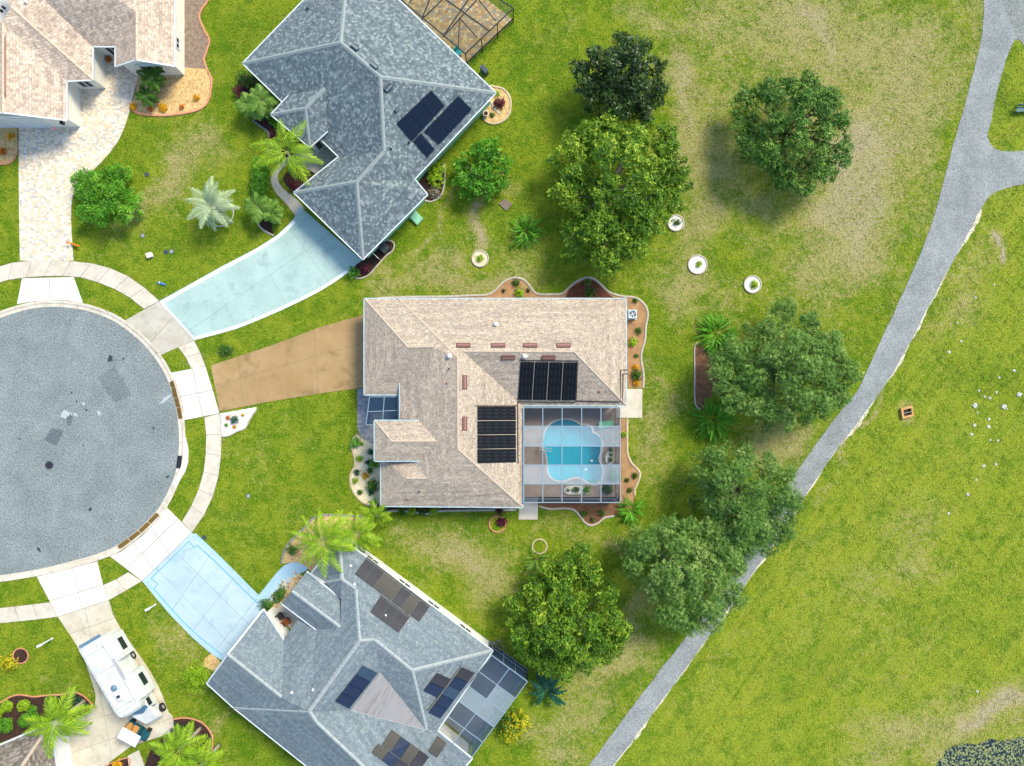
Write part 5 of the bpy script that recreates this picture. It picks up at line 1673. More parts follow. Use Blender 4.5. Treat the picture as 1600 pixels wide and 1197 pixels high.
lbox(-0.3, 0.0, -1.1, 1.1, 2.9, 3.08, 'rear_rack', M['rv_blue'], rv, 0.02)
lbox(9.55, 9.72, -0.8, 0.8, 0.45, 0.7, 'bumper', M['rim'], rv, 0.03)
for x0, x1 in ((0.45, 2.75), (4.35, 6.9)):
    so = lbox(x0, x1, 1.15, 1.9, 0.95, 2.85, 'slide_out', M['rv_white'], rv, 0.05)
    lbox(x0 + 0.5, x0 + 1.7, 1.89, 1.93, 1.6, 2.35, 'window', M['rv_dark'], so, 0.01)
    lbox(x0 - .05, x1 + .05, 1.1, 1.22, 2.87, 2.95, 'awning_roll', M['rv_white'], so, 0.02)
lbox(2.3, 4.6, 1.1, 1.28, 3.12, 3.22, 'awning', M['rim'], rv, 0.03)
lbox(0.6, 5.8, -1.32, -1.2, 2.8, 2.95, 'awning', M['rv_blue'], rv, 0.03)
for x in (3.15, 8.95):
    for y in (-1.08, 1.08):
        c = L3(x, y, 0.42)
        mb = MB()
        ring = [(0.20, -.12), (0.40, -.13), (0.42, -.06), (0.42, .06), (0.40, .13), (0.20, .12)]
        nseg = 18
        vs = [c + lft * w_ + fwd * (r_ * math.cos(2 * math.pi * k / nseg)) + up * (r_ * math.sin(2 * math.pi * k / nseg)) for r_, w_ in ring for k in range(nseg)]
        fs = [(i * nseg + k, i * nseg + (k + 1) % nseg, ((i + 1) % 6) * nseg + (k + 1) % nseg, ((i + 1) % 6) * nseg + k) for i in range(6) for k in range(nseg)]
        wh = mb.add(vs, fs).build('wheel', M['tyre'], rv, True)
        vs = [c + lft * w_ + fwd * (.2 * math.cos(2 * math.pi * k / nseg)) + up * (.2 * math.sin(2 * math.pi * k / nseg)) for w_ in (-.1, .1) for k in range(nseg)]
        MB().add(vs, [tuple(range(nseg)), tuple(range(nseg, 2 * nseg))] + [(k, (k + 1) % nseg, nseg + (k + 1) % nseg, nseg + k) for k in range(nseg)]).build('rim', M['rim'], wh)
lbox(5.3, 6.1, -0.35, 0.35, 3.2, 3.42, 'air_conditioner', M['rv_white'], rv, 0.06, 0.05)
lbox(5.5, 5.75, -0.16, 0.16, 3.42, 3.46, 'air_grille', M['rv_dark'], rv, 0.01)
MB().lathe(L3(4.75, -0.1, 3.19), [(0.3, 0), (0.3, 0.06), (0.2, 0.16), (0.05, 0.2)], 16).build('satellite_dome', M['rv_blue'], rv, True)
M['rv_hatch'] = plain('pale_grey_hatch', '#b9bcbb', 0.5)
lbox(2.05, 2.65, -0.85, -0.3, 3.19, 3.26, 'roof_hatch', M['rv_hatch'], rv, 0.02)
lbox(1.0, 1.25, -0.2, 0.05, 3.19, 3.24, 'roof_vent', M['rv_hatch'], rv, 0.02)
for y in (-1.35, 1.35):
    MB().bar(L3(8.1, y * .72, 1.6), L3(8.2, y, 1.65), 0.04).build('mirror_arm', M['tyre'], rv)
    lbox(8.14, 8.24, min(y, y * 1.0) - .1, max(y, y) + .1, 1.5, 1.8, 'mirror', M['rv_blue'], rv, 0.02)

M['rv_seam'] = plain('grey_sealant', '#8d9190', 0.8)
for x in (0.9, 2.9, 5.0, 6.6):
    lbox(x, x + .035, -1.08, 1.08, 3.195, 3.212, 'roof_seam', M['rv_seam'], rv)
for y in (-1.02, 1.02):
    lbox(0.15, 6.9, y - .02, y + .02, 3.19, 3.215, 'gutter_rail', M['rv_seam'], rv)
for x, y in ((0.5, .6), (3.4, .55), (3.9, -.7), (6.5, .7)):
    MB().lathe(L3(x, y, 3.19), [(.09, 0), (.09, .12), (.05, .16)], 8).build('vent_cap', M['rv_hatch'], rv)
lbox(3.3, 3.75, -0.1, 0.35, 3.19, 3.27, 'roof_hatch', M['rv_hatch'], rv, 0.02)
for y in (-.55, -.85):
    MB().tube([L3(-.1, y, .9), L3(-.14, y, 3.2), L3(.25, y, 3.32)], .02, 5).build('ladder_rail', M['rim'], rv)
for z in (1.2, 1.6, 2.0, 2.4, 2.8):
    MB().tube([L3(-.12, -.55, z), L3(-.12, -.85, z)], .018, 5).build('ladder_rung', M['rim'], rv)

# ------------------------------------------------------------------ golf cart
gf = Vector((0.875, -0.48, 0)).normalized()
gl = Vector((-gf.y, gf.x, 0))
G0 = W(199.5, 1150.5, 1.8)
G0 = Vector((G0.x, G0.y, 0)) + gf * 0.15
gc = tag(empty('golf_cart', G0), 'teal golf cart with white canopy in front of the motorhome', 'golf cart')


def gbox(x0, x1, y0, y1, z0, z1, name, mat, bev=0.03, parent=None):
    pts = [G0 + gf * x + gl * y + up * z for x in (x0, x1) for y in (y0, y1) for z in (z0, z1)]
    return hull(pts, name, mat, parent or gc, bev)


M['cart_teal'] = plain('dark_teal_cart_paint', '#15505c', 0.3)
M['cart_tan'] = plain('tan_vinyl', '#b98a4c', 0.6)
gbox(-1.05, 0.45, -0.55, 0.55, 0.25, 0.55, 'body', M['cart_teal'])
hull([G0 + gf * x + gl * y + up * z for x, y, z in ((0.55, -.5, .3), (0.55, .5, .3), (1.35, -.42, .3), (1.35, .42, .3), (0.6, -.45, .95), (0.6, .45, .95), (1.25, -.35, .6), (1.25, .35, .6))], 'hood', M['cart_teal'], gc, 0.05)
gbox(0.4, 0.75, -0.5, 0.5, 0.25, 0.32, 'floor_plate', M['tyre'], 0.01)
gbox(-0.35, 0.2, -0.5, 0.5, 0.55, 0.72, 'seat', M['cart_tan'], 0.05)
gbox(-0.5, -0.36, -0.5, 0.5, 0.75, 1.15, 'backrest', M['cart_tan'], 0.04)
gbox(-1.05, -0.55, -0.48, 0.48, 0.55, 0.72, 'rear_seat', M['cart_tan'], 0.05)
gbox(-1.0, 1.0, -0.6, 0.6, 1.78, 1.86, 'canopy', M['rv_white'], 0.03)
for x, y, xb in ((-0.9, -.52, -0.9), (-0.9, .52, -0.9), (0.85, -.5, 1.0), (0.85, .5, 1.0)):
    MB().bar(G0 + gf * xb + gl * y + up * 0.5, G0 + gf * x + gl * y + up * 1.79, 0.04).build('post', M['tyre'], gc)
for x in (-0.75, 1.05):
    for y in (-.52, .52):
        c = G0 + gf * x + gl * y + up * 0.23
        vs = [c + gl * w_ + gf * (.23 * math.cos(2 * math.pi * k / 12)) + up * (.23 * math.sin(2 * math.pi * k / 12)) for w_ in (-.1, .1) for k in range(12)]
        MB().add(vs, [tuple(range(12)), tuple(range(12, 24))] + [(k, (k + 1) % 12, 12 + (k + 1) % 12, 12 + k) for k in range(12)]).build('wheel', M['tyre'], gc)
c = G0 + gf * 0.5 + gl * 0.22 + up * 1.0
MB().tube([c + (gf * .3 + up * -.1) * math.cos(k * math.pi / 6) * .55 + gl * math.sin(k * math.pi / 6) * .17 for k in range(13)], 0.02, 5).build('steering_wheel', M['tyre'], gc)

# ------------------------------------------------------------------ small things
ac = tag(empty('air_conditioner', W(986, 492)), 'pale blue air conditioning unit beside the central house', 'air conditioner')
M['ac_blue'] = plain('pale_blue_enamel', '#a9c4cf', 0.4)
c = W(986.3, 492)
MB().box(c + up * 0.05, (1.0, 1.0, 0.1)).build('pad', M['walk'], ac)
lbx = MB().box(c + up * 0.48, (0.82, 0.82, 0.76))
lbx.build('casing', M['ac_blue'], ac)
MB().tube([c + up * .868 + Vector((.33 * math.cos(k * math.pi / 10), .33 * math.sin(k * math.pi / 10), 0)) for k in range(21)], .025, 5).build('fan_ring', M['rim'], ac)
MB().lathe(c + up * 0.862, [(0.33, 0), (0.33, 0.006)], 20).build('fan_well', M['solar_steel'], ac)
for k in range(4):
    a = k * math.pi / 2 + .4
    p, q = c + up * 0.88, c + up * 0.885 + Vector((math.cos(a), math.sin(a), 0)) * .28
    MB().bar(p, q, 0.11, 0.01).build('fan_blade', M['rim'], ac)
pd = tag(empty('equipment_cover', W(651, 341)), 'mint green slab jutting from the garage wall', 'cover')
mb = MB().slab(wp([(640, 340), (649.5, 329), (661, 341.5), (651.5, 351.5)], 0.3), 0.0, 0.3)
mb.build('slab', M['wall_green'], pd)
MB().slab(wp([(641.5, 340), (649.5, 331), (659.3, 341.5), (651.5, 350)], 0.33), 0.3, 0.34).build('lid', M['wall_green'], pd)
fp_ = tag(empty('privacy_panel', W(589, 401)), 'white fence panel beside the garage bed', 'fence')
a, b = W(583, 396), W(595, 407)
for k in range(5):
    MB().bar(a.lerp(b, (k + .08) / 5) + up * .6, a.lerp(b, (k + .92) / 5) + up * .6, .05, 1.2).build('board', M['frame_white'], fp_)
ac2 = tag(empty('air_conditioner', W(604, 388)), 'dark air conditioning unit by the garage wall', 'air conditioner')
c = W(602, 389)
MB().box(c + up * .45, (.75, .75, .85), .78).build('casing', M['vent_blue'], ac2)
MB().lathe(c + up * .875, [(.3, 0), (.3, .02), (.25, .025)], 16).build('fan_guard', M['iron'], ac2)
ut = tag(empty('utility_box', W(757, 116)), 'slate grey box on the wall of the mint-walled house', 'utility box')
c = W(757, 114)
MB().box(c + up * .45, (.35, .8, .9), .78).build('casing', M['vent_blue'], ut)
MB().box(c + up * .92, (.4, .86, .05), .78).build('lid', M['vent_blue'], ut)
pt = tag(empty('plant_pot', W(759, 180)), 'pale round pot on the round pebble bed', 'pot')
c = W(759, 180)
MB().lathe(c, [(.2, .02), (.3, .45), (.3, .5), (.22, .5), (.2, .35)], 16).build('bowl', M['walk'], pt, True)
MB().lathe(c, [(.21, .36), (.21, .4)], 14).build('soil', M['mulch_dark'], pt)
dsp = tag(empty('downspout', W(775, 172)), 'white downspout lying across the round pebble bed', 'pipe')
MB().bar(W(768, 158, .1), W(770, 168, .1), .1, .08).build('pipe', M['frame_white'], dsp)
MB().bar(W(770, 168, .1), W(780, 177, .06), .1, .08).build('elbow', M['frame_white'], dsp)

for x, y, x1, y1, hgt, lab in ((243, 944.5, 232, 951, 1.25, 'white mailbox post in the grass below the blue driveway'), (82, 997.5, 63, 1007, 1.7, 'white lamp post in the lawn left of the motorhome')):
    o = tag(empty('yard_post', W(x, y)), lab, 'post')
    c = W(x, y)
    MB().bar(c, c + up * hgt, .1, .1).build('post', M['frame_white'], o)
    MB().box(c + up * (hgt + .12) + Vector((-.08, -.04, 0)), (.42, .2, .22), .45).build('box', M['frame_white'], o)
    MB().lathe(c, [(.11, 0), (.11, .05), (.07, .06)], 10).build('foot', M['walk'], o)
ub = tag(empty('service_pedestal', W(235.5, 399.5)), 'small cream service pedestal in the front lawn', 'utility box')
c = W(235.5, 399.5)
MB().box(c + up * .18, (.5, .42, .36), .35).build('casing', M['wall_cream'], ub)
MB().box(c + up * .375, (.54, .46, .04), .35).build('lid', M['wall_cream'], ub)
M['blue_bag'] = plain('blue_plastic', '#2f6f9c', 0.5)
bl = tag(empty('rolled_tarp', W(253, 443)), 'blue plastic roll lying on the lawn above the aqua driveway', 'tarp')
MB().tube([W(246, 441, .06), W(252, 443, .1), W(260, 446, .05)], [.09, .13, .06], 8).build('roll', M['blue_bag'], bl)
MB().tube([W(249, 442, .1), W(250, 442.4, .1)], [.14, .14], 8).build('tie', M['frame_white'], bl)
for i, (x, y) in enumerate(((223, 368), (259, 394), (268, 393), (229, 273), (388, 775), (319, 840))):
    o = tag(empty('valve_cover', W(x, y)), ['grey oval valve cover in the lawn near the paver driveway', 'dark blue valve cover in the lawn beside the cream pedestal', 'faint grey valve cover right of the dark blue one', 'small dark valve cover in the dry front lawn',
                                          'dark valve cover in the lawn below the tan driveway', 'grey valve cover beside the top of the blue driveway'][i], 'valve cover')
    c = W(x, y)
    MB().lathe(c, [(.2, 0), (.2, .03), (.16, .04)], 12).build('lid', M['vent_blue'] if i % 2 else M['clip_grey'], o)
    MB().lathe(c, [(.24, 0), (.24, .015), (.21, .02)], 12).build('rim', M['iron'], o)
orn = tag(empty('garden_ornament', W(118, 383)), 'orange animal ornament at the edge of the paver driveway', 'ornament')
M['orange'] = plain('orange_glaze', '#d9801c', 0.4)
c = W(118, 383)
bx_ = Vector((1, -.35, 0)).normalized()
hull([c + bx_ * x + Vector((.35, 1, 0)).normalized() * y + up * z for x, y, z in ((-.35, -.1, .25), (-.35, .1, .25), (.35, -.12, .25), (.35, .12, .25), (-.3, 0, .5), (.3, 0, .48))], 'body', M['orange'], orn, 0.04)
MB().lathe(c - bx_ * .42 + up * .45, [(.05, 0), (.13, .06), (.14, .16), (.06, .25)], 10).build('head', M['orange'], orn, True)
MB().tube([c + bx_ * .33 + up * .45, c + bx_ * .5 + up * .5, c + bx_ * .66 + up * .4], [.05, .07, .03], 6).build('tail', M['orange'], orn)
for x in (-.28, .26):
    for y in (-.08, .08):
        p = c + bx_ * x + Vector((.35, 1, 0)).normalized() * y
        MB().bar(p, p + up * .28, .06).build('leg', M['orange'], orn)
fl = tag(empty('flag', W(83, 198)), 'small pink and white flag on the garage front', 'flag')
M['pink'] = plain('pink_cloth', '#c98a90', 0.9)
MB().bar(W(97, 191, 1.9), W(84, 200, 2.3), .03).build('pole', M['frame_white'], fl)
MB().add([W(84, 197, 2.3), W(88, 202, 1.9), W(84, 205, 1.8), W(79, 200, 2.25)], [(0, 1, 2, 3)]).build('cloth', M['pink'], fl)
lp = tag(empty('wall_lantern', W(97, 193)), 'black lantern on the garage wall of the cream house', 'lantern')
c = W(98, 192.5, 2.1)
MB().box(c, (.22, .25, .35), 0).build('housing', M['iron'], lp)
MB().box(c + up * .22, (.3, .32, .06), 0).build('cap', M['iron'], lp)
sq = tag(empty('wooden_lid', W(790, 320)), 'weathered square wooden lid in the lawn', 'cover')
M['old_wood'] = noisy('weathered_wood', '#6d6156', '#85796d', 6, 0.95, 0.5, 20, var=0.5)
q4 = [Vector(p) for p in ((779.5, 319), (789, 311), (801, 319), (791, 330))]
for k in range(4):
    a0, a1 = q4[0].lerp(q4[1], (k + .05) / 4), q4[0].lerp(q4[1], (k + .95) / 4)
    b0, b1 = q4[3].lerp(q4[2], (k + .05) / 4), q4[3].lerp(q4[2], (k + .95) / 4)
    MB().slab(wp([a0, a1, b1, b0]), .03, .12 + .01 * (k % 2)).build('plank', M['old_wood'], sq)
MB().slab(wp([q4[0].lerp(q4[2], .03), q4[1].lerp(q4[3], .03), q4[2].lerp(q4[0], .03), q4[3].lerp(q4[1], .03)]), 0, .032).build('base', M['old_wood'], sq)
# field drain
fdn = tag(empty('field_drain', W(1417, 645)), 'rust-edged square drain box in the field right of the path', 'drain')
M['rust_concrete'] = noisy('rust_stained_concrete', '#a9794a', '#c39a68', 4, 0.9, 0.4, 20, var=0.4)
oc = [(1408, 638.5), (1425.5, 633.5), (1428, 650), (1410.5, 655)]
ic = [(1411.5, 641), (1424, 637.5), (1425.3, 647.5), (1413, 651)]
for k in range(4):
    j = (k + 1) % 4
    MB().slab(wp([oc[k], oc[j], ic[j], ic[k]], .3), 0, .3 + .004 * (k % 2)).build('rim', M['rust_concrete'], fdn)
MB().slab(wp(ic), .0, .012).build('opening', plain('drain_void', '#120a09', .9), fdn)
MB().bar(W(1411, 646, .26), W(1426, 643, .26), .05, .05).build('grate_bar', M['clip_grey'], fdn)
# bench at the right edge
bn = tag(empty('bench', W(1595, 175)), 'teal bench in the grass corner at the right edge', 'bench')
M['bench_teal'] = plain('teal_bench_paint', '#1f5f66', .5)
a, b = W(1583, 176.5), W(1612, 175)
for k in range(3):
    o_ = Vector((0, .16 * k, 0))
    MB().bar(a + o_ + up * .45, b + o_ + up * .45, .13, .04).build('slat', M['bench_teal'], bn)
for k in range(2):
    MB().bar(a + Vector((0, .48 + .04 * k, 0)) + up * (.62 + .18 * k), b + Vector((0, .48 + .04 * k, 0)) + up * (.62 + .18 * k), .04, .13).build('back_slat', M['bench_teal'], bn)
for f_ in (.08, .5, .92):
    p = a.lerp(b, f_)
    MB().bar(p, p + up * .43, .08).build('leg', M['bench_teal'], bn)
    MB().bar(p + Vector((0, .46, 0)), p + Vector((0, .54, .9)), .06).build('back_post', M['bench_teal'], bn)
M['chair_rust'] = plain('rust_brown_cushion', '#8a4a26', .8)
M['chair_dark'] = plain('dark_wicker', '#35302c', .8)
for (x, y, m, lab, a_) in ((440, 961, 'chair_dark', 'dark wicker chair at the entry of the grey-roofed house', .65), (450, 969, 'chair_rust', 'rust brown cushioned chair at the entry of the grey-roofed house', .65)):
    o = tag(empty('porch_chair', W(x, y)), lab, 'chair')
    c = W(x, y, .04)
    q_ = Vector((math.cos(a_ + math.pi / 2), math.sin(a_ + math.pi / 2), 0))
    MB().box(c + up * .4, (.62, .62, .14), a_).build('seat', M[m], o)
    MB().box(c + up * .72 + q_ * .27, (.62, .12, .5), a_).build('backrest', M[m], o)
    for sx_ in (-.34, .34):
        MB().box(c + up * .52 + Vector((math.cos(a_), math.sin(a_), 0)) * sx_, (.08, .58, .1), a_).build('armrest', M['chair_dark'], o)
    for dx in (-.25, .25):
        for dy in (-.25, .25):
            MB().bar(c + Vector((dx, dy, 0)), c + Vector((dx, dy, .34)), .05).build('leg', M['chair_dark'], o)
# limestone lumps in the field
M['limestone'] = noisy('white_limestone', '#9da094', '#b9bab0', 5, 0.9, 0.4, 16, var=0.5)
ro = random.Random(11)
ZR = lambda u, v: (1350 + u / 4.788, 530 + v / 4.788)
rocks = [ZR(*q) for q in ((725, 15), (633, 97), (828, 495), (850, 553), (825, 643), (930, 655), (805, 713), (945, 755), (1000, 758), (903, 432), (990, 397), (1045, 505), (1160, 415), (893, 948), (838, 1052), (985, 935), (775, 1160), (1120, 235), (1070, 520), (940, 440), (860, 385))]
rocks += [(1527, 1080), (1482, 802), (1495, 505), (1524, 465), (1553, 445), (1561, 590), (1585, 580), (1545, 655)]
for k, (x, y) in enumerate(rocks):
    r_ = ro.uniform(.08, .17) if k not in (2, 11, 12) else .24
    c = W(x, y)
    mb = MB()
    bm = bmesh.new()
    bmesh.ops.create_icosphere(bm, subdivisions=2, radius=r_)
    for v in bm.verts:
        v.co *= 1 + ro.uniform(-.22, .22)
        v.co.z *= .3
        v.co.x *= ro.uniform(1.0, 1.08)
    me = bpy.data.meshes.new('rock')
    bm.to_mesh(me)
    bm.free()
    o = link('rock', me, M['limestone'])
    o.location = c + up * r_ * .2
    o.rotation_euler = (0, 0, ro.uniform(0, 6))
    tag(o, 'small white limestone lump scattered in the field right of the path', 'rock', 'limestone lumps in the field')
# pond with lily pads
M['pond'] = noisy('dark_pond_water', '#121f24', '#1d2d30', 1.0, 0.2, 0.1, 6, 0, 0.6, 0.2)
pond_px = sm([(1455, 1205), (1463, 1195), (1474, 1179), (1484, 1169), (1497, 1164), (1511, 1160.5), (1523, 1163), (1536, 1158), (1548, 1155.6), (1560, 1157), (1573, 1157), (1600, 1152), (1640, 1148)], 4) + [(1700, 1148), (1700, 1260), (1440, 1260)]
rp = random.Random(2)
pond_px = [(x + rp.uniform(-1.5, 1.5), y + rp.uniform(-1.5, 1.5)) for x, y in pond_px]
tag(MB().slab(wp(pond_px), 0.0, 0.008).build('pond', M['pond']), 'dark pond corner covered with lily pads', kind='structure')
NOGRASS.append(pond_px)
M['lily'] = noisy('pale_lily_pads', '#58663c', '#8a9064', 4, 0.6, 0.1, 10, var=0.4)
mb = MB()
xs_, ys_ = np.array([rp.uniform(1460, 1640) for _ in range(2600)]), np.array([rp.uniform(1148, 1240) for _ in range(2600)])
ok = inside(xs_, ys_, offset_poly(pond_px[:-3], 0.0) + pond_px[-3:])
for x, y in zip(xs_[ok], ys_[ok]):
    r_ = rp.uniform(.04, .12)
    a0 = rp.uniform(0, 6)
    c = W(x, y, .012 + rp.uniform(0, .02))
    mb.add([c + Vector((r_ * math.cos(a0 + k * .95), r_ * math.sin(a0 + k * .95), rp.uniform(0, .02))) for k in range(6)], [tuple(range(6))])
tag(mb.build('lily_pads', M['lily']), 'pale lily pads covering the dark pond', kind='stuff')
# ------------------------------------------------------------------ vegetation
def leaf_mat(name, stops, rough=0.55, trans=0.25):
    t = NT(name)
    a = t.n('ShaderNodeAttribute', attribute_name='tone').outputs['Fac']
    n = len(stops)
    c = t.ramp(a, [(i / max(1, n - 1), hexc(q)) for i, q in enumerate(stops)])
    t.val(t.b.inputs['Base Color'], c)
    t.b.inputs['Roughness'].default_value = rough
    t.b.inputs['Specular IOR Level'].default_value = 0.25
    tr = t.n('ShaderNodeBsdfTranslucent')
    t.l(c, tr.inputs[0])
    mx = t.n('ShaderNodeMixShader')
    mx.inputs[0].default_value = trans
    t.l(t.b.outputs[0], mx.inputs[1])
    t.l(tr.outputs[0], mx.inputs[2])
    t.l(mx.outputs[0], t.out.inputs['Surface'])
    return t.m


M['leaf_lime'] = leaf_mat('yellow_green_leaves', ['#274a0f', '#456e14', '#6f941e', '#b0c03e'])
M['leaf_mid'] = leaf_mat('mid_green_leaves', ['#1f3d0e', '#335a14', '#4a731c', '#6d8f2c'])
M['leaf_dark'] = leaf_mat('dark_glossy_leaves', ['#182b0f', '#253d15', '#3a5620', '#607636'], 0.35, 0.1)
M['leaf_oak'] = leaf_mat('grey_green_oak_leaves', ['#2f5417', '#4c7629', '#6d923e', '#a3b864'], 0.6, 0.2)
M['leaf_forest'] = leaf_mat('deep_green_leaves', ['#234513', '#3a651c', '#567f2a', '#80a244'], 0.5, 0.2)
M['leaf_bright'] = leaf_mat('bright_green_leaves', ['#2c5c12', '#478618', '#69a626', '#98c646'])
M['leaf_hedge'] = leaf_mat('lime_hedge_leaves', ['#5f8610', '#7da416', '#9dbd24', '#bcd040'])
M['leaf_yellow'] = leaf_mat('yellow_leaves', ['#7f8a10', '#a5a312', '#c2b41c', '#d6c42c'])
M['leaf_gold'] = leaf_mat('golden_flowers', ['#b07a08', '#cf9a0c', '#e0b014', '#e6c228'])
M['leaf_orange'] = leaf_mat('orange_flowers', ['#a84e0c', '#c66a14', '#d88426', '#b0480c'])
M['leaf_red'] = leaf_mat('burgundy_leaves', ['#3a1020', '#551a2c', '#70283c', '#3f1a24'])
M['leaf_silver'] = leaf_mat('silvery_palm_leaves', ['#7d9468', '#95a980', '#acbd94', '#c3cda8'], 0.5, 0.2)
M['leaf_palm'] = leaf_mat('yellow_green_palm_leaves', ['#557a12', '#749a1a', '#94b424', '#b2c838'], 0.5, 0.3)
M['leaf_fan'] = leaf_mat('green_fan_leaves', ['#3c6218', '#577f28', '#75993a', '#9ab25a'], 0.5, 0.2)
M['leaf_banana'] = leaf_mat('dark_blue_green_leaves', ['#143424', '#1f4a34', '#2f6444', '#4a8060'], 0.35, 0.2)
M['leaf_grey'] = leaf_mat('grey_dry_twigs', ['#6d6a5c', '#86826f', '#a09a86', '#8c8a7c'])
M['bark_grey'] = noisy('grey_bark', '#6f675c', '#8c857a', 3, 0.95, 0.6, 14, var=0.5, world=False)
M['bark_brown'] = noisy('brown_bark', '#4f4032', '#6b5a49', 3, 0.95, 0.6, 14, var=0.5, world=False)
M['palm_trunk'] = noisy('pale_palm_trunk', '#8d8371', '#a89f8e', 3, 0.9, 0.5, 10, var=0.4, world=False)


def leaf_mesh(name, c, ax, nm, L, Wd, tone, mat):
    """diamond leaves: arrays of centre, axis, normal, length, width"""
    ax = ax / np.linalg.norm(ax, axis=1, keepdims=True)
    nm = nm - ax * np.sum(nm * ax, 1, keepdims=True)
    nm = nm / (np.linalg.norm(nm, axis=1, keepdims=True) + 1e-9)
    sd = np.cross(ax, nm)
    L, Wd = L[:, None], Wd[:, None]
    v = np.stack([c, c + ax * L * .45 + sd * Wd / 2 - nm * L * .04, c + ax * L - nm * L * .12, c + ax * L * .45 - sd * Wd / 2 - nm * L * .04], 1)
    n = len(c)
    me = bpy.data.meshes.new(name)
    me.vertices.add(4 * n)
    me.vertices.foreach_set('co', v.reshape(-1).astype(np.float32))
    me.loops.add(4 * n)
    me.loops.foreach_set('vertex_index', np.arange(4 * n, dtype=np.int32))
    me.polygons.add(n)
    me.polygons.foreach_set('loop_start', np.arange(0, 4 * n, 4, dtype=np.int32))
    me.update(calc_edges=True)
    at = me.attributes.new('tone', 'FLOAT', 'POINT')
    at.data.foreach_set('value', np.repeat(np.clip(tone, 0, 1), 4).astype(np.float32))
    me.materials.append(mat)
    return me


def rand_dirs(R, n, zmin=-1.0):
    z = R.uniform(zmin, 1, n)
    a = R.uniform(0, 2 * np.pi, n)
    s = np.sqrt(1 - z * z)
    return np.stack([s * np.cos(a), s * np.sin(a), z], 1)


def foliage(R, lobes, n_per_m2, leaf_len, leaf_w, sprig=5, spread=0.9, zmin=-0.35, tone_base=0.45, fuzz=0.22, upb=0.5):
    """leaves on sprigs over the surface of lobes [(x,y,z,r,squash,tone)]"""
    C_, A_, N_, T_ = [], [], [], []
    for (x, y, z, r, sq, tn) in lobes:
        ns = max(3, int(2 * math.pi * r * r * n_per_m2 / (.5 * leaf_len * leaf_w) / sprig))
        d_ = rand_dirs(R, ns, zmin)
        rr = r * (1 + R.normal(0, fuzz, ns) - 0.1)
        # uneven surface: a few bumps per lobe
        ph = R.uniform(0, 6, 3)
        rr = rr * (1 + 0.14 * np.sin(5 * d_[:, 0] + ph[0]) * np.sin(5 * d_[:, 1] + ph[1]) + 0.08 * np.sin(9 * d_[:, 2] + ph[2]))
        p = d_ * rr[:, None]
        p[:, 2] *= sq
        p += np.array([x, y, z])
        axs = d_ * 0.8 + R.normal(0, .45, (ns, 3)) + np.array([0, 0, upb])
        axs /= np.linalg.norm(axs, axis=1, keepdims=True)
        st = np.clip(tone_base + tn + R.normal(0, .2, ns), 0, 1)
        pr_ = np.repeat(p, sprig, 0)
        ar_ = np.repeat(axs, sprig, 0)
        q = R.normal(0, 1, (ns * sprig, 3))
        q -= ar_ * np.sum(q * ar_, 1, keepdims=True)
        q /= np.linalg.norm(q, axis=1, keepdims=True) + 1e-9
        la = q * spread + ar_ * R.uniform(.1, .6, (ns * sprig, 1))
        C_.append(pr_ + R.normal(0, leaf_len * .25, pr_.shape))
        A_.append(la)
        N_.append(ar_ + np.array([0, 0, .5]))
        T_.append(np.repeat(st, sprig) + R.normal(0, .1, ns * sprig))
    c, a, n_, t_ = map(np.concatenate, (C_, A_, N_, T_))
    m = len(c)
    return c, a, n_, leaf_len * R.uniform(.7, 1.25, m), leaf_w * R.uniform(.75, 1.25, m), t_


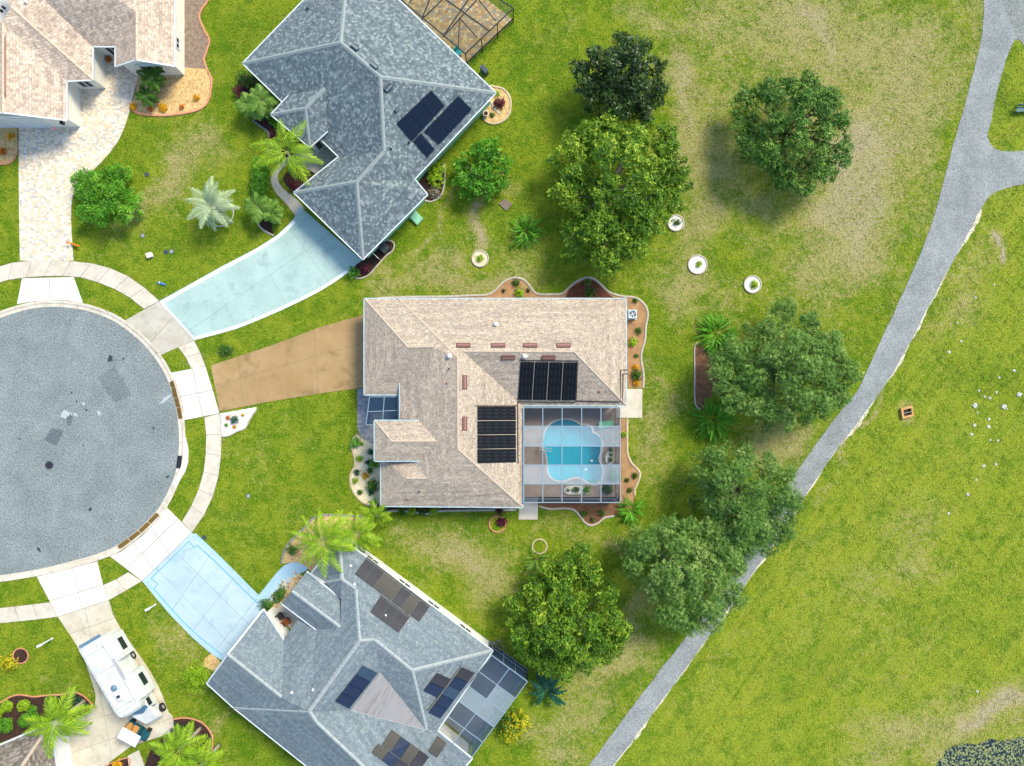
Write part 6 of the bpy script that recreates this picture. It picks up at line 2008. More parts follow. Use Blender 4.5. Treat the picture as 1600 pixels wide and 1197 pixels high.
def tree(label, sil, z_low, z_top, lobe_r, leafmat, barkmat, seed, dens=1.2, leaf=(0.26, 0.11), sprig=6, group=None, name='tree', gaps=1.0, trunk_r=0.22, nlimb=12, tone=0.45, fuzz=0.2, fill=0.9, spread=0.9, hole=0.0, bough=2.2):
    R = np.random.RandomState(seed)
    z_mid = z_low + (z_top - z_low) * .45
    poly = [(W(*q, z_mid).x, W(*q, z_mid).y) for q in sil]
    P = np.array(poly)
    cx_, cy_ = P.mean(0)
    x0, y0 = P.min(0)
    x1, y1 = P.max(0)
    seg = np.roll(P, -1, 0)

    def edge_d(x, y):
        q = np.array([x, y])
        dv = seg - P
        t_ = np.clip(((q - P) * dv).sum(1) / (dv ** 2).sum(1), 0, 1)
        return np.linalg.norm(q - P - dv * t_[:, None], axis=1).min()
    lobes = []
    pts = R.uniform((x0, y0), (x1, y1), (6000, 2))
    pts = pts[inside(pts[:, 0], pts[:, 1], poly)]
    ed = np.array([edge_d(*p) for p in pts[:2500]])
    pts = pts[:len(ed)]
    dmax = ed.max()
    # boughs first, then lobes domed over each bough: dark gaps stay open between the boughs
    boughs = []
    for p, d_ in zip(pts, ed):
        if d_ < bough * R.uniform(.18, .34):
            continue
        if math.sin(p[0] * 1.1 + seed) * math.sin(p[1] * .9 + 2 * seed) + R.uniform(-.5, .5) < -.95 + hole:
            continue
        sz = bough * R.uniform(.75, 1.15)
        if all(math.hypot(p[0] - q[0], p[1] - q[1]) > .5 * (sz + q[3]) * gaps for q in boughs):
            f = min(1, d_ / dmax)
            zb = z_low + (z_top - z_low) * max(0.05, 1 - (1 - f) ** 2) ** .4 * R.uniform(.7, 1.0) - .3
            boughs.append((p[0], p[1], zb, sz, R.normal(0, .07)))
    for (x, y, zb, sz, tn) in boughs:
        nl = max(4, int((sz / lobe_r) ** 2 * 1.5))
        for k in range(nl):
            q = math.sqrt((k + R.uniform(0, 1)) / nl)
            a_ = k * 2.4 + R.uniform(-.4, .4)
            rr = lobe_r * R.uniform(.42, .72)
            d_ = q * max(.1, sz * .62 - rr * .4)
            lobes.append((x + d_ * math.cos(a_), y + d_ * math.sin(a_), zb - sz * .42 * q * q + R.uniform(-.25, .2), rr, .85, tn + R.normal(0, .05) + .05 * (1 - q)))
    # small tufts that break the outline
    n_out = len(lobes)
    for i in range(len(poly)):
        a, b = P[i], seg[i]
        for k in range(max(0, int(np.linalg.norm(b - a) / (lobe_r * 1.6) + R.uniform(-.3, .6)))):
            q = a + (b - a) * R.uniform(0, 1)
            v = np.array([cx_, cy_]) - q
            q = q + v / np.linalg.norm(v) * lobe_r * R.uniform(.15, .6)
            lobes.append((q[0], q[1], z_low + R.uniform(.0, .4) * (z_top - z_low), lobe_r * R.uniform(.3, .55), .8, R.normal(0, .08)))
    # darker inner mass seen through the gaps
    inner = []
    for p, d_ in zip(pts[::7], ed[::7]):
        if d_ > lobe_r * 1.1 and R.uniform() < .5:
            inner.append((p[0], p[1], z_low + (z_top - z_low) * R.uniform(.1, .45), lobe_r * .8, .7, 0.0))
    inner = inner[:int(len(lobes) * fill)]
    root = tag(empty(name, (cx_, cy_, 0)), label, 'tree', group)
    c, a, n_, l_, w_, t_ = foliage(R, lobes, dens, leaf[0], leaf[1], sprig, spread, tone_base=tone, fuzz=fuzz)
    if inner:
        e_ = foliage(R, inner, dens * .3, leaf[0], leaf[1], sprig, spread, tone_base=tone, fuzz=.3)
        c, a, n_, l_, w_, t_ = (np.concatenate(q) for q in zip((c, a, n_, l_, w_, t_), e_))
    me = leaf_mesh('crown', c, a, n_, l_, w_, t_, leafmat)
    link('crown', me, None, root)
    # trunk and limbs
    hb_ = z_low * .8 + .4
    base = Vector((cx_, cy_, 0))
    fork = base + Vector((R.uniform(-.2, .2), R.uniform(-.2, .2), hb_))
    MB().tube([base + Vector((0, 0, -.1)), base + Vector((.05, .03, hb_ * .4)), fork], [trunk_r * 1.5, trunk_r, trunk_r * .85], 9).build('trunk', barkmat, root, True)
    idx = R.permutation(n_out)[:nlimb]
    for i in idx:
        x, y, z, r = lobes[i][:4]
        tip = Vector((x, y, z + r * .35))
        m1 = fork.lerp(tip, .4) + Vector((R.uniform(-.3, .3), R.uniform(-.3, .3), (tip.z - fork.z) * .15))
        m2 = fork.lerp(tip, .75) + Vector((R.uniform(-.3, .3), R.uniform(-.3, .3), .1))
        MB().tube([fork, m1, m2, tip], [trunk_r * .55, trunk_r * .36, trunk_r * .2, .02], 6).build('limb', barkmat, root, True)
    return root


tree('dark glossy evergreen tree at the top beside the light green tree', [(893, 115), (905, 90), (925, 78), (950, 65), (975, 57), (1005, 62), (1020, 78), (1030, 95), (1043, 130), (1035, 148), (1022, 175), (995, 187), (960, 178), (930, 168), (910, 148)],
     1.2, 7.5, .95, M['leaf_dark'], M['bark_brown'], 1, 1.5, (.24, .12), 6, tone=.45, gaps=.92, bough=1.7, fuzz=.18, name='magnolia_tree')
tree('large spreading light green tree below the dark evergreen', [(853, 238), (878, 215), (905, 203), (906, 180), (940, 178), (985, 186), (1035, 187), (1060, 215), (1080, 245), (1076, 278), (1068, 300), (1045, 345), (1025, 362), (1013, 395), (975, 410), (945, 430), (925, 425), (915, 402), (885, 390), (880, 355), (893, 328), (873, 310), (868, 282), (862, 255)],
     1.5, 8.0, .95, M['leaf_lime'], M['bark_grey'], 2, 1.5, (.3, .13), 6, gaps=.9, bough=2.2, nlimb=26, tone=.46, fuzz=.17, fill=.9, name='broadleaf_tree', trunk_r=.28)
tree('round dark green tree standing alone near the asphalt path', [(1147, 168), (1160, 150), (1180, 130), (1215, 125), (1240, 107), (1270, 115), (1305, 135), (1315, 165), (1335, 205), (1330, 240), (1320, 265), (1305, 290), (1270, 300), (1235, 290), (1200, 268), (1165, 250), (1155, 225), (1160, 195)],
     1.2, 7.0, .85, M['leaf_forest'], M['bark_brown'], 3, 1.5, (.24, .11), 6, gaps=.98, bough=2.0, nlimb=24, tone=.5, fuzz=.2, fill=.4, name='broadleaf_tree')
OAK = dict(leaf=(.17, .055), sprig=8, name='oak_tree')
tree('large grey-green live oak beside the mulch bed and path', [(1115, 560), (1140, 540), (1165, 520), (1180, 490), (1220, 470), (1260, 480), (1290, 500), (1310, 530), (1325, 560), (1336, 590), (1325, 630), (1300, 655), (1260, 665), (1215, 674), (1185, 672), (1165, 650), (1140, 630), (1120, 600)],
     1.6, 8.5, 1.0, M['leaf_oak'], M['bark_grey'], 4, 1.5, gaps=.9, bough=2.2, nlimb=26, tone=.5, trunk_r=.3, fuzz=.26, fill=.5, **OAK)
tree('shaggy live oak overhanging the path in the middle', [(1080, 722), (1095, 700), (1130, 693), (1165, 693), (1200, 705), (1235, 735), (1257, 775), (1247, 810), (1238, 852), (1205, 866), (1168, 872), (1122, 862), (1096, 828), (1086, 775)],
     1.4, 7.5, 1.05, M['leaf_oak'], M['bark_grey'], 5, 1.2, gaps=.88, bough=2.0, nlimb=28, tone=.46, fuzz=.32, fill=.5, **OAK)
tree('lowest live oak spreading over the path by the round tree', [(970, 855), (990, 830), (1030, 812), (1070, 820), (1112, 818), (1146, 832), (1166, 866), (1168, 910), (1150, 955), (1120, 985), (1085, 992), (1040, 985), (1015, 965), (990, 920), (978, 882)],
     1.4, 8.0, 1.1, M['leaf_oak'], M['bark_grey'], 6, 1.4, gaps=.86, bough=2.1, nlimb=26, tone=.52, fuzz=.28, fill=.5, **OAK)
tree('round yellow-green tree above the blue-grey screen enclosure', [(788, 975), (800, 945), (825, 915), (850, 890), (880, 862), (910, 865), (935, 880), (945, 905), (965, 930), (975, 955), (982, 1000), (960, 1030), (920, 1050), (895, 1060), (860, 1055), (830, 1035), (800, 1005)],
     1.2, 7.5, 1.0, M['leaf_lime'], M['bark_brown'], 7, 1.5, (.28, .12), 6, gaps=.94, bough=1.8, nlimb=14, tone=.44, fuzz=.16, fill=.5, name='broadleaf_tree')
tree('small bright green tree beside the mint wall', [(712, 240), (735, 225), (765, 215), (788, 240), (798, 265), (785, 295), (752, 308), (725, 315), (715, 280)],
     .6, 4.0, .7, M['leaf_bright'], M['bark_grey'], 8, 1.5, (.26, .12), 6, gaps=1.0, bough=1.4, nlimb=16, tone=.42, trunk_r=.1, fuzz=.25, name='young_tree', fill=.4)
tree('small feathery green tree beside the paver driveway', [(112, 270), (130, 262), (160, 268), (192, 258), (200, 290), (210, 310), (205, 342), (180, 352), (150, 350), (125, 342), (120, 310)],
     .6, 4.0, .7, M['leaf_bright'], M['bark_grey'], 9, 1.5, (.28, .07), 7, gaps=1.0, bough=1.5, nlimb=20, tone=.45, trunk_r=.1, fuzz=.25, name='young_tree', fill=.4)


# ---- palms: fronds are children, sharing a few meshes
def frond_mesh(name, L, n, leaf, lw, arch, seed, mat, fold=.5, stalk=.12):
    """feather frond along +X from the origin, rising then drooping"""
    R = np.random.RandomState(seed)
    C_, A_, N_, LL, WW, T_ = [], [], [], [], [], []
    sp = []
    for i in range(n + 1):
        s = i / n
        x = L * (s - .12 * arch * s * s)
        z = L * arch * (.55 * s - .95 * s * s)
        sp.append(np.array([x, 0, z]))
    for i in range(n):
        s = (i + .5) / n
        if s < stalk:
            continue
        p = (sp[i] + sp[i + 1]) / 2
        d_ = sp[i + 1] - sp[i]
        d_ /= np.linalg.norm(d_)
        for sd in (-1, 1):
            a = d_ * .75 + np.array([0, sd, 0]) * 1.0 + np.array([0, 0, -fold * .5 + R.normal(0, .12)]) + R.normal(0, .06, 3)
            C_.append(p)
            A_.append(a)
            N_.append(np.array([0, -sd * fold * .6, 1.0]))
            prof_ = math.sin(math.pi * min(1, (.12 + .88 * (s - stalk) / (1 - stalk)) ** .7)) * .75 + .25
            LL.append(leaf * prof_ * R.uniform(.85, 1.15))
            WW.append(lw)
            T_.append(.5 + R.normal(0, .2))
    # rachis as overlapping slim diamonds
    for i in range(0, n - 1, 2):
        C_.append(sp[i])
        A_.append(sp[min(n, i + 3)] - sp[i])
        N_.append(np.array([0, .2, 1.0]))
        LL.append(np.linalg.norm(sp[min(n, i + 3)] - sp[i]))
        WW.append(.05)
        T_.append(.95)
    return leaf_mesh(name, np.array(C_), np.array(A_), np.array(N_), np.array(LL), np.array(WW), np.array(T_), mat)


FR = {}


def palm(label, px, py, hgt, L, nf, mat, name='palm_tree', kind='feather', trunk=.14, seed=0, group=None, lean=(0, 0), up0=.7, dn=-.35, leaf=None, lw=.06, bark=None, arch=.8, tiers=3, az=None):
    r_ = random.Random(seed)
    top = W(px, py, hgt)
    base = Vector((top.x - lean[0], top.y - lean[1], 0))
    root = tag(empty(name, base), label, 'palm' if 'palm' in name else 'plant', group)
    key = (round(L, 2), mat.name, kind, leaf, arch)
    if key not in FR:
        FR[key] = [frond_mesh('frond', L, 30 if kind == 'feather' else 14, leaf or L * .32, lw, arch, 10 + k, mat, .6, .14) for k in range(3)]
    tl = Vector((lean[0], lean[1], hgt))
    mb = MB()
    if trunk:
        n = 7
        pts = [Vector((lean[0] * (k / n) ** 1.3, lean[1] * (k / n) ** 1.3, hgt * k / n)) for k in range(n + 1)]
        me = mb.tube(pts, [trunk * (1.25 - .35 * k / n) * (1.06 if k % 2 else .97) for k in range(n + 1)], 8).mesh('trunk', True)
        me.materials.append(bark or M['palm_trunk'])
        o = bpy.data.objects.new('trunk', me)
        col.objects.link(o)
        o.parent = root
    for k in range(nf):
        tier = k % tiers
        if az is None:
            a = 2 * math.pi * (k * .381966 + r_.uniform(-.04, .04))
        else:
            a = math.radians(az[k % len(az)] + r_.uniform(-9, 9))
        pitch = up0 + (dn - up0) * (tier + r_.uniform(0, .6)) / max(1, tiers - .4)
        o = bpy.data.objects.new('frond', FR[key][k % 3])
        col.objects.link(o)
        o.parent = root
        o.location = tl + Vector((0, 0, -.05 * tier))
        o.rotation_euler = (r_.uniform(-.25, .25), -pitch, a)
        s = r_.uniform(.8, 1.1)
        o.scale = (s, s, s)
    return root


palm('silvery feather palm standing in the front lawn', 330, 322, 2.6, 2.7, 22, M['leaf_silver'], seed=1, trunk=.22, leaf=.75, lw=.07, up0=.9, dn=-.4)
palm('yellow-green feather palm beside the curved walkway', 449, 238, 4.2, 3.2, 15, M['leaf_palm'], seed=2, lean=(.3, -.2), leaf=.85, lw=.08)
palm('green fan palm at the eave of the mint-walled house', 411, 158, 2.2, 1.7, 16, M['leaf_fan'], seed=3, name='fan_palm', leaf=.75, lw=.09)
palm('second green fan palm left of its neighbour at the eave', 391, 166, 1.7, 1.4, 14, M['leaf_fan'], seed=4, name='fan_palm', leaf=.65, lw=.09)
palm('green fan palm on the dark bed by the aqua driveway', 405, 325, 1.8, 1.5, 16, M['leaf_fan'], seed=5, name='fan_palm', leaf=.7, lw=.09)
palm('fan palm nearest the aqua driveway beside its twin', 424, 330, 1.6, 1.3, 14, M['leaf_fan'], seed=6, name='fan_palm', leaf=.6, lw=.09)
palm('tall yellow-green palm over the pebble bed of the grey-roofed house', 506, 846, 4.6, 3.4, 18, M['leaf_palm'], seed=7, lean=(-.2, -.3), leaf=.9, lw=.09)
palm('small green palm beside the tall one at the pebble bed', 560, 835, 3.2, 2.4, 13, M['leaf_palm'], seed=8, leaf=.7, lw=.08, dn=-.2)
palm('young palm between the pebble bed and the central house', 589, 806, 2.4, 1.9, 7, M['leaf_palm'], seed=15, leaf=.55, lw=.07)
palm('windswept yellow-green palm beside the brown roof', 90, 1126, 3.7, 3.0, 18, M['leaf_palm'], seed=9, lean=(-.3, -.2), leaf=.95, lw=.09)
palm('leaning green palm at the bottom edge below the golf cart', 280, 1172, 3.8, 2.7, 16, M['leaf_palm'], seed=10, lean=(-.3, -.2), leaf=.9, lw=.09)
palm('second leaning palm at the bottom edge right of its twin', 316, 1194, 3.4, 2.4, 13, M['leaf_palm'], seed=11, lean=(-.2, -.1), leaf=.85, lw=.09)
palm('small palm in the flower bed of the cream house', 238, 122, 2.0, 1.4, 15, M['leaf_mid'], seed=12, leaf=.55, lw=.08)
palm('lower small palm in the flower bed of the cream house', 229, 150, 1.2, 1.1, 13, M['leaf_mid'], seed=13, leaf=.45, lw=.08)


def leafy(label, px, py, r, nleaf, L, lw, mat, name, seed, z0=.1, up0=1.2, dn=-.1, group=None, cat='plant'):
    """rosette of broad strap leaves, each leaf a child"""
    R = np.random.RandomState(seed)
    base = W(px, py)
    root = tag(empty(name, base), label, cat, group)
    ms = []
    for k in range(3):
        n = 6
        C_ = np.array([[L * i / n, 0, L * (.5 * (i / n) - .62 * (i / n) ** 2)] for i in range(n)])
        nx = np.array([[L * (i + 1.6) / n, 0, L * (.5 * ((i + 1.6) / n) - .62 * ((i + 1.6) / n) ** 2)] for i in range(n)])
        A_ = nx - C_
        ws = lw * np.sin(np.pi * np.clip((np.arange(n) + 1.0) / (n + .6), 0, 1)) + lw * .25
        ms.append(leaf_mesh('leaf', C_, A_, np.tile(np.array([0, .1 * (k - 1), 1.0]), (n, 1)), np.linalg.norm(A_, axis=1), ws, .35 + .3 * R.rand(n) + .1 * (k - 1), mat))
    for k in range(nleaf):
        o = bpy.data.objects.new('leaf', ms[k % 3])
        col.objects.link(o)
        o.parent = root
        rad = r * math.sqrt(R.rand()) * .55
        a0 = R.rand() * 6.283
        o.location = (rad * math.cos(a0), rad * math.sin(a0), z0 + R.rand() * .35)
        o.rotation_euler = (R.normal(0, .2), -(dn + (up0 - dn) * R.rand()), a0 + R.normal(0, .5))
        s = R.uniform(.7, 1.15)
        o.scale = (s, s, s)
    MB().tube([base + Vector((0, 0, -.02)), base + Vector((0, 0, z0 + .15))], [.12, .08], 6).build('stem', M['bark_brown'], root)
    return root


leafy('bushy strap-leaved plant in the lawn left of the light green tree', 822, 363, 1.4, 80, 1.3, .16, M['leaf_bright'], 'strap_leaf_plant', 1)
leafy('upper bushy plant with long leaves beside the live oak', 1118, 522, 1.7, 110, 1.5, .17, M['leaf_bright'], 'strap_leaf_plant', 2)
leafy('lower bushy plant with long leaves below the mulch bed', 1115, 656, 1.8, 110, 1.6, .17, M['leaf_bright'], 'strap_leaf_plant', 3)
leafy('bright green bushy plant at the corner of the pool enclosure', 985, 796, 1.0, 70, 1.1, .14, M['leaf_bright'], 'strap_leaf_plant', 4)
leafy('dark blue-green banana plant below the round yellow-green tree', 853, 1074, .7, 18, 1.7, .5, M['leaf_banana'], 'banana_plant', 5, .5, .9, .1)
leafy('bird-of-paradise with big green leaves at the corner of the cream bed', 592, 788, .5, 10, 1.0, .45, M['leaf_bright'], 'broad_leaf_plant', 6, .3)
leafy('tangled green plant on the cream stone ring', 836, 872, .8, 26, 1.2, .14, M['leaf_fan'], 'strap_leaf_plant', 7)


def shrub(label, px, py, rx, ry, h, mat, name='shrub', seed=0, dens=1.6, leaf=(.12, .06), group=None, rot=0.0, fuzz=.12, cat='shrub', sq=None, lobes_n=1):
    R = np.random.RandomState(seed)
    c = W(px, py)
    root = tag(empty(name, c), label, cat, group)
    lb = []
    if lobes_n == 1:
        rr = min(rx, ry)
        k = max(1, int(round(max(rx, ry) / rr * 2 - 1)))
        for i in range(k):
            f = (i / max(1, k - 1) - .5) * 2 if k > 1 else 0
            d_ = f * (max(rx, ry) - rr)
            dx, dy = (d_, 0) if rx >= ry else (0, d_)
            x, y = dx * math.cos(rot) - dy * math.sin(rot), dx * math.sin(rot) + dy * math.cos(rot)
            lb.append((c.x + x, c.y + y, h * .35, rr, (h * .65) / rr, 0))
    else:
        for i in range(lobes_n):
            a = R.uniform(0, 6.283)
            q = math.sqrt(R.uniform(0, 1))
            rr = min(rx, ry) * R.uniform(.25, .5)
            lb.append((c.x + (rx - rr) * q * math.cos(a), c.y + (ry - rr) * q * math.sin(a), h * R.uniform(.3, .8), rr, .8, R.normal(0, .1)))
    ar = foliage(R, lb, dens, leaf[0], leaf[1], 5, .9, zmin=-.2, fuzz=fuzz)
    link('foliage', leaf_mesh('foliage', *ar, mat), None, root)
    MB().tube([c + Vector((0, 0, -.02)), c + Vector((0, 0, h * .4))], [.06, .04], 6).build('stem', M['bark_brown'], root)
    return root


# clipped shrubs by the brown roof
for i, (x, y, rx, ry, h, lab) in enumerate([(15, 1101, .62, .55, .9, 'rounded clipped shrub second from the left edge'), (41, 1100, .65, .55, .9, 'rounded clipped shrub in the middle of the dark bed'),
                                            (1, 1113, .45, .42, .8, 'rounded clipped shrub cut by the left edge'), (53, 1107, .45, .4, .7, 'small dark clipped shrub beside the palm'),
                                            (50, 1122, 1.0, .65, .9, 'large clipped oblong shrub below the round ones'), (13, 1130, .8, .7, .9, 'large clipped shrub at the lower left corner of the bed')]):
    shrub(lab, x, y, rx, ry, h, M['leaf_hedge'] if i < 3 else M['leaf_bright'], 'clipped_shrub', 20 + i, 2.2, (.09, .05), 'clipped shrubs by the brown roof', 0.15, .05)
shrub('dark blue-green bush at the end of the shrub bed', 123, 1100, .8, .8, 1.2, M['leaf_banana'], 'shrub', 30, 1.2, (.2, .07), fuzz=.2)
shrub('low lime green hedge beside the pale walkway', 409, 281, .85, 1.9, 1.3, M['leaf_bright'], 'hedge', 31, 2.2, (.1, .06), fuzz=.08, rot=-.1)
shrub('dark green bush at the corner of the mint-walled house', 389, 126, .9, .85, 1.3, M['leaf_forest'], 'shrub', 32, 1.2, (.14, .07), fuzz=.2)
shrub('burgundy bush beside the fan palms', 377, 145, .55, .65, 1.0, M['leaf_red'], 'shrub', 33, 1.2, (.16, .09), fuzz=.25)
shrub('small green shrub under the porch eave', 434, 195, .9, .4, .6, M['leaf_bright'], 'shrub', 34, 1.2, (.12, .06), rot=-.7)
shrub('burgundy ground plant behind the walkway', 430, 220, .7, .5, .6, M['leaf_red'], 'shrub', 35, 0.8, (.16, .08), fuzz=.3)
shrub('burgundy plant under the feather palm', 458, 293, .45, .45, .6, M['leaf_red'], 'shrub', 36, 1.2, (.16, .08), fuzz=.3)
shrub('lime green shrub in the bed beside the mint wall', 683, 275, .75, 1.2, 1.0, M['leaf_hedge'], 'shrub', 37, 1.2, (.16, .09), fuzz=.2, rot=-.15)
shrub('dry grey plant at the lower end of the mint wall bed', 679, 302, .6, .5, .5, M['leaf_grey'], 'shrub', 38, 1.2, (.14, .05), fuzz=.3)
shrub('green shrub at the garage corner bed', 553, 426, .6, .5, .7, M['leaf_bright'], 'shrub', 39, 1.2, (.14, .07), fuzz=.2)
shrub('burgundy shrub at the garage corner bed', 571, 421, .45, .45, .6, M['leaf_red'], 'shrub', 40, 1.2, (.14, .08), fuzz=.25)
shrub('yellow croton bush below the blue-grey enclosure', 803, 1133, 1.3, 1.5, 1.4, M['leaf_yellow'], 'shrub', 41, 0.8, (.34, .14), fuzz=.25)
shrub('green bush beside the yellow croton', 790, 1122, .9, 1.2, 1.5, M['leaf_mid'], 'shrub', 42, 0.8, (.3, .12), fuzz=.3)
shrub('feathery lime bush at the garage corner of the grey-roofed house', 312, 1054, 1.1, 1.4, 1.3, M['leaf_hedge'], 'shrub', 43, 0.8, (.34, .06), fuzz=.35)
shrub('yellow-green bush on the terracotta ring', 18, 1034, .75, .75, 1.0, M['leaf_yellow'], 'shrub', 44, 1.2, (.22, .07), fuzz=.3)
shrub('green bush between the aqua and tan driveways', 352, 545, 1.0, 1.0, .8, M['leaf_forest'], 'shrub', 45, 0.8, (.16, .08), fuzz=.25, lobes_n=6)
shrub('reddish shrub on the pinkish ring', 784, 815, .5, .4, .5, M['leaf_red'], 'shrub', 46, 1.2, (.12, .07), fuzz=.3)
shrub('dry twiggy bush behind the grey-roofed house', 776, 1010, .7, .6, .6, M['leaf_grey'], 'shrub', 47, 0.8, (.18, .05), fuzz=.35)
shrub('blue-green bush below the golf cart beside the palm', 286, 1140, .9, .6, .9, M['leaf_banana'], 'shrub', 48, 1.2, (.2, .07), fuzz=.25)
# flowers of the cream house
for i, (x, y, r, m, lab) in enumerate([(209, 168, .32, 'leaf_gold', 'yellow flower mound at the tip of the bed by the paver driveway'), (256, 169.5, .38, 'leaf_gold', 'largest yellow flower mound along the terracotta border'), (236, 171.5, .22, 'leaf_orange', 'small orange flower mound left of the largest yellow one'),
                                       (285.5, 167.5, .2, 'leaf_orange', 'small orange flower mound right of the largest yellow one'), (308, 154, .26, 'leaf_gold', 'yellow flower mound alone at the right of the bed'), (6, 237, .3, 'leaf_orange', 'orange flower mound in the small bed at the left edge'),
                                       (171.5, 93.5, .26, 'leaf_orange', 'orange potted flowers at the cream house entry'), (18, 214, .3, 'leaf_gold', 'yellow-green plant in the small bed at the left edge')]):
    shrub(lab, x, y, r, r, .4, M[m], 'flower_mound', 60 + i, 2.2, (.09, .06), 'flower mounds by the cream house', cat='flowers')
# small plants in the pebble bed and beds of the central house
r6 = random.Random(8)
SP = [(557, 692, .42, 'leaf_bright', 'green rosette at the top of the cream pebble bed'), (579.5, 706, .25, 'leaf_banana', 'dark plant near the porch in the cream pebble bed'), (562, 716, .26, 'leaf_hedge', 'lime tuft midway down the cream pebble bed'), (575, 722, .22, 'leaf_banana', 'blue-green tuft below the porch corner'),
      (585, 724, .4, 'leaf_bright', 'green shrub under the porch eave in the pebble bed'), (558.5, 738, .24, 'leaf_banana', 'dark tuft at the left of the cream pebble bed'), (571, 743, .26, 'leaf_gold', 'golden tuft in the middle of the cream pebble bed'), (578.5, 735, .24, 'leaf_mid', 'green tuft right of the dark one in the pebble bed'),
      (555.5, 751, .24, 'leaf_hedge', 'lime tuft at the lower left of the cream pebble bed'), (583, 758, .5, 'leaf_mid', 'green shrub beside the wall in the pebble bed'), (580, 768, .26, 'leaf_banana', 'dark tuft below the green shrub in the pebble bed'), (562.5, 769, .22, 'leaf_mid', 'thin green tuft near the bottom of the pebble bed'),
      (566, 694, .14, 'leaf_hedge', 'tiny lime tuft beside the green rosette'),
      (806, 442, .3, 'leaf_mid', 'small green tuft in the first scallop of the soil bed'), (813, 458, .42, 'leaf_hedge', 'lime shrub near the gutter in the first scallop'), (787, 454.5, .16, 'leaf_dark', 'tiny dark tuft at the left of the first scallop'), (825, 454, .16, 'leaf_dark', 'tiny dark tuft at the right of the first scallop'),
      (918, 442, .3, 'leaf_forest', 'small green tuft at the top of the red mulch scallop'), (922, 458, .46, 'leaf_mid', 'green shrub near the gutter in the red mulch scallop'), (992, 470, .2, 'leaf_mid', 'tiny green plant at the top of the right soil bed'),
      (997, 517, .26, 'leaf_mid', 'green tuft below the air conditioner in the soil bed'), (989, 535, .36, 'leaf_hedge', 'lime shrub in the middle of the right soil bed'), (994, 556, .18, 'leaf_mid', 'small green tuft below the lime shrub'), (993, 573.5, .26, 'leaf_gold', 'golden flower plant above the dark shrub in the soil bed'),
      (994, 586, .44, 'leaf_mid', 'dark green shrub near the concrete pad'), (994, 599, .26, 'leaf_gold', 'golden flower plant just above the concrete pad'),
      (975, 678, .24, 'leaf_hedge', 'lime tuft at the top of the bed beside the pool enclosure'), (991, 743, .24, 'leaf_mid', 'green tuft in the widest part of the enclosure bed'), (979, 750, .2, 'leaf_mid', 'green tuft against the pool enclosure'), (983, 766, .22, 'leaf_mid', 'green tuft near the bottom of the enclosure bed'),
      (912, 802, .26, 'leaf_forest', 'green tuft in the bed below the pool enclosure'), (940, 801, .26, 'leaf_forest', 'dark tuft right of its neighbour below the enclosure'), (925, 812, .18, 'leaf_mid', 'tiny tuft in the scallop tip below the enclosure'),
      (628, 797, .3, 'leaf_mid', 'green shrub at the left of the narrow wall bed'), (645, 798, .34, 'leaf_hedge', 'lime shrub in the narrow wall bed'), (660, 799, .34, 'leaf_mid', 'green shrub right of the lime one in the wall bed'), (678, 798, .34, 'leaf_hedge', 'yellowish shrub at the end of the planted wall bed'),
      (780, 797, .3, 'leaf_red', 'reddish shrub in the narrow wall bed'),
      (750, 404, .3, 'leaf_hedge', 'yellowish tuft in the pale ring left of the light green tree'), (1057, 347.5, .28, 'leaf_mid', 'tuft in the ring nearest the light green tree'), (1091.5, 412.5, .26, 'leaf_hedge', 'tuft in the largest white ring'), (1177, 445, .34, 'leaf_hedge', 'tuft in the ring nearest the big oak'),
      (780, 163, .45, 'leaf_red', 'dark red plant on the round pebble bed'), (776, 147, .25, 'leaf_hedge', 'lime tuft on the round pebble bed'), (769, 180, .2, 'leaf_mid', 'small green tuft beside the pale pot'),
      (458, 858, .4, 'leaf_forest', 'dark tuft at the left of the palm pebble bed'), (441, 924, .42, 'leaf_forest', 'dark shrub in the stone bed nearest the walkway'), (434, 932, .42, 'leaf_forest', 'dark shrub in the middle of the stone bed'), (418, 943, .5, 'leaf_forest', 'dark shrub beside the blue driveway'),
      (367, 656, .3, 'leaf_banana', 'dark plant in the small white pebble bed'), (357, 653, .18, 'leaf_orange', 'orange flower at the left of the white pebble bed'), (354, 664, .16, 'leaf_bright', 'tiny green tuft in the white pebble bed'), (367, 667, .16, 'leaf_gold', 'yellow flower below the dark plant'), (380, 648, .14, 'leaf_gold', 'yellow flower at the right of the white pebble bed'),
      (185, 1194, .4, 'leaf_gold', 'golden shrub in the tiny bed at the bottom edge'), (1080 / 1, 1, .0, 'leaf_mid', '')]
for i, (x, y, r, m, lab) in enumerate(SP):
    if r <= 0:
        continue
    zb_ = 0
    shrub(lab, x, y, r, r, r * 1.3, M[m], 'small_plant', 100 + i, 2.2, (max(.07, r * .38), max(.035, r * .16)), fuzz=.3, cat='plant')
for i, (u, v, r, m, lab) in enumerate([(585, 790, .16, 'leaf_forest', 'small shrub at the left of the south pebble island'), (620, 790, .14, 'leaf_forest', 'tiny shrub second from the left on the south island'), (655, 785, .26, 'leaf_mid', 'largest shrub on the south pebble island'), (740, 785, .3, 'leaf_bright', 'pale green shrub at the right of the south island'),
                                       (940, 530, .22, 'leaf_forest', 'dark shrub at the bottom of the east pebble island'), (948, 490, .16, 'leaf_forest', 'tiny dark shrub in the east pebble island'), (945, 450, .2, 'leaf_forest', 'dark shrub at the top of the east pebble island'), (975, 665, .5, 'leaf_bright', 'leafy green shrub in the lower corner of the pool deck'), (915, 780, .4, 'leaf_mid', 'green shrub by the screen in the deck corner')]):
    x, y = PZ(u, v)
    shrub(lab, x, y, r, r, .15 + r * 1.5, M[m], 'small_plant', 200 + i, 2.2, (max(.07, r * .38), max(.035, r * .16)), fuzz=.3, cat='plant')
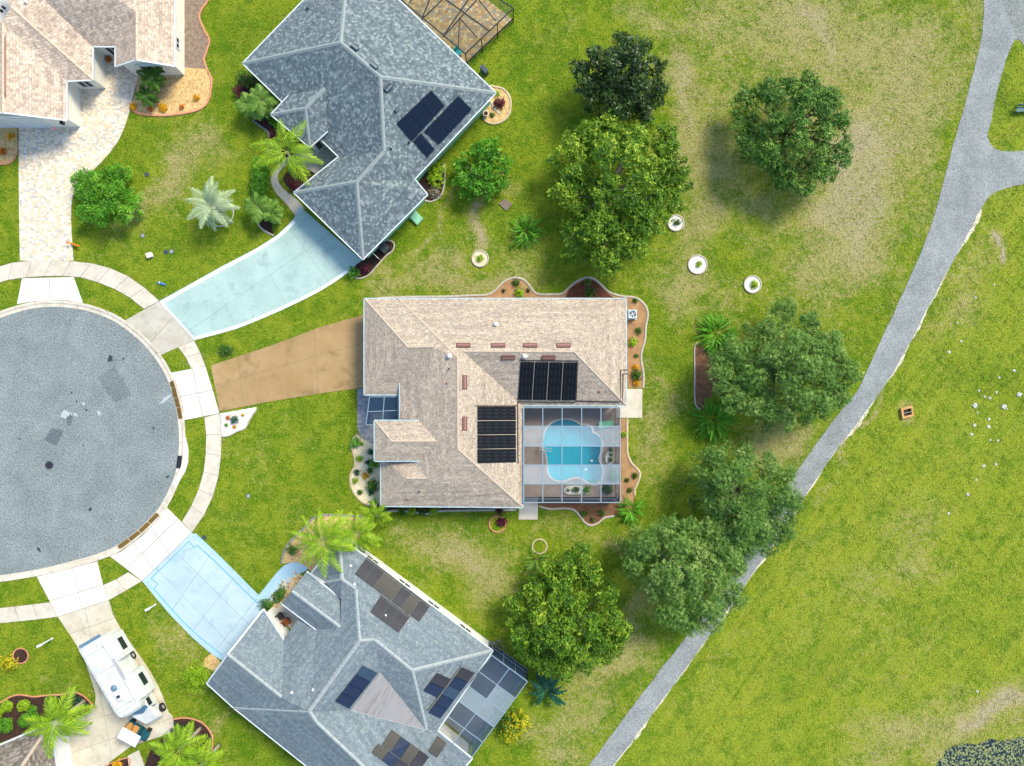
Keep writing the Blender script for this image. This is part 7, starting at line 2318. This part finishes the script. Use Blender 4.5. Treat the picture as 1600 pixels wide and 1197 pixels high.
# ------------------------------------------------------------------ grass blades over the lawns (one mass nobody could count)
RG = np.random.RandomState(77)
NB = 520000
gpx, gpy = RG.uniform(-40, 1640, NB), RG.uniform(-40, 1237, NB)
keep = np.ones(NB, bool)
for poly in NOGRASS:
    P = np.array([(q[0], q[1]) for q in poly])
    lo_, hi_ = P.min(0), P.max(0)
    idx = np.nonzero(keep & (gpx > lo_[0]) & (gpx < hi_[0]) & (gpy > lo_[1]) & (gpy < hi_[1]))[0]
    if len(idx):
        keep[idx[inside(gpx[idx], gpy[idx], P)]] = False
gx_, gy_ = (gpx[keep] - CX) / S, (CY - gpy[keep]) / S
# clumps: pull blades together so that the sward is uneven
cl = np.sin(gx_ * 2.3 + 1.7 * np.sin(gy_ * 1.1)) * np.sin(gy_ * 2.1 + 1.3 * np.sin(gx_ * 1.4)) + .6 * np.sin(gx_ * 6.1 + gy_ * 4.7)
sel = RG.uniform(-1.2, 1.0, len(gx_)) < cl * .6 + .3
gx_, gy_, cl = gx_[sel], gy_[sel], cl[sel]
n = len(gx_)
dr1, lu1, fi1 = ground_attr(gx_, gy_)
hgt = (.05 + .07 * RG.rand(n)) * (1 + .45 * lu1 + .25 * cl) * (1 + .3 * fi1)
ang = RG.uniform(0, 6.283, n)
lean = RG.uniform(.4, 1.9, n) * hgt
wd = .018 + .03 * RG.rand(n)
bx, by = np.cos(ang), np.sin(ang)
v = np.empty((n, 3, 3), np.float32)
v[:, 0] = np.stack([gx_ - by * wd, gy_ + bx * wd, np.zeros(n)], 1)
v[:, 1] = np.stack([gx_ + by * wd, gy_ - bx * wd, np.zeros(n)], 1)
v[:, 2] = np.stack([gx_ + bx * lean, gy_ + by * lean, hgt], 1)
me = bpy.data.meshes.new('grass')
me.vertices.add(3 * n)
me.vertices.foreach_set('co', v.reshape(-1))
me.loops.add(3 * n)
me.loops.foreach_set('vertex_index', np.arange(3 * n, dtype=np.int32))
me.polygons.add(n)
me.polygons.foreach_set('loop_start', np.arange(0, 3 * n, 3, dtype=np.int32))
me.update(calc_edges=True)
for nm, arr in (('dry', dr1), ('lush_shadow', lu1), ('field', fi1), ('tone', RG.rand(n))):
    at = me.attributes.new(nm, 'FLOAT', 'POINT')
    at.data.foreach_set('value', np.repeat(arr, 3).astype(np.float32))
t = NT('grass_blades')
c, _, _ = grass_nodes(t, t.pos())
tn = t.n('ShaderNodeAttribute', attribute_name='tone').outputs['Fac']
c = t.mix(t.maprange(tn, 0.6, 1.0, 0, .4), c, hexc('#abb04a'))
c = t.mix(t.maprange(tn, 0.4, 0.0, 0, .45), c, hexc('#42600c'))
M['blades'] = t.fin(c, 0.8, 0, 0.15)
tag(link('grass', me, M['blades']), 'short green and straw grass of the lawns and the open field', 'grass', kind='stuff')
